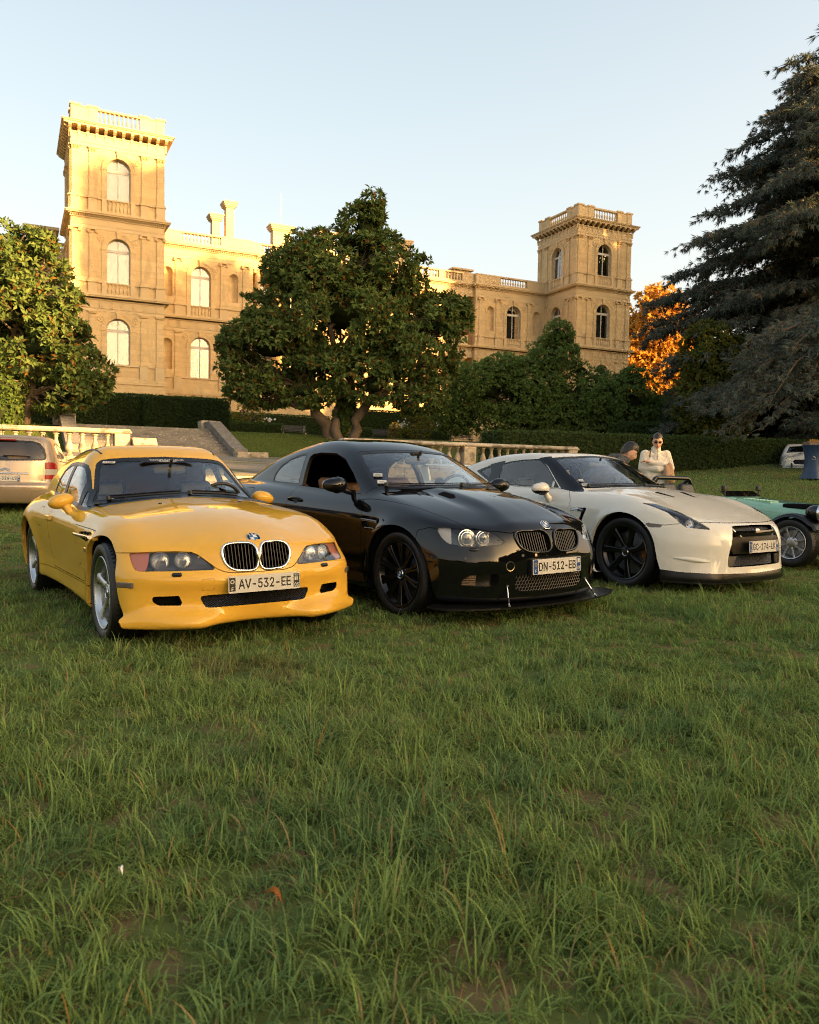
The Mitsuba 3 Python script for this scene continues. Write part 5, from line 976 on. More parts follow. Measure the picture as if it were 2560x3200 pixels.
def mesh_wires(c, poly, yz, step, r, mat_key, name, surf, hexa=False, depth=.03):
    """crossing wires that fill the (y, z) polygon, laid on surf(y, z) -> x."""
    g = Polygon(poly); from shapely.geometry import LineString
    y0, z0, y1, z1 = g.bounds; out = []; D = (y1 - y0) + (z1 - z0)
    segs = []
    if hexa:
        hx, hz = step, step * .58
        nx, nz = int((y1 - y0) / hx) + 2, int((z1 - z0) / (hz * 1.5)) + 2
        for i in range(-1, nx):
            for j in range(-1, nz):
                cx, cz = y0 + (i + .5 * (j % 2)) * hx, z0 + j * hz * 1.5
                v = [(cx + hx * .5 * q[0], cz + hz * q[1]) for q in ((1, .5), (0, 1), (-1, .5), (-1, -.5))]
                segs += [(v[0], v[1]), (v[1], v[2]), (v[2], v[3])]
    else:
        for s in (-1, 1):
            for t in np.arange(-D, D * 2, step): segs.append(((y0 + t - D, z0 - s * D * .62 if s > 0 else z0 + D * .62), (y0 + t + D, z0 + D * .62 if s > 0 else z0 - D * .62)))
    for a, b in segs:
        l = LineString([a, b]).intersection(g)
        for q in getattr(l, 'geoms', [l]):
            if q.is_empty or q.length < .004: continue
            n = max(2, int(q.length / .05) + 1); P = np.array([q.interpolate(t, normalized=True).coords[0] for t in np.linspace(0, 1, n)])
            out.append(tube(np.c_[surf(P[:, 0], P[:, 1]) - depth, P], r, 4, False))
    if out: c.put(name, cat(out), mat_key, 60)
def _ylip(f, X, A, Z):
    nose = .655 - .55 * np.maximum(A - .30, 0) ** 1.6 * 1.35
    l = smax(smax(X - nose, np.abs(Z - .182) - .032, .02), smax(.335 - A, .1 - X, .01), .02)
    return smin(f, smax(l, A - .80, .02), .025)
YC = dict(after=_ylip, xr=(-3.30, 0.72), ymax=0.90, zmin=0.13, zmax=1.30, rs=0.10, rf=0.055,
  W=([0.75, 0.4, 0.15, 0, -0.35, -0.8, -1.4, -1.9, -2.46, -2.9, -3.3], [.13, .2, .28, .40, .55, .66, .76, .86, 1.0],
     [[.76, .78, .79, .80, .80, .78, .74, .70, .64]] * 2 + [
      [.79, .80, .805, .81, .81, .80, .765, .72, .66], [.80, .81, .815, .825, .835, .82, .785, .73, .66], [.79, .795, .785, .785, .795, .795, .775, .73, .66],
      [.79, .80, .785, .782, .792, .80, .787, .738, .66], [.79, .80, .785, .78, .795, .808, .80, .755, .68], [.80, .805, .80, .80, .83, .845, .835, .785, .69],
      [.83, .84, .845, .86, .875, .875, .855, .80, .69], [.80, .81, .825, .84, .845, .835, .80, .745, .66], [.74, .75, .77, .79, .79, .775, .74, .69, .62]]),
  F=([0, .2, .35, .5, .62, .72, .80, .86], [.12, .2, .28, .36, .42, .47, .53, .58, .64, .72, .82],
     [[.575, .60, .655, .62, .535, .42, .24, .02], [.60, .625, .675, .635, .545, .435, .26, .05], [.615, .615, .60, .55, .50, .43, .27, .08], [.64, .635, .61, .555, .50, .425, .27, .08],
      [.672, .662, .63, .575, .51, .425, .27, .08], [.655, .645, .615, .56, .50, .415, .26, .07], [.645, .625, .57, .50, .43, .345, .20, .02], [.645, .62, .555, .475, .395, .30, .15, -.02],
      [.635, .605, .54, .46, .38, .29, .14, -.05], [.62, .60, .53, .45, .37, .28, .13, -.05], [.60, .58, .52, .44, .36, .27, .12, -.05]]),
  T=([.72, .64, .56, .45, .32, .18, 0, -.35, -.8, -1.4, -2.0, -2.46, -2.9, -3.3], [0, .2, .35, .48, .60, .70, .80, .9],
     [[.56, .55, .50, .44, .36, .30, .2, .1], [.632, .615, .56, .50, .44, .38, .3, .2], [.662, .645, .60, .555, .50, .45, .36, .26], [.705, .69, .655, .615, .575, .53, .44, .34],
      [.748, .735, .705, .675, .645, .60, .52, .40], [.785, .772, .748, .725, .705, .665, .58, .46], [.818, .808, .788, .772, .762, .73, .65, .53],
      [.858, .848, .83, .815, .80, .775, .71, .60], [.886, .878, .862, .845, .825, .795, .745, .66], [.87, .87, .86, .85, .835, .81, .77, .70], [.87, .87, .865, .86, .85, .84, .82, .76],
      [.88, .88, .88, .88, .875, .865, .845, .80], [.88, .88, .87, .86, .84, .81, .77, .70], [.84, .84, .83, .81, .78, .74, .68, .6]]),
  R=([0, .4, .7, .86], [.15, .4, .6, .8, 1.0], [[-3.22, -3.2, -3.08, -2.9], [-3.29, -3.26, -3.12, -2.95], [-3.28, -3.25, -3.12, -2.95], [-3.24, -3.21, -3.1, -2.93], [-3.2, -3.17, -3.05, -2.9]]),
  B=([-3.3, -2.9, -.6, -.4, .3, .75], [.24, .2, .19, .18, .16, .155]),
  G=([.7, .82, .92, 1.0, 1.1, 1.16, 1.25, 1.35], [.715, .685, .66, .635, .59, .555, .49, .42]), Gx=([-3.3, -2.8, -2.0, -1.3, -.6], [.88, .95, 1.0, 1.0, 1.0]),
  roof=([-3.4, -3.18, -3.05, -2.8, -2.5, -2.2, -1.9, -1.6, -1.42, -1.3, -1.1, -.8, -.55], [.55, .86, .97, 1.10, 1.19, 1.24, 1.272, 1.281, 1.25, 1.187, 1.062, .876, .72]),
  bow=(.50, .09), rg=.09, rb=.025,
  flare=((0, .317, .37, .012, .05), (-2.459, .317, .38, .012, .06)))
def _bdome(f, X, A, Z):
    w = (1 - smoothnp(.25, .36, A)) * smoothnp(.62, .2, X) * smoothnp(-.5, -.2, X) * smoothnp(.62, .72, Z)
    v = np.exp(-((A - .40) / .05) ** 2) * smoothnp(.45, .1, X) * smoothnp(-.5, -.2, X) * smoothnp(.62, .72, Z)
    return f - .020 * w + .007 * v
BC = dict(sculpt=_bdome, xr=(-3.84, .82), ymax=.93, zmin=.13, zmax=1.44, rs=.10, rf=.06,
  W=([.8, .4, .15, 0, -.3, -.8, -1.4, -2.0, -2.76, -3.3, -3.85], [.13, .2, .28, .40, .55, .66, .74, .79, .85, .93, 1.05],
     [[.85, .86, .87, .88, .88, .87, .86, .85, .82, .77, .7]] * 2 + [[.87, .88, .885, .895, .90, .895, .88, .865, .83, .775, .7], [.875, .885, .89, .905, .912, .905, .89, .87, .835, .78, .7],
      [.86, .87, .86, .86, .875, .875, .868, .855, .83, .78, .7], [.86, .87, .845, .845, .862, .872, .874, .862, .84, .79, .71], [.86, .87, .845, .845, .862, .874, .882, .876, .855, .805, .72],
      [.87, .88, .86, .865, .88, .89, .90, .90, .885, .835, .74], [.88, .89, .90, .91, .915, .915, .91, .905, .89, .845, .74], [.85, .86, .87, .88, .885, .885, .88, .87, .85, .80, .7], [.80, .81, .82, .83, .835, .835, .83, .82, .80, .75, .65]]),
  F=([0, .2, .35, .5, .65, .78, .86, .92], [.12, .2, .3, .38, .45, .53, .6, .66, .72, .8],
     [[.765, .76, .735, .695, .61, .47, .31, .1], [.785, .778, .755, .71, .625, .485, .32, .1], [.79, .782, .76, .715, .63, .495, .32, .1], [.795, .787, .765, .72, .64, .50, .33, .1], [.80, .79, .765, .725, .645, .505, .33, .1],
      [.795, .785, .755, .71, .625, .485, .31, .08], [.78, .765, .735, .685, .595, .455, .28, .05], [.762, .748, .715, .66, .565, .425, .25, .02], [.735, .72, .69, .64, .545, .405, .23, 0], [.72, .70, .67, .62, .53, .39, .22, 0]]),
  T=([.82, .76, .70, .6, .45, .25, 0, -.3, -.6, -1.4, -2.2, -2.9, -3.4, -3.85], [0, .2, .32, .42, .55, .68, .78, .86, .95],
     [[.62, .615, .60, .58, .55, .52, .48, .44, .4], [.678, .672, .655, .63, .59, .55, .51, .47, .42], [.72, .715, .70, .672, .635, .595, .555, .51, .45], [.765, .76, .748, .722, .692, .66, .625, .58, .52], [.818, .815, .805, .782, .756, .728, .69, .645, .58],
      [.872, .87, .862, .842, .82, .795, .765, .72, .65], [.922, .92, .913, .897, .878, .856, .828, .785, .71], [.965, .962, .957, .945, .928, .908, .878, .83, .75], [.99, .988, .985, .975, .96, .94, .905, .85, .77], [.98] * 4 + [.97, .955, .93, .88, .8],
      [1.0] * 4 + [.995, .985, .96, .91, .82], [1.03, 1.03, 1.03, 1.025, 1.01, .995, .965, .91, .82], [1.03, 1.03, 1.025, 1.015, 1.0, .975, .94, .88, .8], [1.0, 1.0, .995, .985, .965, .935, .9, .84, .76]]),
  R=([0, .4, .7, .9], [.15, .4, .7, .95, 1.1], [[-3.7, -3.68, -3.58, -3.4], [-3.8, -3.77, -3.66, -3.45], [-3.82, -3.79, -3.68, -3.46], [-3.84, -3.81, -3.7, -3.46], [-3.8, -3.78, -3.66, -3.44]]),
  B=([-3.8, -3.4, -.6, -.4, .3, .8], [.25, .2, .18, .18, .17, .165]),
  G=([.8, .95, 1.05, 1.15, 1.27, 1.34, 1.45], [.775, .735, .705, .665, .60, .555, .48]), Gx=([-3.6, -3.0, -2.2, -1.2, -.4], [.80, .9, .97, 1.0, 1.0]),
  roof=([-3.5, -3.1, -2.8, -2.5, -2.1, -1.8, -1.5, -1.2, -.95, -.7, -.26, 0], [.82, 1.0, 1.11, 1.225, 1.335, 1.385, 1.402, 1.375, 1.302, 1.19, .966, .82]),
  bow=(.42, .085), rg=.10, rb=.03,
  flare=((0, .328, .37, .014, .05), (-2.761, .328, .38, .012, .06)))
GC = dict(xr=(-3.7, .95), ymax=.97, zmin=.08, zmax=1.40, rs=.09, rf=.05,
  W=([.9, .4, .15, 0, -.35, -.8, -1.4, -2.0, -2.78, -3.3, -3.7], [.08, .16, .26, .40, .55, .68, .76, .84, .92, 1.05],
     [[.92, .925, .925, .925, .925, .92, .91, .89, .86, .8]] * 2 + [[.935, .94, .94, .945, .945, .94, .93, .905, .87, .8], [.94, .945, .945, .95, .953, .948, .935, .91, .875, .8],
      [.93, .93, .90, .905, .915, .918, .915, .90, .875, .8], [.93, .93, .885, .895, .908, .912, .91, .90, .88, .82], [.93, .93, .885, .895, .908, .914, .914, .908, .89, .83],
      [.93, .93, .90, .915, .925, .93, .932, .928, .91, .84], [.94, .94, .94, .95, .952, .952, .95, .94, .92, .84], [.92, .92, .93, .935, .935, .935, .93, .92, .89, .8], [.88, .88, .89, .89, .89, .89, .88, .86, .83, .75]]),
  F=([0, .25, .45, .6, .72, .82, .9, .96], [.08, .16, .26, .36, .46, .56, .64, .72, .8],
     [[.90, .895, .875, .82, .715, .575, .41, .2], [.905, .90, .88, .825, .72, .58, .415, .2], [.893, .888, .868, .81, .705, .565, .40, .2], [.905, .896, .868, .80, .695, .555, .395, .2], [.915, .903, .868, .80, .69, .55, .39, .2],
      [.90, .885, .848, .78, .67, .53, .37, .18], [.868, .852, .815, .745, .635, .50, .34, .15], [.82, .80, .765, .70, .595, .46, .30, .1], [.80, .78, .74, .67, .57, .43, .28, .08]]),
  T=([.95, .86, .76, .657, .5, .35, .2, 0, -.4, -.8, -1.4, -2.2, -2.9, -3.7], [0, .3, .5, .62, .72, .80, .88, .97],
     [[.60, .59, .57, .55, .53, .5, .47, .43], [.652, .645, .625, .605, .58, .555, .52, .48], [.69, .685, .668, .65, .632, .61, .58, .54], [.723, .72, .706, .695, .685, .668, .64, .60], [.775, .772, .762, .758, .758, .745, .715, .66],
      [.82, .818, .81, .81, .815, .805, .775, .71], [.863, .86, .853, .855, .862, .855, .825, .755], [.913, .91, .903, .903, .905, .896, .865, .79], [.985, .98, .965, .95, .938, .92, .885, .80], [.99, .985, .975, .965, .952, .935, .9, .82],
      [.98, .98, .98, .975, .965, .95, .92, .84], [1.0, 1.0, 1.0, .998, .99, .975, .945, .86], [1.03, 1.03, 1.025, 1.02, 1.01, .99, .955, .87], [1.02, 1.02, 1.01, 1.0, .98, .955, .92, .84]]),
  R=([0, .4, .7, .95], [.15, .4, .7, .95, 1.1], [[-3.55, -3.53, -3.45, -3.25], [-3.65, -3.63, -3.54, -3.33], [-3.67, -3.65, -3.56, -3.36], [-3.68, -3.66, -3.56, -3.36], [-3.66, -3.64, -3.54, -3.34]]),
  B=([-3.7, -3.4, -.6, -.4, .3, .9], [.25, .15, .13, .13, .12, .11]),
  G=([.8, .95, 1.05, 1.15, 1.28, 1.36, 1.45], [.835, .80, .765, .725, .675, .63, .56]), Gx=([-3.6, -3.0, -2.2, -1.2, -.4], [.78, .88, .97, 1.0, 1.0]),
  roof=([-3.6, -3.3, -3.0, -2.6, -2.2, -1.9, -1.6, -1.35, -1.12, -.9, -.444, -.1], [.92, 1.02, 1.115, 1.245, 1.335, 1.362, 1.372, 1.368, 1.330, 1.225, .985, .80]),
  bow=(.38, .05), rg=.075, rb=.02,
  flare=((0, .356, .40, .012, .05), (-2.78, .356, .40, .01, .06)))
# ---------------------------------------------------------------- yellow coupe
def yellow_coupe(M):
    root = thing('yellow_coupe', 'bright yellow two-door coupe with chrome twin grille, nearest the left, parked on the grass', 'car')
    c = Car(root, YC, M, 'paint_yellow')
    for xa, zc, R, e in ((0, .32, .352, .43), (-2.459, .32, .358, None)): c.arch(xa, zc, R, ext=e)
    fr = lambda x, a, z: -x - .0 if False else (.0 - x)
    ws = [(-.1, 1.183), (0, 1.183), (.281, 1.174), (.401, 1.166), (.476, 1.153), (.512, 1.126), (.537, 1.069), (.58, .944), (.655, .812), (.612, .822), (.446, .846), (.258, .868), (0, .881), (-.1, .881)]
    c.glass('windscreen', 'h', ws, lambda x, a, z: np.maximum(-1.62 - x, x + .35), .012, one=True, seal=.028)
    dlo = [(-.80, .80), (-1.134, .925), (-1.33, 1.06), (-1.41, 1.103), (-1.52, 1.122), (-1.80, 1.13), (-1.97, 1.122), (-2.10, 1.085), (-2.2, 1.0), (-2.26, .885), (-2.15, .868), (-1.756, .862), (-1.03, .80)]
    lim = lambda x, a, z: .38 - a
    bp = lambda x0, x1: (lambda x, a, z: np.maximum(.38 - a, np.maximum(x0 - x, x - x1)))
    # the vent pane, the door window and the quarter window, each in its own frame
    from shapely.geometry import Polygon as PG
    D = PG(dlo).buffer(0)
    for nm, q in (('quarter_light', PG([(-.5, .7), (-1.06, .7), (-1.35, 1.3), (-.5, 1.3)])), ('door_window', PG([(-1.085, .7), (-1.375, 1.3), (-1.745, 1.3), (-1.745, .7)])), ('rear_side_window', PG([(-1.79, .7), (-1.79, 1.3), (-2.6, 1.3), (-2.6, .7)]))):
        g = D.intersection(q); c.glass(nm, 's', np.array(g.exterior.coords)[:-1], lim, .008, seal=.010)
    p = c.take('s', np.array(D.buffer(.012).exterior.coords)[:-1], lim); c.pair('window_frame', joinm(shift(p, depth=.001), wall(p, depth=.02)), 'black_trim')
    # lamps
    HL = [(.323, .584), (.185, .591), (.032, .594), (-.053, .59), (-.1, .572), (-.15, .534), (-.203, .494), (-.19, .489), (-.088, .488), (.1, .487), (.215, .486), (.25, .496), (.285, .53)]
    front = lambda x, a, z: .05 - x
    pc = c.hole('o', HL, front, .006, vec=[-.085, .01, 0], mat='lamp_housing', name='headlight')
    cover = cut(pc, c.field(pc[0], 'o', HL, front, .006) + .004)[0]
    for nm, m in (('cover', shift(cover, depth=.002)), ('turn_lamp', None)):
        if m is not None: put(nm, m, 'lamp_cover', root + '__headlight', M); put(nm, mirror(m), 'lamp_cover', root + '__headlight_001', M)
    ti = cut(pc, c.sd(pc[0], 'o', [(.40, .45), (.195, .45), (.172, .49), (.178, .54), (.195, .62), (.40, .62)]) + .004)[0]; ti = shift(ti, vec=[-.02, .004, 0])
    for kk, m in (('__headlight', ti), ('__headlight_001', mirror(ti))): put('turn_lamp', m, 'lamp_amber', root + kk, M)
    for t, z, r in ((.112, .540, .052), (-.012, .540, .047)):
        # t is measured along the lamp's own oblique axis
        V = pc[0]; tt = np.abs(V[:, 1]) * math.cos(.7) - V[:, 0] * math.sin(.7); i = np.argmin((tt - t) ** 2 + (V[:, 2] - z) ** 2)
        lamp_unit(c, V[i] + [-.035, .006, 0], (.93, -.30 if t > .05 else -.24, .05), r, .05, root + '__headlight', ring='lamp_housing')
    # grilles
    kid = [(.014, .57), (.018, .605), (.035, .627), (.085, .636), (.165, .632), (.205, .612), (.213, .575), (.200, .528), (.162, .493), (.1, .484), (.045, .483), (.022, .493), (.010, .522)]
    kid = closed_spline(kid, 60); kf = lambda x, a, z: .3 - x
    pk = c.hole('h', kid, kf, 0, vec=[-.07, 0, 0], mat='matt_black', name='kidney_grille')
    e = np.array([[c.front(-y, z)[0][0] + .004, -y, z] for y, z in np.array(Polygon(kid).buffer(.005).exterior.coords)])
    for kk, s in (('__kidney_grille', 1), ('__kidney_grille_001', -1)):
        put('chrome_frame', tube(e * [1, s, 1], .0082, 8, False), 'chrome', root + kk, M, smooth=60)
        for y in np.linspace(.032, .196, 9):
            zz = np.linspace(.47, .65, 40); ins = [z for z in zz if Polygon(kid).contains(Point(y, z))]
            if len(ins) > 3:
                a, b = ins[0], ins[-1]; xa, xb = c.front(-y, a)[0][0], c.front(-y, b)[0][0]
                m = hull([(xa - .008 - d, -y * s + w, a) for d in (0, .035) for w in (-.0022, .0022)] + [(xb - .008 - d, -y * s + w, b) for d in (0, .035) for w in (-.0022, .0022)])
                put('slat', m, 'black_trim', root + kk, M)
    fog = [(.609, .325), (.60, .341), (.466, .343), (.447, .30), (.456, .284), (.57, .287), (.597, .303)]
    c.hole('h', fog, kf, .006, vec=[-.10, .0, 0], name='fog_intake', lip=.008)
    low = [(-.1, .343), (0, .343), (.30, .341), (.348, .337), (.352, .325), (.325, .272), (.30, .264), (0, .261), (-.1, .261)]
    c.hole('h', low, kf, .008, vec=[-.10, 0, 0], name='lower_intake', one=True, lip=.006)
    full = [(y, z) for y, z in low if y >= 0] + [(-y, z) for y, z in low[::-1] if y > 0]; full = [(y, z) for y, z in full]
    fx = lambda y, z: np.array([c.front(v, w)[0][0] for v, w in zip(np.atleast_1d(y), np.atleast_1d(z))])
    mesh_wires(c, Polygon(full).buffer(.004), None, .019, .0011, 'dark_metal', 'intake_mesh', fx, depth=.010)
    # side vent
    ven = [(-.60, .66), (-.30, .676), (-.24, .672), (-.30, .618), (-.36, .608), (-.57, .622)]
    sl = lambda x, a, z: .5 - a
    c.hole('s', ven, sl, .012, vec=[0, .05, 0], name='side_vent', lip=.012)
    for i in range(3):
        x = -.50 + i * .085; m = hull([(x + dx, -.80 + dy, z) for dx, z in ((0, .615), (.03, .615), (.06, .672), (.09, .672)) for dy in (.008, .03)])
        for kk, s in (('__side_vent', 0), ('__side_vent_001', 1)): put('fin', mirm(m) if s else m, 'black_gloss', root + kk, M)
    P = np.array([c.side(x, .636 + .02 * (x + .74))[0] - [0, .012 if -.66 < x < -.26 else .006, 0] for x in np.linspace(-.72, -.22, 9)])
    m = cat(tube(P, .011, 8), tube(P + [0, .006, .003], .008, 6)); c.pair('vent_bar', m, 'chrome', 60)
    # panels
    noz = [(-.1, .464), (.17, .468), (.22, .478), (.25, .492), (.30, .534), (.345, .575), (.377, .5915), (.45, .5955), (.55, .5935), (.69, .586), (.80, .579), (1, .578), (1, 1.2), (-.1, 1.2)]
    bon = [(-.77, 1.2), (-.77, .81), (-.745, .70), (-.45, .694), (-.16, .69), (-.10, .57), (.2, .3), (1, .3), (1, 1.2)]
    c.panel('bonnet', 'h', noz, lambda x, a, z: sdpoly(np.stack([x, z], 1), np.asarray(bon)), one=True)
    c.panel('front_bumper', 's', [(.13, .578), (.13, .0), (1, .0), (1, .7), (.2, .7)], one=True)
    door = [(-.735, .80), (-.735, .705), (-.70, .56), (-.60, .44), (-.36, .33), (-1.60, .322), (-1.69, .45), (-1.665, .65), (-1.64, .80), (-1.62, .86), (-1.03, .79)]
    c.panel('door', 's', door, sl, .03)
    c.panel('sill', 's', [(-.33, .0), (-.33, .318), (-2.12, .30), (-2.12, 0)], sl, .0)
    c.panel('fuel_flap', 's', closed_spline([(-1.93 + .085 * math.cos(a), .70 + .08 * math.sin(a)) for a in np.arange(8) * PI / 4], 32), sl)
    c.put('body_shell', both(c.rest), 'paint_yellow')
    # roof rails, badge, plates and small fittings
    for s in (-1, 1): c.put('roof_rail', tube([c.top(x, s * (.47 if x < -1.45 else .455))[0] + [0, 0, .002] for x in np.linspace(-1.44, -2.6, 12)], .008, 6), 'black_trim', 60)
    p, n = c.front(0, .662); n = np.array([.62, 0, .79]); roundel(c, frame(p, n, off=.002), .041)
    p, n = c.front(0.02, .402); number_plate(root, M, frame([.690, .02, .402], [1, .0, .02]), .462, .102, 'AV-532-EE', '05', 'plate_black', 'PACA')
    for s in (-1, 1):
        p, n = c.front(s * .478, .466); c.put('washer_nozzle', xf(bevbox(-.028, .028, -.012, .012, -.005, .014, .006), frame(p, n)), 'black_trim')
        p, n = c.side(.405, .406); F = frame(p, n)
        if s > 0: F = MIR @ F
        c.put('side_marker', xf(bevbox(-.062, .062, -.016, .016, -.01, .006, .005), F), 'lamp_smoke')
        p, n = c.side(-.39, .55); F = frame(p, n)
        if s > 0: F = MIR @ F
        c.put('side_badge', xf(bevbox(-.034, .034, -.015, .015, -.004, .005, .003), F), 'chrome')
        p, n = c.side(-1.60, .70); F = frame(p, n)
        if s > 0: F = MIR @ F
        c.put('door_handle', xf(bevbox(-.075, .075, -.02, .02, -.004, .018, .008), F), 'paint_yellow')
        p, n = c.top(-.42, s * .29); c.put('screen_washer_jet', xf(bevbox(-.012, .012, -.008, .008, -.002, .007, .003), frame(p, n, (1, 0, 0))), 'black_trim')
        # door mirror: shell, stalk and glass
        k = key_for(root + '__door_mirror'); S = lambda q, r: sph(q, r, 3)
        sh = S((0, 0, 0), (.07, .092, .056)); v = sh.vertices; v[:, 0] = np.where(v[:, 0] < -.035, -.035 + (v[:, 0] + .035) * .25, v[:, 0]); v[:, 2] += .02 * (v[:, 1] / .12)
        cen = np.array([-1.20, -.80, .845]); sh = mv(tm(v, sh.faces), *cen)
        st = tube([(-1.18, -.77, .81), (-1.15, -.755, .775), (-1.12, -.74, .745), (-1.12, -.70, .73)], [.036, .028, .028, .034], 14)
        c.put('door_mirror', sh if s < 0 else mirm(sh), 'paint_yellow', True); put('stalk', st if s < 0 else mirm(st), 'paint_yellow', k, M, smooth=60)
        gl = prism(closed_spline([(-.80 + .078 * math.cos(a), .845 + .045 * math.sin(a)) for a in np.arange(10) * PI / 5], 30), -1.243, -1.24, 'yzx'); put('glass', gl if s < 0 else mirm(gl), 'mirror_glass', k, M)
    p, n = c.front(-.31, .41); sq = np.array(Polygon(rpoly([(-.034, -.034), (.034, -.034), (.034, .034), (-.034, .034)], .008)).exterior.coords); q = [c.front(-.31 + a, .405 + b)[0] + [.0005, 0, 0] for a, b in sq]; c.put('towing_eye_cover', tube(q, .0016, 5, False), 'paint_yellow_dark')
    wp = lambda ys: [c.hit([1.5, y, z], [-1, 0, 0])[0] + [.016, 0, .01] for y, z in ys]
    for ys in ([(-.52, .862), (-.40, .872), (-.2, .888), (-.02, .897)], [(.05, .897), (.2, .892), (.35, .882), (.46, .868)]):
        k = key_for(root + '__wiper'); P = np.array(wp(ys)); c.put('wiper', tube(P, [.012, .009, .008, .006], 6), 'black_trim', 40); put('blade', tube(P + [0, 0, .014], .006, 5), 'matt_black', k, M)
        put('pivot', mv(lathe([(0, .02), (.018, .016), (.02, -.01)], 14), *P[0]), 'black_trim', k, M, smooth=40)
    def sticker(y, z, w, h, key, nm, label=None, off=.004):
        p, n = c.hit([2.5, y, z], [-1, 0, 0]); F = frame(p, n, off=off)
        return F, c.put(nm, xf(box(-w / 2, w / 2, -h / 2, h / 2, 0, .0008), F), key, label=label)
    F, k = sticker(0, 1.147, .42, .052, 'sticker_black', 'screen_banner')
    put('lettering', xf(mv(fit_text('CONNAISSEUR', .27, .017, .0006, True), 0, .010, .001), F), 'plate_white', k, M)
    put('small_lettering', xf(cat(mv(fit_text('PAST PRESENT FUTURE', .15, .0075, .0006, True), 0, -.007, .001), mv(fit_text('CARS OF INTEREST', .13, .0075, .0006, True), 0, -.0175, .001)), F), 'plate_white', k, M)
    F, k = sticker(-.425, 1.133, .095, .024, 'plate_white', 'round_sticker')
    put('lettering', xf(mv(fit_text('CLASSIC', .078, .012, .0006, True), 0, 0, .001), F), 'plate_ink', k, M)
    sticker(-.50, .862, .055, .03, 'paper', 'screen_paper', off=.012); sticker(-.425, .872, .055, .034, 'paper', 'screen_paper', off=.012)
    cabin(c, -2.3, -.55, .80, .64, 'leather_black', [(-1.45, -.36, .98), (-1.45, .36, .98)], (-.98, -.62, .83), (-1.17, 1.075), (-1.06, .36, .80, .185))
    st = [(.05, 0, .045, .030, .05, .012), (.09, 0, .030, .026, .05, .010), (.13, 0, .027, .022, .045, .010), (.17, 0, .031, .014, .04, .010), (.205, 0, .042, .006, .035, .010), (.222, 0, .06, .006, .03, .008)]
    for xa, ay, R in ((0, .772, .318), (-2.459, .815, .316)):
        for s in (-1, 1): build_wheel(c, xa, s, ay, R - .004, R, .225, .226, st, 5, 'alloy_silver', hub='black_gloss')
    c.put('underbody', box(-3.0, .3, -.55, .55, .17, .22), 'matt_black')
    return c
# ---------------------------------------------------------------- black coupe
def door_mirror(c, paint, cen, size, arm, lower=None, gl=.8, flat=-.03):
    for s in (-1, 1):
        k = key_for(c.root + '__door_mirror'); sh = sph((0, 0, 0), size, 3); v = sh.vertices
        v[:, 0] = np.where(v[:, 0] < flat, flat + (v[:, 0] - flat) * .2, v[:, 0]); v[:, 1] *= 1 + .10 * np.sign(v[:, 2]) * 0
        v[:, 2] *= np.where(v[:, 1] < 0, .92, 1.05); v[:, 0] -= .35 * (np.abs(v[:, 1]) / size[1]) ** 2 * size[0] * (v[:, 0] > 0)
        sh = mv(tm(v, sh.faces), *cen); st = tube([np.array(p) for p, _ in arm], [r for _, r in arm], 14)
        f = (lambda m: m) if s < 0 else mirm
        c.put('door_mirror', f(sh), paint, True); put('stalk', f(st), paint if lower is None else lower, k, c.M, smooth=60)
        g = prism(closed_spline([(cen[1] + size[1] * gl * math.cos(a), cen[2] + size[2] * gl * math.sin(a)) for a in np.arange(10) * PI / 5], 30), cen[0] + flat - .018, cen[0] + flat - .013, 'yzx')
        put('glass', f(g), 'mirror_glass', k, c.M)
        if lower:
            b = sph((0, 0, 0), [q * 1.012 for q in size], 3); v = b.vertices; v[:, 0] = np.where(v[:, 0] < flat, flat + (v[:, 0] - flat) * .2, v[:, 0]); v[:, 0] -= .35 * (np.abs(v[:, 1]) / size[1]) ** 2 * size[0] * (v[:, 0] > 0)
            v[:, 2] = np.minimum(v[:, 2] * np.where(v[:, 1] < 0, .92, 1.05), -size[2] * .30); put('lower_shell', f(mv(tm(v, b.faces), *cen)), lower, k, c.M, smooth=True)
def handles(c, x, z, w, mat_key, cup=True):
    for s in (-1, 1):
        p, n = c.side(x, z); F = frame(p, n); F = F if s < 0 else MIR @ F
        k = key_for(c.root + '__door_handle')
        c.put('door_handle', xf(tube([(-w, 0, .0), (-w * .8, .002, .022), (0, .004, .03), (w * .8, .002, .022), (w, 0, .0)], [.010, .012, .013, .013, .012], 10), F), mat_key, 60)
        if cup: put('cup', xf(mv(trimesh.creation.cylinder(.034, .004, sections=28), .02, 0, .0), F), 'black_trim', k, c.M)
def wipers(c, rows, lift=.016):
    for ys in rows:
        k = key_for(c.root + '__wiper'); P = np.array([c.hit([2.2, y, z], [-1, 0, 0])[0] + [lift, 0, .008] for y, z in ys]); P = np.array([tuple(tab1(np.arange(len(P)), P[:, i], np.linspace(0, len(P) - 1, 9))) for i in range(3)]).T if len(P) > 4 else P
        c.put('wiper', tube(P, np.linspace(.008, .005, len(P)), 6), 'black_trim', 40); put('blade', tube(P + [0, 0, .013], .004, 5), 'matt_black', k, c.M); put('pivot', mv(lathe([(0, .02), (.018, .016), (.02, -.01)], 14), *P[0]), 'black_trim', k, c.M, smooth=40)
def papers(c, ys, off=.008):
    for y, z, w, h, key in ys:
        p, n = c.hit([2.5, y, z], [-1, 0, 0]); k = c.put('screen_paper', xf(box(-w / 2, w / 2, -h / 2, h / 2, 0, .0008), frame(p, n, off=off)), key)
        put('print', xf(cat(*[box(-w * .35, w * .3, h * q, h * (q + .06), .0008, .0012) for q in (-.3, -.1, .1)]), frame(p, n, off=off)), 'lamp_smoke', k, c.M)
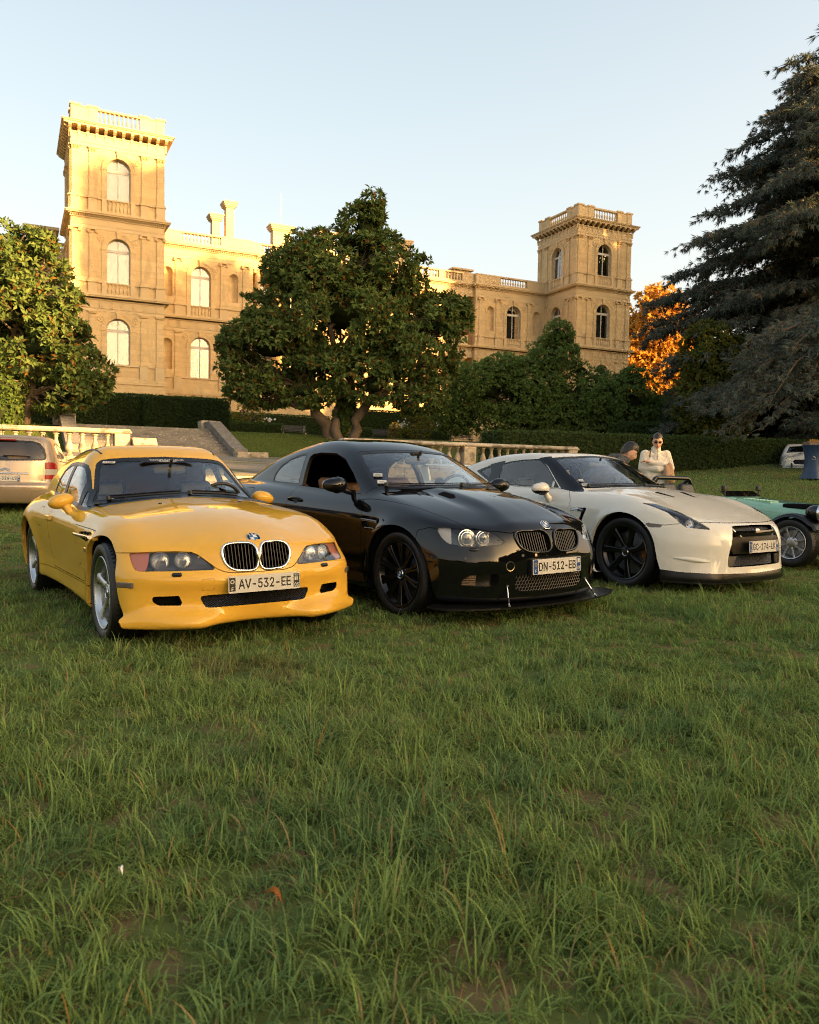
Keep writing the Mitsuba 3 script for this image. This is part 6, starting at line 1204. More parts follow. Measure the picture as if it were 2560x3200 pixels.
def black_coupe(M):
    root = thing('black_coupe', 'glossy black coupe with tan seats and flat front splitter, between yellow and white coupes', 'car')
    c = Car(root, BC, M, 'paint_black')
    for xa, zc, R, e in ((0, .335, .366, .425), (-2.761, .335, .37, None)): c.arch(xa, zc, R, ext=e)
    ws = [(-.1, 1.298), (0, 1.298), (.355, 1.284), (.489, 1.273), (.529, 1.258), (.575, 1.187), (.627, 1.083), (.672, .972), (.64, .958), (.459, .961), (.251, .971), (0, .975), (-.1, .975)]
    sc_lim = lambda x, a, z: np.maximum(-1.35 - x, x + .1)
    c.glass('windscreen', 'h', ws, sc_lim, .012, one=True, seal=.020)
    lim = lambda x, a, z: .40 - a
    q = closed_spline([(-1.68, .972), (-1.70, 1.12), (-1.735, 1.262), (-1.88, 1.25), (-2.02, 1.215), (-2.15, 1.155), (-2.225, 1.07), (-2.225, 1.0), (-2.16, .985), (-1.92, .98)], 70)
    q = [(-1.685, .972), (-1.705, 1.12), (-1.745, 1.262), (-1.88, 1.248), (-2.02, 1.212), (-2.15, 1.15), (-2.22, 1.07), (-2.225, 1.01), (-2.19, .988), (-1.92, .979)]
    d = [(-1.625, .966), (-1.64, 1.10), (-1.668, 1.225), (-1.63, 1.256), (-1.50, 1.268), (-1.24, 1.258), (-1.06, 1.205), (-.85, 1.082), (-.64, .925), (-1.09, .94)]
    c.glass('rear_side_window', 's', q, lim, .02, seal=.012)
    p = c.take('s', d, lim, .015); w = joinm(wall(p, depth=.035)); c.pair('window_frame', w, 'black_trim')
    c.put('door_window', mirror(shift(p, depth=.012)), 'car_glass')
    front = lambda x, a, z: .05 - x
    HL = closed_spline([(.349, .688), (.251, .697), (.081, .688), (-.048, .662), (-.107, .630), (-.135, .60), (-.10, .584), (-.02, .576), (.081, .572), (.182, .574), (.27, .592), (.325, .64)], 60)
    pc = c.hole('o', HL, front, 0, vec=[-.09, .02, 0], mat='lamp_dark', name='headlight')
    cover = cut(pc, c.field(pc[0], 'o', HL, front) + .003)[0]
    turn = shift(cut(pc, c.sd(pc[0], 'o', [(.45, .5), (.225, .5), (.235, .72), (.45, .72)]) + .004)[0], vec=[-.03, .008, 0])
    for kk, f in (('__headlight', lambda m: m), ('__headlight_001', mirror)):
        put('cover', f(shift(cover, depth=.002)), 'lamp_cover', root + kk, M); put('turn_lamp', f(turn), 'lamp_white', root + kk, M)
    for t, z, r in ((.118, .630, .046), (.0, .625, .038)):
        V = pc[0]; tt = np.abs(V[:, 1]) * math.cos(.7) - V[:, 0] * math.sin(.7); i = np.argmin((tt - t) ** 2 + (V[:, 2] - z) ** 2)
        lamp_unit(c, V[i] + [-.045, .012, 0], (.93, -.34, .05), r, .05, root + '__headlight', ring='lamp_chrome')
        lamp_unit(c, V[i] + [-.052, .013, 0], (.93, -.34, .05), r * 1.32, .03, root + '__headlight', ring='lamp_chrome', reflect='lamp_dark')
    kid = closed_spline([(.026, .60), (.036, .645), (.060, .668), (.146, .675), (.286, .671), (.326, .655), (.322, .60), (.296, .560), (.24, .534), (.16, .527), (.075, .527), (.034, .548)], 60)
    kf = lambda x, a, z: .3 - x
    c.hole('h', kid, kf, 0, vec=[-.07, 0, 0], name='kidney_grille')
    e = np.array([[c.front(-y, z)[0][0] + .004, -y, z] for y, z in np.array(Polygon(kid).buffer(.004).exterior.coords)])
    for kk, s in (('__kidney_grille', 1), ('__kidney_grille_001', -1)):
        put('frame', tube(e * [1, s, 1], .010, 8, False), 'black_gloss', root + kk, M, smooth=60)
        for y in np.linspace(.046, .305, 13):
            ins = [z for z in np.linspace(.51, .69, 50) if Polygon(kid).contains(Point(y, z))]
            if len(ins) > 3:
                a, b = ins[0], ins[-1]; xa, xb = c.front(-y, a)[0][0], c.front(-y, b)[0][0]
                put('slat', hull([(xa - .006 - dd, -y * s + w, a) for dd in (0, .04) for w in (-.003, .003)] + [(xb - .006 - dd, -y * s + w, b) for dd in (0, .04) for w in (-.003, .003)]), 'black_gloss', root + kk, M)
    low = [(-.1, .372), (0, .372), (.28, .369), (.352, .362), (.362, .315), (.352, .264), (.31, .247), (.2, .240), (0, .238), (-.1, .238)]
    c.hole('h', low, kf, .012, vec=[-.10, 0, 0], name='lower_intake', one=True, lip=.008)
    fx = lambda y, z: np.array([c.front(v, w)[0][0] for v, w in zip(np.atleast_1d(y), np.atleast_1d(z))])
    full = [(y, z) for y, z in low if y >= 0] + [(-y, z) for y, z in low[::-1] if y > 0]
    mesh_wires(c, Polygon(full).buffer(.003), None, .027, .0023, 'mesh_bronze', 'intake_mesh', fx, True, .012)
    side = [(.715, .292), (.708, .338), (.665, .374), (.487, .378), (.492, .298), (.564, .291)]
    p = c.hole('h', side, kf, .008, vec=[-.08, 0, 0], mat='carbon', name='side_intake', lip=.006)
    for i in range(6):
        z = .300 + i * .0125; P = np.array([c.front(-y, z)[0] - [.02, 0, 0] for y in np.linspace(.625, .71 - max(0, (z - .335)) * .9, 4)])
        for kk, f in (('__side_intake', 1), ('__side_intake_001', -1)): put('cooler_fin', tube(P * [1, f, 1], .0042, 5), 'cooler_tan', root + kk, M)
    sl = lambda x, a, z: .5 - a
    ven = [(-.455, .752), (-.215, .735), (-.19, .716), (-.238, .658), (-.262, .648), (-.40, .646), (-.44, .665)]
    c.hole('s', ven, sl, .008, vec=[0, .035, 0], mat='black_gloss', name='side_vent', lip=.006)
    P = np.array([c.side(x, .722 - .05 * (x + .44))[0] - [0, .001, 0] for x in np.linspace(-.45, -.23, 7)]); c.pair('vent_bar', cat(tube(P, .008, 8), tube(P - [0, -.002, .010], .006, 8)), 'dark_chrome', 60)
    P = np.array([c.side(x, .655)[0] + [0, .008, 0] for x in np.linspace(-.41, -.27, 5)]); c.pair('vent_blade', tube(P, .006, 8), 'dark_chrome', 60)
    # bonnet, bumper, doors
    hood = [(-.62, .80), (-.456, .775), (-.071, .745), (.25, .700), (.40, .665), (.53, .625), (.62, .515), (.70, .36), (.728, .2), (.737, 0), (.737, -.1), (-.40, -.1), (-.33, .30), (-.50, .62)]
    c.panel('bonnet', 't', hood, lambda x, a, z: .60 - z, one=True)
    c.panel('front_bumper', 's', [(.24, .672), (.32, .695), (.5, .69), (.9, .69), (.9, 0), (.24, 0)], one=True)
    door = [(-.56, .90), (-.475, .80), (-.452, .70), (-.462, .55), (-.50, .31), (-1.66, .305), (-1.72, .45), (-1.70, .62), (-1.64, .78), (-1.665, .89), (-1.672, .968), (-1.09, .936), (-.65, .915)]
    c.panel('door', 's', door, sl, .02)
    c.panel('sill', 's', [(-.36, 0), (-.36, .298), (-2.38, .298), (-2.38, 0)], sl)
    c.panel('fuel_flap', 's', rpoly([(-2.55, .80), (-2.37, .795), (-2.36, .925), (-2.53, .935)], .04), sl)
    c.put('body_shell', both(c.rest), 'paint_black')
    roundel(c, frame(c.front(0, .712)[0], [.75, 0, .66], off=.002), .041)
    number_plate(root, M, frame([.822, .014, .420], [1, 0, .03]), .52, .110, 'DN-512-EB', '69', 'plate_blue')
    c.put('plate_holder', bevbox(.775, .8205, -.25, .278, .362, .478, .006), 'black_trim')
    # splitter with its rods
    sp = [(.862, -.02), (.862, 0), (.857, .3), (.81, .55), (.73, .76), (.64, .895), (.54, .935), (.45, .925), (.42, .85), (.30, .6), (.30, -.02)]
    g = Polygon(sp).union(Polygon([(x, -y) for x, y in sp])).buffer(-.01).buffer(.01); c.put('front_splitter', prism(g, .138, .150, 'xyz'), 'carbon')
    for s in (-1, 1):
        k = key_for(root + '__splitter_rod'); c.put('splitter_rod', tube([(.74, s * .42, .29), (.815, s * .47, .155)], .005, 8), 'chrome'); put('rod_end', cat(sph((.815, s * .47, .158), .011, 2), sph((.742, s * .42, .287), .011, 2)), 'dark_metal', k, M, smooth=True)
        put('turnbuckle', tube([(.785, s * .45, .209), (.805, s * .463, .173)], .008, 6), 'black_trim', k, M)
        for a, z in ((.698, .488), (.297, .504)): p, n = c.front(s * a, z); c.put('parking_sensor', xf(lathe([(0, .003), (.010, .0025), (.012, 0)], 20), frame(p, n)), 'grey_plastic')
        p, n = c.front(s * .641, .551); c.put('washer_cover', xf(sph((0, 0, 0), (.035, .014, .008), 2), frame(p, n)), 'black_gloss', True)
        p, n = c.top(-.03, s * .335); v = rpoly([(-.09, -.03), (.07, -.035), (.10, 0), (.05, .03), (-.08, .03)], .012); c.put('bonnet_vent', xf(prism(v, -.002, .003), frame(p + [0, 0, .001], n, (0, 1, 0))), 'matt_black')
        x0 = np.linspace(-1.66, -.70, 10)
    p, n = c.front(-.404, .43); F = frame(p, n); c.put('towing_eye_cover', xf(tube([(.033 * math.cos(a), .033 * math.sin(a), .001) for a in np.linspace(0, 2 * PI, 25)], .0022, 5, False), F), 'tow_ring')
    P = np.array([c.side(x, .836 + .004 * (x + 1.6))[0] - [0, .002, 0] for x in np.linspace(-2.3, -1.68, 6)])
    handles(c, -1.53, .838, .105, 'black_gloss')
    door_mirror(c, 'black_gloss', (-.735, -.93, .985), (.075, .118, .066), [((-.74, -.86, .945), .022), ((-.745, -.80, .925), .02), ((-.75, -.74, .92), .024)], gl=.85)
    wipers(c, [[(-.60, .985), (-.40, .982), (-.2, .985), (.02, .99)], [(.04, .99), (.25, .99), (.45, .985), (.58, .985)]])
    papers(c, [(-.575, 1.065, .075, .055, 'paper'), (-.60, 1.008, .075, .05, 'plate_white')])
    cabin(c, -2.7, -.2, .88, .70, 'leather_tan', [(-1.42, -.38, 1.04), (-1.42, .38, 1.04), (-2.15, -.36, .98), (-2.15, .36, .98)], (-.70, -.28, .93), (-.86, 1.20), (-.80, .38, .90, .19))
    c.put('screen_sensor', bevbox(-.90, -.845, -.06, .06, 1.245, 1.28, .01), 'black_trim')
    k = key_for(root + '__dash_gauge'); c.put('dash_gauge', xf(lathe([(0, .02), (.035, .022), (.04, .0), (.03, -.03), (0, -.04)], 24), frame((-.68, .12, 1.015), (.5, -.4, .3))), 'black_trim', 40); put('stand', tube([(-.70, .13, 1.0), (-.70, .14, .93)], .008), 'black_trim', k, M)
    st = [(.045, 0, .017, .022, .05, .008), (.09, 0, .013, .018, .04, .007), (.15, 0, .011, .012, .035, .006), (.20, 0, .013, .006, .03, .006), (.243, 0, .02, .004, .025, .005)]
    for xa, ay, R in ((0, .835, .330), (-2.761, .845, .334)):
        for s in (-1, 1): build_wheel(c, xa, s, ay, R - .003, R, .255, .25, st, 10, 'rim_black', hub='black_gloss', pair=.075)
    c.put('underbody', box(-3.4, .3, -.6, .6, .17, .22), 'matt_black')
    return c
# ---------------------------------------------------------------- white coupe
def white_coupe(M):
    root = thing('white_coupe', 'pearl white coupe with black spoked wheels and wide dark grille, right of the black coupe', 'car')
    c = Car(root, GC, M, 'paint_white')
    for xa, zc, R, e in ((0, .362, .388, .435), (-2.78, .362, .39, None)): c.arch(xa, zc, R, ext=e)
    ws = [(-.1, 1.335), (0, 1.335), (.116, 1.333), (.457, 1.313), (.60, 1.298), (.625, 1.27), (.685, 1.13), (.735, .98), (.70, .967), (.332, .987), (0, .992), (-.1, .992)]
    c.glass('windscreen', 'h', ws, lambda x, a, z: np.maximum(-1.45 - x, x + .25), .012, one=True, seal=.016)
    lim = lambda x, a, z: .40 - a
    D = Polygon([(-.93, .965), (-1.19, 1.19), (-1.345, 1.285), (-1.60, 1.278), (-1.809, 1.258), (-1.96, 1.232), (-1.945, 1.09), (-1.915, .992), (-1.49, .974)])
    T = Polygon([(-1.02, .9), (-1.02, 1.3), (-2.2, 1.3), (-2.2, .9)])
    for nm, g in (('door_window', D.intersection(T)), ('window_corner', D.intersection(Polygon([(-.6, .9), (-.6, 1.3), (-1.035, 1.3), (-1.035, .9)])))): c.glass(nm, 's', np.array(g.exterior.coords)[:-1], lim, .006, seal=.010, mat='car_glass' if nm[0] == 'd' else 'black_gloss')
    c.glass('rear_side_window', 's', [(-2.33, 1.135), (-2.23, 1.185), (-2.105, 1.21), (-2.09, 1.13), (-2.085, 1.045), (-2.2, 1.085)], lim, .015, seal=.008)
    pil = Polygon([(-1.90, .94), (-1.92, 1.262), (-2.14, 1.225), (-2.11, 1.03), (-2.06, .98)]).union(Polygon([(-1.90, 1.262), (-2.12, 1.218), (-2.37, 1.145), (-2.2, 1.07), (-2.05, 1.01)])).buffer(.004)
    p = c.take('s', np.array(pil.exterior.coords)[:-1], lim); c.pair('pillar_trim', joinm(p, wall(p, depth=.015)), 'black_gloss')
    p = c.take('s', [(-1.375, 1.292), (-1.255, 1.315), (-.60, .93), (-.72, .93), (-.90, .955), (-1.19, 1.197)], lambda x, a, z: .45 - a); c.pair('windscreen_pillar', joinm(p, wall(p, depth=.015)), 'black_gloss')
    front = lambda x, a, z: .0 - x
    HL = [(.557, .848), (.411, .838), (.211, .768), (.075, .692), (-.038, .620), (-.030, .611), (.181, .629), (.225, .661), (.333, .762), (.475, .822)]
    pc = c.hole('o', HL, front, .004, vec=[-.06, .03, -.05], mat='lamp_dark', name='headlight')
    cover = cut(pc, c.field(pc[0], 'o', HL, front, .004) + .003)[0]
    strip = shift(cut(pc, c.sd(pc[0], 'o', [(.60, .9), (.33, .78), (.35, .75), (.5, .78), (.62, .83)]))[0], vec=[-.02, .012, -.016])
    for kk, f in (('__headlight', lambda m: m), ('__headlight_001', mirror)): put('cover', f(shift(cover, depth=.002)), 'lamp_cover', root + kk, M); put('daylight_strip', f(strip), 'lamp_chrome', root + kk, M)
    for t, z, r in ((.247, .705, .036), (.13, .672, .044), (.045, .648, .032)):
        V = pc[0]; tt = np.abs(V[:, 1]) * math.cos(.7) - V[:, 0] * math.sin(.7); i = np.argmin((tt - t) ** 2 + (V[:, 2] - z) ** 2)
        lamp_unit(c, V[i] + [-.035, .018, -.022], (.90, -.36, .12), r, .035, root + '__headlight', ring='lamp_housing')
    kf = lambda x, a, z: .3 - x
    gr = [(-.1, .652), (0, .652), (.30, .648), (.352, .640), (.395, .55), (.437, .43), (.457, .34), (.458, .272), (.42, .264), (0, .260), (-.1, .260)]
    c.hole('h', gr, kf, .012, vec=[-.10, 0, 0], name='grille_opening', one=True, lip=.012)
    fx = lambda y, z: np.array([c.front(v, w)[0][0] for v, w in zip(np.atleast_1d(y), np.atleast_1d(z))])
    sy = lambda pts: [(y, z) for y, z in pts] + [(-y, z) for y, z in pts[::-1]]
    mesh_wires(c, Polygon(sy([(.36, .64), (.385, .575)])), None, .026, .0018, 'dark_metal', 'upper_mesh', fx, depth=.05)
    mesh_wires(c, Polygon(sy([(.30, .37), (.345, .268)])), None, .026, .0020, 'dark_metal', 'lower_mesh', fx, depth=.035)
    def slab(pts, d0, d1): # a curved slab behind the grille opening, pts in (y, z)
        g = Polygon(pts); V, F = [], []; ys = np.linspace(g.bounds[0], g.bounds[2], 17)
        for y in ys:
            zz = [z for z in np.linspace(g.bounds[1] - .001, g.bounds[3] + .001, 60) if g.buffer(1e-4).contains(Point(y, z))]; a, b = (zz[0], zz[-1]) if zz else (g.centroid.y,) * 2
            x = fx(y, (a + b) / 2)[0]; V += [(x - d0, y, a), (x - d0 + .006, y, (a + b) / 2), (x - d0, y, b), (x - d1, y, b), (x - d1, y, a)]
        for i in range(16):
            for j in range(5): q = i * 5 + j; r = i * 5 + (j + 1) % 5; F += [(q, r, r + 5), (q, r + 5, q + 5)]
        return tm(V, F)
    c.put('grille_bar', slab(sy([(.33, .60), (.36, .572), (.37, .548), (.30, .535)]), .004, .05), 'black_gloss', 40)
    c.put('plate_panel', slab(sy([(.392, .546), (.432, .430), (.435, .385)]), .014, .05), 'grille_bronze', 40)
    for s in (-1, 1):
        c.put('grille_side_trim', tube([(fx(s * .36, .63)[0] - .008, s * .352, .632), (fx(s * .33, .57)[0] - .006, s * .325, .578), (fx(s * .29, .54)[0] - .004, s * .27, .548)], [.004, .006, .004], 6), 'chrome', 40)
        c.put('brake_duct', fix(hull([(fx(s * y, z)[0] - d, s * y, z) for y, z in ((.445, .365), (.335, .365), (.37, .27), (.45, .27)) for d in (.012, .05)])), 'gun_metal')
    for s in (-1, 1): c.put('grille_badge_letter', xf(mv(text('R' if s > 0 else 'G', .046, .85, .006, True), .016 * s, -.022, 0), frame([fx(0, .611)[0] + .004, 0, .613], [1, 0, .15])), 'chrome')
    for s in (-1, 1): pass
    sl = lambda x, a, z: .5 - a
    mk = [(.272, .655), (.300, .660), (.432, .646), (.412, .620), (.307, .618)]
    p = c.take('s', mk, sl, .004); c.rest = joinm(c.rest, wall(p, depth=.01)); c.pair('side_marker', shift(p, depth=.003), 'lamp_smoke')
    c.hole('s', [(-.45, .772), (-.50, .665), (-.565, .50), (-.60, .50), (-.545, .665), (-.50, .772)], sl, .004, vec=[0, .06, 0], name='fender_vent', lip=.008)
    P = np.array([c.side(x, .757 - .02 * (x + .66))[0] - [0, .002, 0] for x in np.linspace(-.66, -.50, 5)])
    c.pair('vent_strip', cat(tube(P, .006, 6), tube(P - [0, 0, .016], .006, 6)), 'chrome', 60)
    p, n = c.side(-.52, .752)
    for s in (-1, 1):
        F = frame(p, n, off=.004) if s < 0 else frame(p * [1, -1, 1], n * [1, -1, 1], off=.004)
        c.put('vent_badge', xf(box(-.045, .045, -.020, .018, -.006, .002), F), 'black_gloss'); k = root + '__vent_badge' + ('' if s < 0 else '_001'); put('lettering', xf(mv(text('GT-R', .020, .9, .0015, True), 0, -.010, .002), F), 'chrome', k, M)
    hood = [(-.55, .74), (-.40, .785), (-.25, .80), (.14, .79), (.33, .72), (.478, .66), (.62, .55), (.672, .49), (.662, .372), (.659, 0), (.659, -.1), (-.45, -.1), (-.47, .4)]
    c.panel('bonnet', 't', hood, lambda x, a, z: .62 - z, one=True)
    lip = [(-.1, .196), (0, .196), (.54, .208), (.81, .216), (.90, .232), (1.1, .232), (1.1, 0), (-.1, 0)]
    p = c.take('h', lip, lambda x, a, z: .30 - x); fl = np.where(p[0][:, 2] < .19, 1.0, 0)[:, None]
    nn = p[2] * [1, 1, 0]; p = (p[0] + nn * (.016 * (1 - smoothnp(.13, .20, p[0][:, 2])))[:, None], p[1], p[2]); c.put('front_lip', both(p), 'carbon')
    out = [(.908, 0), (.903, .25), (.883, .45), (.826, .6), (.72, .72), (.58, .82), (.44, .895), (.42, .86), (.42, .5), (.42, 0)]
    c.put('lip_blade', prism(Polygon(out).buffer(.004).union(Polygon([(x, -y) for x, y in out]).buffer(.004)), .112, .128, 'xyz'), 'carbon')
    c.panel('front_bumper', 's', [(.28, .656), (.45, .645), (.66, .68), (1, .66), (1, 0), (.28, 0)], one=True)
    door = [(-.79, .95), (-.70, .86), (-.668, .74), (-.672, .60), (-.69, .34), (-1.85, .32), (-1.98, .55), (-2.03, .80), (-1.98, .985), (-1.49, .968), (-.93, .958)]
    c.panel('door', 's', door, sl, .02)
    c.panel('sill', 's', [(-.4, 0), (-.4, .20), (-2.38, .20), (-2.38, 0)], sl, paint='carbon')
    c.put('body_shell', both(c.rest), 'paint_white')
    # canard-like blister on the bumper corner
    for s in (-1, 1):
        P = np.array([c.front(s * a, z)[0] for a, z in np.c_[np.linspace(.83, .60, 9), np.linspace(.345, .312, 9)]]); r = .020 * np.sin(np.linspace(.25, PI - .05, 9)) + .002
        c.put('bumper_fin', tube(P - [.006, 0, 0], r, 10), 'paint_white', 60)
        p, n = c.top(-.02, s * .20); q = rpoly([(-.10, -.035), (.09, -.012), (.11, .0), (.09, .012), (-.10, .035)], .006)
        F = frame(p, n, (0, 1, 0)); F = F @ rot(s * -14, [0, 0, 1]); c.put('bonnet_duct', xf(prism(q, -.004, .0035), F), 'matt_black')
        p, n = c.front(s * .70, .565); c.put('washer_cover', xf(bevbox(-.05, .05, -.013, .013, -.004, .0015, .001), frame(p, n)), 'paint_white')
    number_plate(root, M, frame([.952, .008, .452], [1, 0, .05]), .52, .110, 'GC-174-LK', '95', 'plate_blue')
    c.put('plate_holder', bevbox(.89, .9505, -.18, .20, .41, .495, .006), 'black_trim')
    P = [(-3.35, -.78, 1.08), (-3.42, -.76, 1.20), (-3.44, -.60, 1.245), (-3.44, 0, 1.255), (-3.44, .60, 1.245), (-3.42, .76, 1.20), (-3.35, .78, 1.08)]
    w = hull([(x, y, z) for y in (-.78, .78) for x, z in ((-3.30, 1.215), (-3.36, 1.235), (-3.56, 1.245), (-3.56, 1.225), (-3.36, 1.205))]); c.put('rear_wing', cat(w, *[hull([(x, s * .66 + d, z) for d in (-.012, .012) for x, z in ((-3.32, 1.0), (-3.54, 1.0), (-3.38, 1.21), (-3.52, 1.22))]) for s in (-1, 1)]), 'paint_white')
    handles(c, -1.75, .80, .10, 'paint_white', False)
    door_mirror(c, 'paint_white', (-1.02, -.985, .955), (.08, .118, .068), [((-1.01, -.93, .91), .03), ((-1.0, -.91, .875), .032), ((-.99, -.885, .84), .042), ((-.985, -.86, .83), .05)], lower='black_gloss', gl=.85)
    scene_fix = [k for k in scene if k.startswith(root + '__door_mirror') and k.endswith('__stalk')]
    for k in scene_fix: scene[k]['bsdf'] = {'type': 'ref', 'id': 'paint_white'}
    wipers(c, [[(-.66, .99), (-.45, .998), (-.2, 1.004), (.0, 1.006)], [(.06, 1.004), (.3, 1.0), (.55, .995)]])
    papers(c, [(-.655, 1.045, .05, .045, 'plate_white'), (-.675, .998, .07, .055, 'paper')])
    cabin(c, -2.7, -.35, .90, .74, 'leather_grey', [(-1.62, -.40, 1.06), (-1.62, .40, 1.06)], (-.90, -.45, .95), (-1.10, 1.225), (-1.02, .40, .92, .185))
    st = [(.05, 0, .034, .026, .05, .010), (.085, .0, .022, .024, .045, .010), (.13, .02, .026, .018, .04, .012), (.19, .05, .031, .010, .035, .014), (.24, .08, .036, .004, .03, .012), (.258, .09, .05, .004, .025, .008)]
    for xa, ay, R in ((0, .872, .356), (-2.78, .88, .356)):
        for s in (-1, 1): build_wheel(c, xa, s, ay, R - .003, R, .265, .267, st, 7, 'rim_black', hub='black_trim', caliper='caliper_gold')
    c.put('underbody', box(-3.3, .3, -.6, .6, .13, .2), 'matt_black')
    return c
# ---------------------------------------------------------------- tan minivan at the left edge
PC = dict(xr=(-3.55, .75), ymax=.92, zmin=.18, zmax=1.56, rs=.10, rf=.08,
  W=([.7, 0, -1, -2, -2.7, -3.2, -3.55], [.15, .3, .5, .7, .9, 1.1, 1.3, 1.5, 1.65], [[.80, .83, .85, .86, .85, .82, .74, .66, .60]] * 2 + [[.82, .85, .875, .88, .87, .83, .76, .68, .60]] * 2 + [[.82, .86, .885, .885, .875, .84, .77, .69, .60], [.80, .85, .875, .88, .865, .825, .76, .68, .60], [.78, .82, .85, .85, .84, .80, .74, .66, .58]]),
  F=([0, .5, .9], [.15, .5, .8, 1.1], [[.66, .6, .3], [.72, .66, .34], [.6, .5, .2], [.4, .3, 0]]),
  T=([.75, .4, 0, -.5, -1.0, -1.6, -2.4, -3.0, -3.3, -3.55], [0, .4, .7, .9], [[.70, .69, .66, .6], [.92, .90, .86, .8], [1.05, 1.03, .98, .9], [1.25, 1.23, 1.18, 1.1], [1.44, 1.43, 1.40, 1.35], [1.53, 1.52, 1.49, 1.44], [1.53, 1.52, 1.49, 1.44], [1.50, 1.49, 1.46, 1.40], [1.475, 1.46, 1.43, 1.36], [1.45, 1.44, 1.40, 1.33]]),
  R=([0, .4, .65, .80, .9], [.15, .3, .46, .54, .60, .75, .95, 1.1, 1.3, 1.45, 1.6], [[-3.36, -3.34, -3.27, -3.12, -2.9], [-3.46, -3.44, -3.37, -3.22, -3.0], [-3.50, -3.48, -3.42, -3.27, -3.02], [-3.495, -3.475, -3.41, -3.26, -3.02], [-3.44, -3.42, -3.355, -3.2, -2.98], [-3.43, -3.41, -3.345, -3.19, -2.97], [-3.41, -3.39, -3.32, -3.17, -2.95], [-3.37, -3.35, -3.28, -3.12, -2.9], [-3.29, -3.265, -3.19, -3.03, -2.8], [-3.22, -3.19, -3.11, -2.95, -2.7], [-3.1, -3.07, -2.98, -2.8, -2.5]]),
  B=([-3.5, -3.2, 0, .7], [.20, .19, .18, .2]))
def minivan(M):
    root = thing('minivan', 'tan metallic minivan seen from behind in the sun, cut off by the left edge', 'car')
    c = Car(root, PC, M, 'paint_tan', .02)
    c.arch(-2.76, .31, .34); c.arch(0, .31, .34)
    rear = lambda x, a, z: x + 2.72
    win = [(-.1, 1.405), (0, 1.405), (.45, 1.39), (.58, 1.35), (.66, 1.24), (.70, 1.10), (.685, 1.035), (.62, 1.015), (0, 1.00), (-.1, 1.0)]
    c.glass('rear_window', 'h', win, rear, .02, one=True, mat='dark_glass', seal=.035)
    lamp = [(.665, .965), (.672, .89), (.668, .66), (.80, .655), (.95, .66), (.95, .90), (.80, .985), (.72, .99)]
    p = c.take('h', lamp, lambda x, a, z: np.maximum(x + 3.02, -2), .01); c.rest = joinm(c.rest, wall(p, depth=.01))
    k = key_for(root + '__tail_lamp'); mid = np.abs(p[0][:, 2] - .80) - .055; a, b = cut(p, mid)
    for s in (0, 1):
        f = mirror if s else (lambda m: m); kk = c.put('tail_lamp', f(shift(b, depth=-.004)), 'lamp_red'); put('reversing_lens', f(shift(a, depth=-.004)), 'lamp_white', kk, M)
    c.glass('rear_side_window', 's', rpoly([(-2.85, 1.02), (-2.5, 1.34), (-1.9, 1.40), (-1.9, 1.0)], .04), lambda x, a, z: .4 - a, mat='dark_glass', seal=.02)
    c.glass('side_window', 's', rpoly([(-1.84, 1.0), (-1.84, 1.40), (-1.0, 1.33), (-.6, 1.12), (-.5, 1.0)], .04), lambda x, a, z: .4 - a, mat='dark_glass', seal=.02)
    c.panel('tailgate', 'h', [(-.1, 1.45), (0, 1.45), (.52, 1.43), (.62, 1.36), (.72, 1.10), (.70, 1.0), (.655, .97), (.655, .72), (.60, .60), (.46, .555), (0, .55), (-.1, .55)], rear, one=True)
    c.panel('rear_bumper', 's', [(-3.6, 0), (-2.95, 0), (-2.95, .64), (-3.6, .64)], one=True)
    c.put('body_shell', both(c.rest), 'paint_tan')
    back = lambda y, z: c.hit([-6, y, z], [1, 0, 0])
    p, n = back(0, .60); number_plate(root, M, frame([-3.452, 0, .672], [-1, 0, .05]), .52, .11, 'AB-316-LS', '95', 'plate_blue')
    q = lambda pts, r, key, nm: c.put(nm, tube([back(y, z)[0] - [.006, 0, 0] for y, z in pts], r, 8), key, 60)
    q([(y, .765) for y in np.linspace(-.40, .40, 9)], .017, 'chrome', 'tailgate_handle')
    for z0 in (.835, .805):
        ch = [back(y, z)[0] - [.004, 0, 0] for y, z in ((.085, z0), (0, z0 + .035), (-.085, z0))]; c.put('chevron', tube(ch, .011, 6), 'chrome')
    q([(y, .50 if abs(y) < .7 else .51) for y in np.linspace(-.74, .74, 12)], .010, 'paint_tan', 'bumper_moulding')
    for s in (-1, 1): q([(s * y, .632) for y in np.linspace(.66, .82, 5)], .008, 'chrome', 'bumper_strip')
    c.put('rear_wiper', tube([back(.62 - 1.05 * t, 1.04 + .06 * math.sin(2.2 * t))[0] - [.025, 0, 0] for t in np.linspace(.55, 1, 9)], .010, 6), 'black_trim')
    c.put('brake_light', bevbox(-3.30, -3.24, -.17, .17, 1.388, 1.412, .004), 'lamp_red'); c.put('roof_rail', cat(*[tube([(x, s * .60, 1.51 if x < -1 else 1.45) for x in np.linspace(-2.9, -1.1, 7)], .016, 6) for s in (-1, 1)]), 'black_trim'); c.put('aerial', tube([(-2.9, .12, 1.50), (-3.05, .12, 1.80)], [.007, .003], 6), 'black_trim')
    for s in (-1, 1): f = (lambda m: m) if s < 0 else mirm; k = key_for(root + '__door_mirror'); c.put('door_mirror', f(sph((-.95, -.99, 1.03), (.06, .10, .075), 2)), 'black_trim', True); put('glass', f(sph((-.985, -.99, 1.03), (.03, .085, .06), 2)), 'mirror_glass', k, M, smooth=True)
    c.put('underbody', box(-3.2, .4, -.62, .62, .16, .24), 'matt_black'); c.put('cabin_floor', box(-3.0, .2, -.7, .7, .5, .52), 'cabin_dark')
    for y in (-.38, .38): seat(c, -1.2, y, 'leather_grey', True, 1.12); seat(c, -2.1, y, 'leather_grey', True, 1.10)
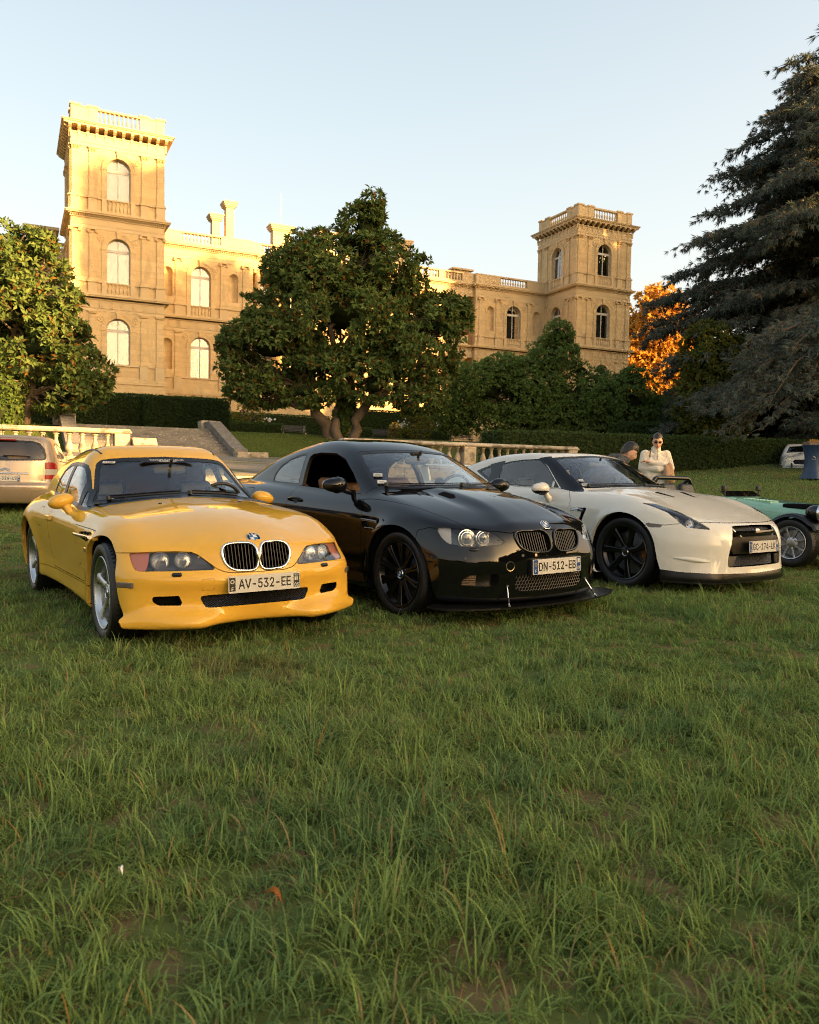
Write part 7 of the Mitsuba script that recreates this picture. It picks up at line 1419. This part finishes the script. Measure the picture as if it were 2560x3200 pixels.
    st = [(.05, 0, .03, .03, .05, .01), (.13, 0, .02, .02, .04, .01), (.19, 0, .03, .01, .03, .01)]
    for xa in (0, -2.76):
        for s in (-1, 1): build_wheel(c, xa, s, .80, .30, .305, .19, .19, st, 7, 'alloy_silver')
scene['paint_tan'] = two({'type': 'principled', 'base_color': rgb(.42, .32, .22), 'metallic': .55, 'roughness': .28, 'specular': .5, 'clearcoat': 1.0, 'clearcoat_gloss': .95})
scene['paint_mint'] = pl(.42, .66, .56)
def minivan_at():
    yaw = math.radians(108); h = np.array([math.cos(yaw), math.sin(yaw)]); o = np.array([-7.61, 15.4]) + h * 3.45; minivan(mat(float(o[0]), float(o[1]), .225, yaw))
# ---------------------------------------------------------------- mint open roadster behind the white coupe
def roadster(M):
    root = thing('open_roadster', 'mint green open roadster with cycle wings and pod headlamps, behind the white coupe', 'car')
    P = lambda nm, m, key, **k: put(nm, m, key, root, M, **k)
    def loft(rows, n=20):
        V, F = [], []
        for x, hw, zb, zt, r in rows:
            g = np.array(Polygon([(-hw, zb), (hw, zb), (hw, zt), (-hw, zt)]).buffer(-r).buffer(r, 5).exterior.coords)[:-1]; L = np.r_[0, np.cumsum(np.linalg.norm(np.diff(np.vstack([g, g[:1]]), axis=0), axis=1))]; g2 = np.vstack([g, g[:1]])
            i0 = np.argmin(np.abs(g[:, 0]) + (g[:, 1] - zb) ** 2 * 10); t = np.linspace(0, L[-1], n * 2, endpoint=False); V += [(x, np.interp(s, L, g2[:, 0]), np.interp(s, L, g2[:, 1])) for s in t]
        m = n * 2
        for i in range(len(rows) - 1):
            for j in range(m): a, b = i * m + j, i * m + (j + 1) % m; F += [(a, b, b + m), (a, b + m, a + m)]
        return tm(V, F)
    P('nose_cone', loft([(.66, .16, .36, .56, .07), (.62, .24, .30, .63, .09), (.50, .29, .25, .68, .10), (.25, .33, .20, .715, .11), (.02, .36, .18, .735, .11)]), 'paint_mint', smooth=40)
    P('bonnet', loft([(.013, .36, .40, .737, .11), (-.4, .39, .40, .765, .11), (-.88, .44, .40, .80, .10)]), 'paint_mint', smooth=40)
    P('side_panel', loft([(.01, .355, .18, .42, .02), (-.45, .40, .18, .42, .02), (-.9, .45, .18, .42, .02), (-1.6, .50, .18, .70, .03), (-2.2, .52, .2, .74, .04)]), 'paint_mint', smooth=40)
    P('scuttle', loft([(-.89, .445, .40, .805, .10), (-1.08, .47, .40, .835, .10)]), 'paint_mint', smooth=40)
    P('rear_body', loft([(-2.05, .52, .25, .80, .08), (-2.6, .50, .3, .80, .10), (-2.75, .46, .36, .70, .08)]), 'paint_mint', smooth=40)
    P('cockpit', cat(box(-2.0, -1.1, -.47, .47, .3, .72)), 'matt_black'); P('wind_deflector', hull([(x, y, z) for y in (-.40, .40) for x, z in ((-.98, .83), (-1.03, .83), (-1.10, .895), (-1.12, .885))]), 'black_gloss')
    P('bonnet_vent', bevbox(-.28, .12, -.36, -.14, .70, .755, .01), 'matt_black'); P('radiator_mouth', prism(closed_spline([(.16 * math.cos(a), .47 + .085 * math.sin(a)) for a in np.arange(8) * PI / 4], 30), .655, .668, 'yzx'), 'matt_black')
    for i in range(9): P('louvre', bevbox(-.46 - i * .045, -.44 - i * .045, -.355, -.15, .745 + i * .003, .785 + i * .003, .003), 'paint_mint')
    hp = [(-2.12, -.47, .5), (-2.12, -.47, .98), (-2.12, -.42, 1.04), (-2.12, -.36, 1.06), (-2.12, .36, 1.06), (-2.12, .42, 1.04), (-2.12, .47, .98), (-2.12, .47, .5)]
    P('roll_bar', cat(tube(hp, .032, 12), tube([(-2.12, -.38, 1.03), (-2.6, -.36, .62)], .026, 10), tube([(-2.12, .38, 1.03), (-2.6, .36, .62)], .026, 10)), 'black_gloss', smooth=50)
    for y in (-.22, .22): P('seat', hull(np.vstack([sph((-1.95, y + d, .55), .07, 1).vertices for d in (-.14, .14)] + [sph((-2.05, y + d, .92), .06, 1).vertices for d in (-.1, .1)])), 'leather_black', smooth=50)
    st = [(.045, 0, .012, .02, .04, .006), (.12, 0, .012, .012, .03, .006), (.195, 0, .016, .004, .025, .006)]
    class C: pass
    c = C(); c.root, c.M = root, M
    for xa, ay, R in ((0, .70, .295), (-2.3, .72, .30)):
        for s in (-1, 1): build_wheel(c, xa, s, ay, R, R, .19, .195, st, 8, 'alloy_silver', disc=True)
    for s in (-1, 1):
        a = np.linspace(math.radians(28), math.radians(168), 16); V, F = [], []
        for j, t in enumerate(a):
            for (w, dr_) in ((-.115, -.02), (-.10, .012), (0, .022), (.10, .012), (.115, -.02)): r = .335 + dr_ + .02 * (j < 2); V.append((r * math.cos(t), s * .615 + w, .295 + r * math.sin(t)))
        for i in range(15):
            for j in range(4): q = i * 5 + j; F += [(q, q + 1, q + 6), (q, q + 6, q + 5)]
        P('cycle_wing', tm(V, F), 'black_trim', smooth=60)
        k = key_for(root + '__headlamp'); cx = np.array([.24, s * .55, .665]); bowl = lathe([(0, -.13), (.05, -.115), (.082, -.07), (.098, -.01), (.10, .045), (.095, .06)], 26); F_ = frame(cx, [1, 0, 0])
        P('headlamp', xf(bowl, F_), 'black_gloss', smooth=60); put('rim', xf(lathe([(.086, .058), (.095, .068), (.102, .055), (.101, .04)], 26), F_), 'chrome', k, M, smooth=50); put('reflector', xf(lathe([(0, -.02), (.05, 0), (.086, .052)], 24), F_), 'lamp_chrome', k, M, smooth=50); put('lens', xf(lathe([(0, .085), (.05, .078), (.088, .058)], 24), F_), 'lamp_lens', k, M, smooth=50)
        P('lamp_stalk', cat(tube([(.24, s * .55, .57), (.22, s * .48, .50), (.18, s * .33, .48)], [.028, .024, .02], 10), tube([(.0, s * .58, .30), (.1, s * .32, .36)], .016, 8), tube([(.0, s * .58, .22), (.22, s * .30, .22)], .016, 8), bevbox(.12, .24, s * .50 - .05, s * .50 + .05, .44, .53, .01)), 'black_trim', smooth=50)
        P('indicator', tube([(.20, s * .60, .50), (.29, s * .60, .50)], [.024, .030], 12), 'lamp_amber'); P('wing_stay', tube([(0, s * .60, .29), (.0, s * .60, .60)], .012, 6), 'black_trim')
        k = key_for(root + '__side_mirror'); P('side_mirror', bevbox(-1.06, -1.01, s * .43 - .045, s * .43 + .045, .90, .965, .012), 'black_trim'); put('stem', tube([(-1.03, s * .43, .83), (-1.03, s * .43, .90)], .01), 'black_trim', k, M)
    P('exhaust', tube([(-.6, -.53, .28), (-1.9, -.56, .28)], .045, 12), 'chrome'); P('floor_edge', box(-2.5, .4, -.44, .44, .165, .19), 'black_trim')
# ---------------------------------------------------------------- white classic car behind the table
DC = dict(xr=(-3.3, .72), ymax=.80, zmin=.15, zmax=1.4, rs=.16, rf=.10,
  W=([.7, 0, -1.2, -2.4, -3.3], [.15, .3, .5, .7, .9, 1.1], [[.66, .70, .74, .74, .66, .58], [.70, .74, .77, .77, .70, .6], [.70, .74, .76, .76, .72, .6], [.70, .74, .76, .76, .72, .6], [.6, .66, .70, .70, .62, .5]]),
  F=([0, .4, .6, .75], [.15, .3, .5, .7, .9], [[.50, .48, .40, .2], [.60, .58, .5, .28], [.64, .62, .54, .32], [.60, .58, .52, .3], [.5, .48, .4, .1]]),
  T=([.7, .45, .1, -.5, -1.4, -2.4, -3.3], [0, .35, .58, .8], [[.80, .74, .78, .6], [.90, .80, .84, .62], [.97, .86, .88, .66], [1.02, .92, .90, .7], [1.0, .96, .92, .72], [.98, .95, .9, .72], [.85, .82, .76, .6]]),
  R=([0, .5, .8], [.2, .6, 1.0], [[-3.15, -3.1, -2.85], [-3.25, -3.2, -2.95], [-3.1, -3.05, -2.8]]), B=([-3.2, .6], [.24, .24]),
  G=([.7, .95, 1.2, 1.4], [.70, .66, .56, .46]), Gx=([-3.2, -2.4, -.5], [.8, 1, 1]), roof=([-3.0, -2.6, -2.0, -1.5, -1.1, -.6], [.9, 1.2, 1.40, 1.40, 1.32, .98]), bow=(.3, .06))
def classic_car(M):
    root = thing('classic_car', 'small white classic car with a round orange-glowing headlamp, half hidden behind the table', 'car')
    c = Car(root, DC, M, 'paint_white', .025)
    for xa in (0, -2.4): c.arch(xa, .30, .33, amin=.42)
    c.glass('windscreen', 'h', [(-.1, 1.30), (0, 1.30), (.42, 1.27), (.54, 1.0), (0, 1.03), (-.1, 1.03)], lambda x, a, z: np.maximum(-1.5 - x, x + .4), one=True, mat='dark_glass', seal=.03)
    c.hole('h', [(-.1, .70), (0, .70), (.30, .69), (.36, .62), (.30, .52), (0, .50), (-.1, .50)], lambda x, a, z: .2 - x, .02, vec=[-.05, 0, 0], name='grille', one=True)
    c.put('body_shell', both(c.rest), 'paint_white')
    for i in range(5): z = .53 + i * .037; c.put('grille_bar', tube([(c.front(y, z)[0][0] - .01, y, z) for y in np.linspace(-.32, .32, 7)], .006, 6), 'dark_metal')
    for s in (-1, 1):
        k = key_for(root + '__headlamp'); p, n = c.front(s * .50, .70); F = frame(p + [-.02, 0, 0], [1, 0, .02])
        c.put('headlamp', xf(lathe([(.095, .03), (.11, .045), (.118, .02), (.12, -.08)], 24), F), 'chrome', 40); put('lens', xf(lathe([(0, .055), (.06, .05), (.097, .03)], 24), F), 'lamp_lens', k, M, smooth=50); put('reflector', xf(lathe([(0, -.04), (.06, -.01), (.097, .03)], 24), F), 'lamp_chrome', k, M, smooth=50)
        put('bulb', xf(sph((0, 0, 0), .022, 2), F), 'lamp_bulb', k, M, smooth=True)
        c.put('indicator', bevbox(.42, .52, s * .57 - .05, s * .57 + .05, .515, .56, .01), 'lamp_amber'); c.put('overrider', bevbox(.64, .72, s * .40 - .03, s * .40 + .03, .30, .56, .02), 'black_trim')
    for z in (.46, .39): c.put('bumper_bar', tube([(c.front(y, .45)[0][0] + .05, y, z) for y in np.linspace(-.62, .62, 13)], .022, 8), 'chrome', 50)
    number_plate(root, M, frame([.70, 0, .30], [1, 0, 0]), .46, .10, 'EZ-712', None, 'plate_black'); k = root + '__number_plate'; scene[k]['bsdf'] = {'type': 'ref', 'id': 'plate_black'}; scene[k + '__characters']['bsdf'] = {'type': 'ref', 'id': 'plate_white'}
    st = [(.05, 0, .05, .03, .05, .01), (.16, 0, .06, .02, .04, .01)]
    for xa in (0, -2.4):
        for s in (-1, 1): build_wheel(c, xa, s, .66, .30, .31, .15, .19, st, 6, 'alloy_silver')
    c.put('underbody', box(-2.9, .4, -.5, .5, .2, .28), 'matt_black')
scene['lamp_bulb'] = rp(.2, .5, .4, .3)
scene['m_cloth_blue'] = two({'type': 'principled', 'base_color': rgb(.016, .038, .09), 'roughness': .45, 'sheen': .6}); scene['m_cardboard'] = rp(.5, .34, .22, .15)
def party_table(x, y, z):
    k = thing('cocktail_table', 'standing table under a navy stretch cover at the right edge', 'table'); M = mat(x, y, z)
    n = 48; a = np.arange(n) / n * 2 * PI; V, F = [], []; prof = [(0.0, .36, .16), (.12, .33, .10), (.35, .285, .03), (.6, .27, .0), (.85, .29, .0), (1.0, .33, .0), (1.08, .375, .0), (1.10, .38, 0), (1.102, 0, 0)]
    for zz, r, sq in prof: rr = r * (1 + sq * np.cos(4 * a + .6)); V += [(rr[i] * math.cos(a[i]), rr[i] * math.sin(a[i]), zz) for i in range(n)]
    for i in range(len(prof) - 1):
        for j in range(n): p, q = i * n + j, i * n + (j + 1) % n; F += [(p, q, q + n), (p, q + n, p + n)]
    put('cover', tm(V, F), 'm_cloth_blue', k, M, smooth=50)
    F_ = frame([-.235 * .42, -.262, .70], [-.30, -.95, .02]); put('logo', xf(cat(*[prism(Polygon(q), 0, .004) for q in ([(-.035, .05), (0, .03), (0, 0), (-.035, .02)], [(0, .02), (.035, 0), (.035, -.035), (.015, -.022), (.015, -.005), (0, .002)])]), F_), 'plate_white', k, M); put('lettering', xf(mv(fit_text('CUSTOMCARS', .19, .018, .003), 0, -.065, 0), F_), 'plate_white', k, M)
    b = thing('cardboard_box', 'shallow brown cardboard box on the navy covered table', 'box'); put('side', cat(bevbox(-.27, .30, -.24, -.225, 0, .115, .003), bevbox(-.27, .30, .225, .24, 0, .115, .003), bevbox(-.27, -.255, -.225, .225, 0, .115, .003), bevbox(.285, .30, -.225, .225, 0, .115, .003)), 'm_cardboard', b, mat(x, y, z + 1.103)); put('base', box(-.255, .285, -.225, .225, 0, .004), 'm_cardboard', b, mat(x, y, z + 1.103))
    l = thing('autumn_leaves', 'small heap of orange autumn leaves in the cardboard box', 'leaves'); g = np.random.default_rng(3); v, f, uv = leaf_rosettes(np.c_[g.uniform(-.12, .2, 30), g.uniform(-.15, .15, 30), g.uniform(.06, .12, 30)], g.normal(0, .5, (30, 3)) + [0, 0, 1], 5, .09, .6, 5); put('heap', (v, f), 'm_gold_leaf', l, mat(x, y, z + 1.10), smooth=True, uv=uv, kind='stuff')
# ---------------------------------------------------------------- the two people
def body(bones, L=.018, it=6):
    import manifold3d as m3
    out = None
    for (a, ra), (b, rb) in bones:
        A, B = sph(a, ra, 2).vertices, sph(b, rb, 2).vertices; m = m3.Manifold.hull_points(np.vstack([A, B])); out = m if out is None else out + m
    out = out.refine_to_length(L).to_mesh(); t = tm(out.vert_properties[:, :3], out.tri_verts); t.merge_vertices(); trimesh.smoothing.filter_taubin(t, iterations=it * 2); return t
def head(skin_key, hair_key, k, M, tail=False, glasses=False, short=True):
    """a head at the origin of M: chin near z = -.115, crown near .125, face towards -y."""
    m = trimesh.creation.icosphere(4); v = m.vertices.copy(); x, y, z = v.T
    v = np.c_[x * (.074 - .016 * smoothn(0, -1, z)), y * .095 * (1 - .06 * smoothn(-.2, -1, z)), z * .122]
    f = np.maximum(-y, 0); d = lambda cx, cz, s: np.exp(-(((v[:, 0] - cx) / s) ** 2 + ((v[:, 2] - cz) / s) ** 2)) * smoothn(0, .5, f)
    v[:, 1] -= .022 * np.exp(-((v[:, 0] / .011) ** 2 + ((v[:, 2] + .020) / .022) ** 2)) * smoothn(.3, .8, f) + .010 * np.exp(-((v[:, 0] / .008) ** 2 + ((v[:, 2] - .012) / .026) ** 2)) * smoothn(.3, .8, f)
    v[:, 1] += .010 * (d(.030, .012, .016) + d(-.030, .012, .016)); v[:, 1] -= .007 * d(0, -.100, .022) + .006 * (d(.030, .036, .022) + d(-.030, .036, .022)) + .005 * d(0, -.062, .018); v[:, 1] += .004 * d(0, -.080, .012)
    neck = hull(np.vstack([sph((0, .012, -.07), .050, 1).vertices, sph((0, .035, -.20), .055, 1).vertices]))
    put('head', cat(tm(v, m.faces), neck), skin_key, k, M, smooth=True)
    put('lips', cat(*[tube([(xx, -.093 + 9 * xx * xx, zz + 1.2 * xx * xx) for xx in np.linspace(-.022, .022, 7)], [.001, .0035, .0045, .005, .0045, .0035, .001], 6) for zz in (-.059, -.067)]), 'm_lip', k, M, smooth=60)
    for s in (-1, 1):
        put('ear', xf(sph((s * .073, .012, -.002), (.010, .020, .032), 2), np.eye(4)), skin_key, k, M, smooth=True)
        put('eye', sph((s * .030, -.077, .012), (.0125, .010, .0085), 2), 'm_eye', k, M, smooth=True); put('iris', sph((s * .030, -.0865, .011), (.0055, .002, .0055), 1), 'm_hair', k, M, smooth=True)
        put('eyebrow', tube([(s * (.014 + .03 * t), -.0925 + .012 * t * t, .034 + .006 * math.sin(2.5 * t)) for t in np.linspace(0, 1, 6)], [.002, .004, .004, .004, .003, .001], 6), hair_key, k, M, smooth=60)
    h = trimesh.creation.icosphere(4); w = h.vertices.copy(); up = .006 + .010 * meshkit.fbm(w * 5, 3, 3) + (.016 * smoothn(.2, .9, w[:, 2]) if short else .004); w2 = np.c_[w[:, 0] * (.079 + up), w[:, 1] * (.100 + up) + .006, w[:, 2] * (.124 + up) + .006]
    line = w2[:, 2] - np.where(w2[:, 1] < -.03, .070, np.where(w2[:, 1] < .02, .070 - (w2[:, 1] + .03) * 1.6, -.02 - (w2[:, 1] - .02) * .75)); keep = (line[h.faces] > 0).all(1)
    put('hair', tm(w2, h.faces[keep]), hair_key, k, M, smooth=True)
    if tail: put('ponytail', tube([(.02, .105, .03), (.035, .125, -.03), (.05, .12, -.10), (.058, .10, -.15)], [.022, .028, .022, .006], 10), hair_key, k, M, smooth=60)
    if glasses:
        for s in (-1, 1):
            q = rpoly([(s * .008, -.016), (s * .052, -.012), (s * .056, .014), (s * .008, .016)], .008); put('sunglass_lens', prism(q + [0, .012], -.104, -.1015, 'xzy'), 'm_lens', k, M)
            e = np.vstack([q, q[:1]]) + [0, .012]; put('sunglass_frame', cat(tube(np.c_[e[:, 0], np.full(len(e), -.103), e[:, 1]], .0035, 6, False), tube([(s * .055, -.102, .022), (s * .076, -.05, .02), (s * .080, .01, .015)], .003, 6)), 'black_gloss', k, M)
def hand(bones_at, k, M, key, name='hand'):
    """palm and five bent fingers; bones_at: wrist, direction of the fingers, palm normal, side of the thumb."""
    w, d, n, s = [np.asarray(q, float) for q in bones_at]; d /= np.linalg.norm(d); n -= d * (n @ d); n /= np.linalg.norm(n); t = np.cross(n, d) * s; b = []
    for i, (o, l) in enumerate(((-.030, .062), (-.010, .072), (.010, .068), (.029, .054))):
        p0 = w + t * -o * 0 + t * o + d * .078; b += [((w + t * o * .6 + d * .02, .017), (p0, .0105))]; p1 = p0 + d * l * .45 + n * .004; p2 = p1 + d * l * .30 + n * l * .22; p3 = p2 + d * l * .12 + n * l * .26; b += [((p0, .0100), (p1, .0090)), ((p1, .0090), (p2, .0082)), ((p2, .0082), (p3, .0072))]
    q0 = w + t * -.030 + d * .018; q1 = q0 - t * .024 + d * .032 + n * .010; q2 = q1 - t * .006 + d * .030 + n * .010; b += [((q0, .016), (q1, .0115)), ((q1, .0110), (q2, .0088))]
    put(name, body(b, .006, 3), key, k, M, smooth=True)
scene.update({'m_skin': two({'type': 'principled', 'base_color': rgb(.52, .30, .20), 'roughness': .5, 'specular': .4}), 'm_lip': rp(.3, .38, .14, .12), 'm_eye': rp(.1, .6, .58, .55), 'm_hair': two({'type': 'principled', 'base_color': rgb(.018, .011, .008), 'roughness': .4}), 'm_lens': {'type': 'thindielectric', 'specular_transmittance': rgb(.16, .12, .18)}})
def f_knit(p, n, uv): return mix(mi.Color3f(.56, .50, .41), mi.Color3f(.64, .58, .48), fbm(p.x * 18, p.y * 18, p.z * 18, 3))
scene['m_cream'] = two({'type': 'principled', 'base_color': proc(f_knit), 'roughness': .9, 'sheen': .5}); scene['m_hoodie'] = two({'type': 'principled', 'base_color': rgb(.055, .057, .062), 'roughness': .9, 'sheen': .4}); scene['m_tan_cloth'] = two({'type': 'principled', 'base_color': rgb(.40, .24, .14), 'roughness': .9}); scene['m_denim'] = two({'type': 'diffuse', 'reflectance': rgb(.04, .05, .08)})
def woman(x, y, z):
    k = thing('person', 'woman in a cream zip fleece and sunglasses, arms crossed, a tan jacket over one arm', 'person'); M = mat(x, y, z)
    head('m_skin', 'm_hair', k, M @ T4().translate([0.005, -.03, 1.545]).rotate([0, 0, 1], -12).rotate([1, 0, 0], 14), tail=True, glasses=True, short=False)
    S = [(((-.09, .02, 1.22), .115), ((.09, .02, 1.22), .115)), (((-.12, .03, 1.33), .075), ((.12, .03, 1.33), .075)), (((-.10, .0, 1.10), .13), ((.10, .0, 1.10), .13)), (((-.09, .0, 1.0), .13), ((.09, .0, 1.0), .13)), (((0, .01, 1.25), .12), ((0, .01, 1.05), .14)), (((0, .02, 1.36), .075), ((0, .015, 1.43), .066)),
         (((-.165, .03, 1.345), .075), ((-.215, -.01, 1.13), .062)), (((.165, .03, 1.345), .075), ((.225, -.02, 1.13), .064)), (((-.215, -.01, 1.13), .060), ((-.03, -.175, 1.115), .050)), (((-.03, -.175, 1.115), .05), ((.11, -.16, 1.125), .042)), (((.225, -.02, 1.13), .062), ((.05, -.155, 1.185), .050)), (((.05, -.155, 1.185), .05), ((-.13, -.135, 1.215), .040))]
    t = body(S, .02, 5); v = t.vertices; v += (meshkit.fbm(v * [14, 14, 9], 3, 4)[:, None] - .5) * .016 * np.where(np.abs(v[:, 2:]) < 1.40, 1, .3) * t.vertex_normals; put('fleece', tm(v, t.faces), 'm_cream', k, M, smooth=True)
    put('collar', cat(lathe([(.066, 1.40), (.070, 1.44), (.066, 1.475), (.060, 1.476), (.062, 1.42)], 24)).apply_translation([0, .012, 0]) if False else mv(lathe([(.070, 1.39), (.072, 1.43), (.067, 1.468), (.061, 1.47), (.062, 1.42)], 24), 0, .010, 0), 'm_cream', k, M, smooth=50)
    put('zip', tube([(-.004, -.062, 1.465), (-.006, -.075, 1.40), (-.010, -.100, 1.31), (-.012, -.112, 1.26)], .004, 6), 'grey_plastic', k, M, smooth=50)
    put('bag_strap', tube([(-.11, -.065, 1.42), (-.115, -.07, 1.36), (-.125, -.085, 1.30)], .010, 6), 'black_trim', k, M, smooth=50)
    L = [(((-.085, .0, .95), .125), ((-.095, .01, .52), .085)), (((.085, .0, .95), .125), ((.095, .01, .52), .085)), (((-.095, .01, .52), .08), ((-.095, .03, .10), .060)), (((.095, .01, .52), .08), ((.095, .03, .10), .060)), (((-.09, 0, .98), .125), ((.09, 0, .98), .125))]
    put('trousers', body(L, .03, 4), 'm_cream', k, M, smooth=True); put('shoes', cat(*[hull(np.vstack([sph((s * .095, .05, .05), .048, 1).vertices, sph((s * .10, -.12, .035), .038, 1).vertices])) for s in (-1, 1)]), 'black_trim', k, M, smooth=40)
    hand(((-.135, -.150, 1.222), (-1, .10, .18), (.1, -.2, -1), 1), k, M, 'm_skin'); hand(((.115, -.175, 1.13), (1, .35, .1), (0, .9, -.6), -1), k, M, 'm_skin')
    c = thing('jacket', 'tan jacket draped over the forearm of the woman in cream', 'jacket'); J = [(((.10, -.20, 1.15), .045), ((.13, -.20, 1.0), .075)), (((.16, -.17, 1.17), .045), ((.19, -.15, .98), .07)), (((.13, -.2, 1.0), .075), ((.19, -.15, .96), .075)), (((.11, -.12, 1.16), .04), ((.15, -.10, 1.0), .06))]
    t = body(J, .018, 3); v = t.vertices; v += (meshkit.fbm(v * [22, 22, 7], 3, 9)[:, None] - .5) * .045 * t.vertex_normals; put('cloth', tm(v, t.faces), 'm_tan_cloth', c, M, smooth=True)
def man(x, y, z):
    k = thing('person', 'dark-haired man in a grey hoodie bending down beside the white coupe', 'person'); M = mat(x, y, z)
    head('m_skin', 'm_hair', k, M @ T4().translate([.0, 0, 1.385]).rotate([0, 0, 1], 78).rotate([1, 0, 0], 30))
    S = [(((-.17, -.15, 1.23), .085), ((-.17, .15, 1.23), .085)), (((-.20, 0, 1.20), .13), ((-.50, 0, .98), .15)), (((-.24, -.13, 1.19), .09), ((-.52, -.09, .98), .12)), (((-.24, .13, 1.19), .09), ((-.52, .09, .98), .12)), (((-.10, 0, 1.26), .075), ((-.05, 0, 1.29), .065)), (((-.16, -.19, 1.22), .07), ((-.08, -.24, .96), .055)), (((-.08, -.24, .96), .052), ((.16, -.20, .86), .042)), (((-.16, .19, 1.22), .07), ((-.10, .25, .96), .055)), (((-.10, .25, .96), .052), ((.10, .16, .84), .042))]
    t = body(S, .022, 5); v = t.vertices; v += (meshkit.fbm(v * 12, 3, 6)[:, None] - .5) * .016 * t.vertex_normals; put('hoodie', tm(v, t.faces), 'm_hoodie', k, M, smooth=True)
    put('hood', body([(((-.15, -.09, 1.315), .055), ((-.15, .09, 1.315), .055)), (((-.22, -.05, 1.315), .055), ((-.22, .05, 1.315), .055)), (((-.09, -.095, 1.275), .035), ((-.15, -.09, 1.31), .045)), (((-.09, .095, 1.275), .035), ((-.15, .09, 1.31), .045))], .016, 3), 'm_hoodie', k, M, smooth=True)
    put('jeans', body([(((-.52, -.10, .93), .125), ((-.42, -.12, .50), .085)), (((-.42, -.12, .50), .08), ((-.50, -.12, .08), .06)), (((-.52, .10, .93), .125), ((-.44, .12, .50), .085)), (((-.44, .12, .50), .08), ((-.52, .12, .08), .06)), (((-.52, -.08, .95), .13), ((-.52, .08, .95), .13))], .03, 4), 'm_denim', k, M, smooth=True)
    put('shoes', cat(*[hull(np.vstack([sph((-.54, s * .12, .05), .05, 1).vertices, sph((-.34, s * .12, .035), .04, 1).vertices])) for s in (-1, 1)]), 'black_trim', k, M, smooth=40)
    hand(((.165, -.20, .855), (1, .1, -.25), (0, .2, -1), 1), k, M, 'm_skin'); hand(((.105, .16, .835), (1, -.1, -.25), (0, -.2, -1), -1), k, M, 'm_skin')
# ---------------------------------------------------------------- everything parked and standing on the lawn
YELLOW_AT, BLACK_AT, WHITE_AT = mat(-1.2521, 5.5066, -.008, -.9982, .018), mat(.586, 6.676, -.008, -.9099, .006), mat(2.806, 8.5512, -.008, -.9204, 0)
yellow_coupe(YELLOW_AT); black_coupe(BLACK_AT); white_coupe(WHITE_AT)
minivan_at(); roadster(mat(5.13, 10.27, .04, -.9)); party_table(13.26, 27.0, 1.22); classic_car(mat(15.55, 32.6, 1.30, math.radians(-112)))
woman(3.89, 13.0, float(lawn_z(3.89, 13.0))); man(2.93, 11.0, float(lawn_z(2.9, 11.0)))
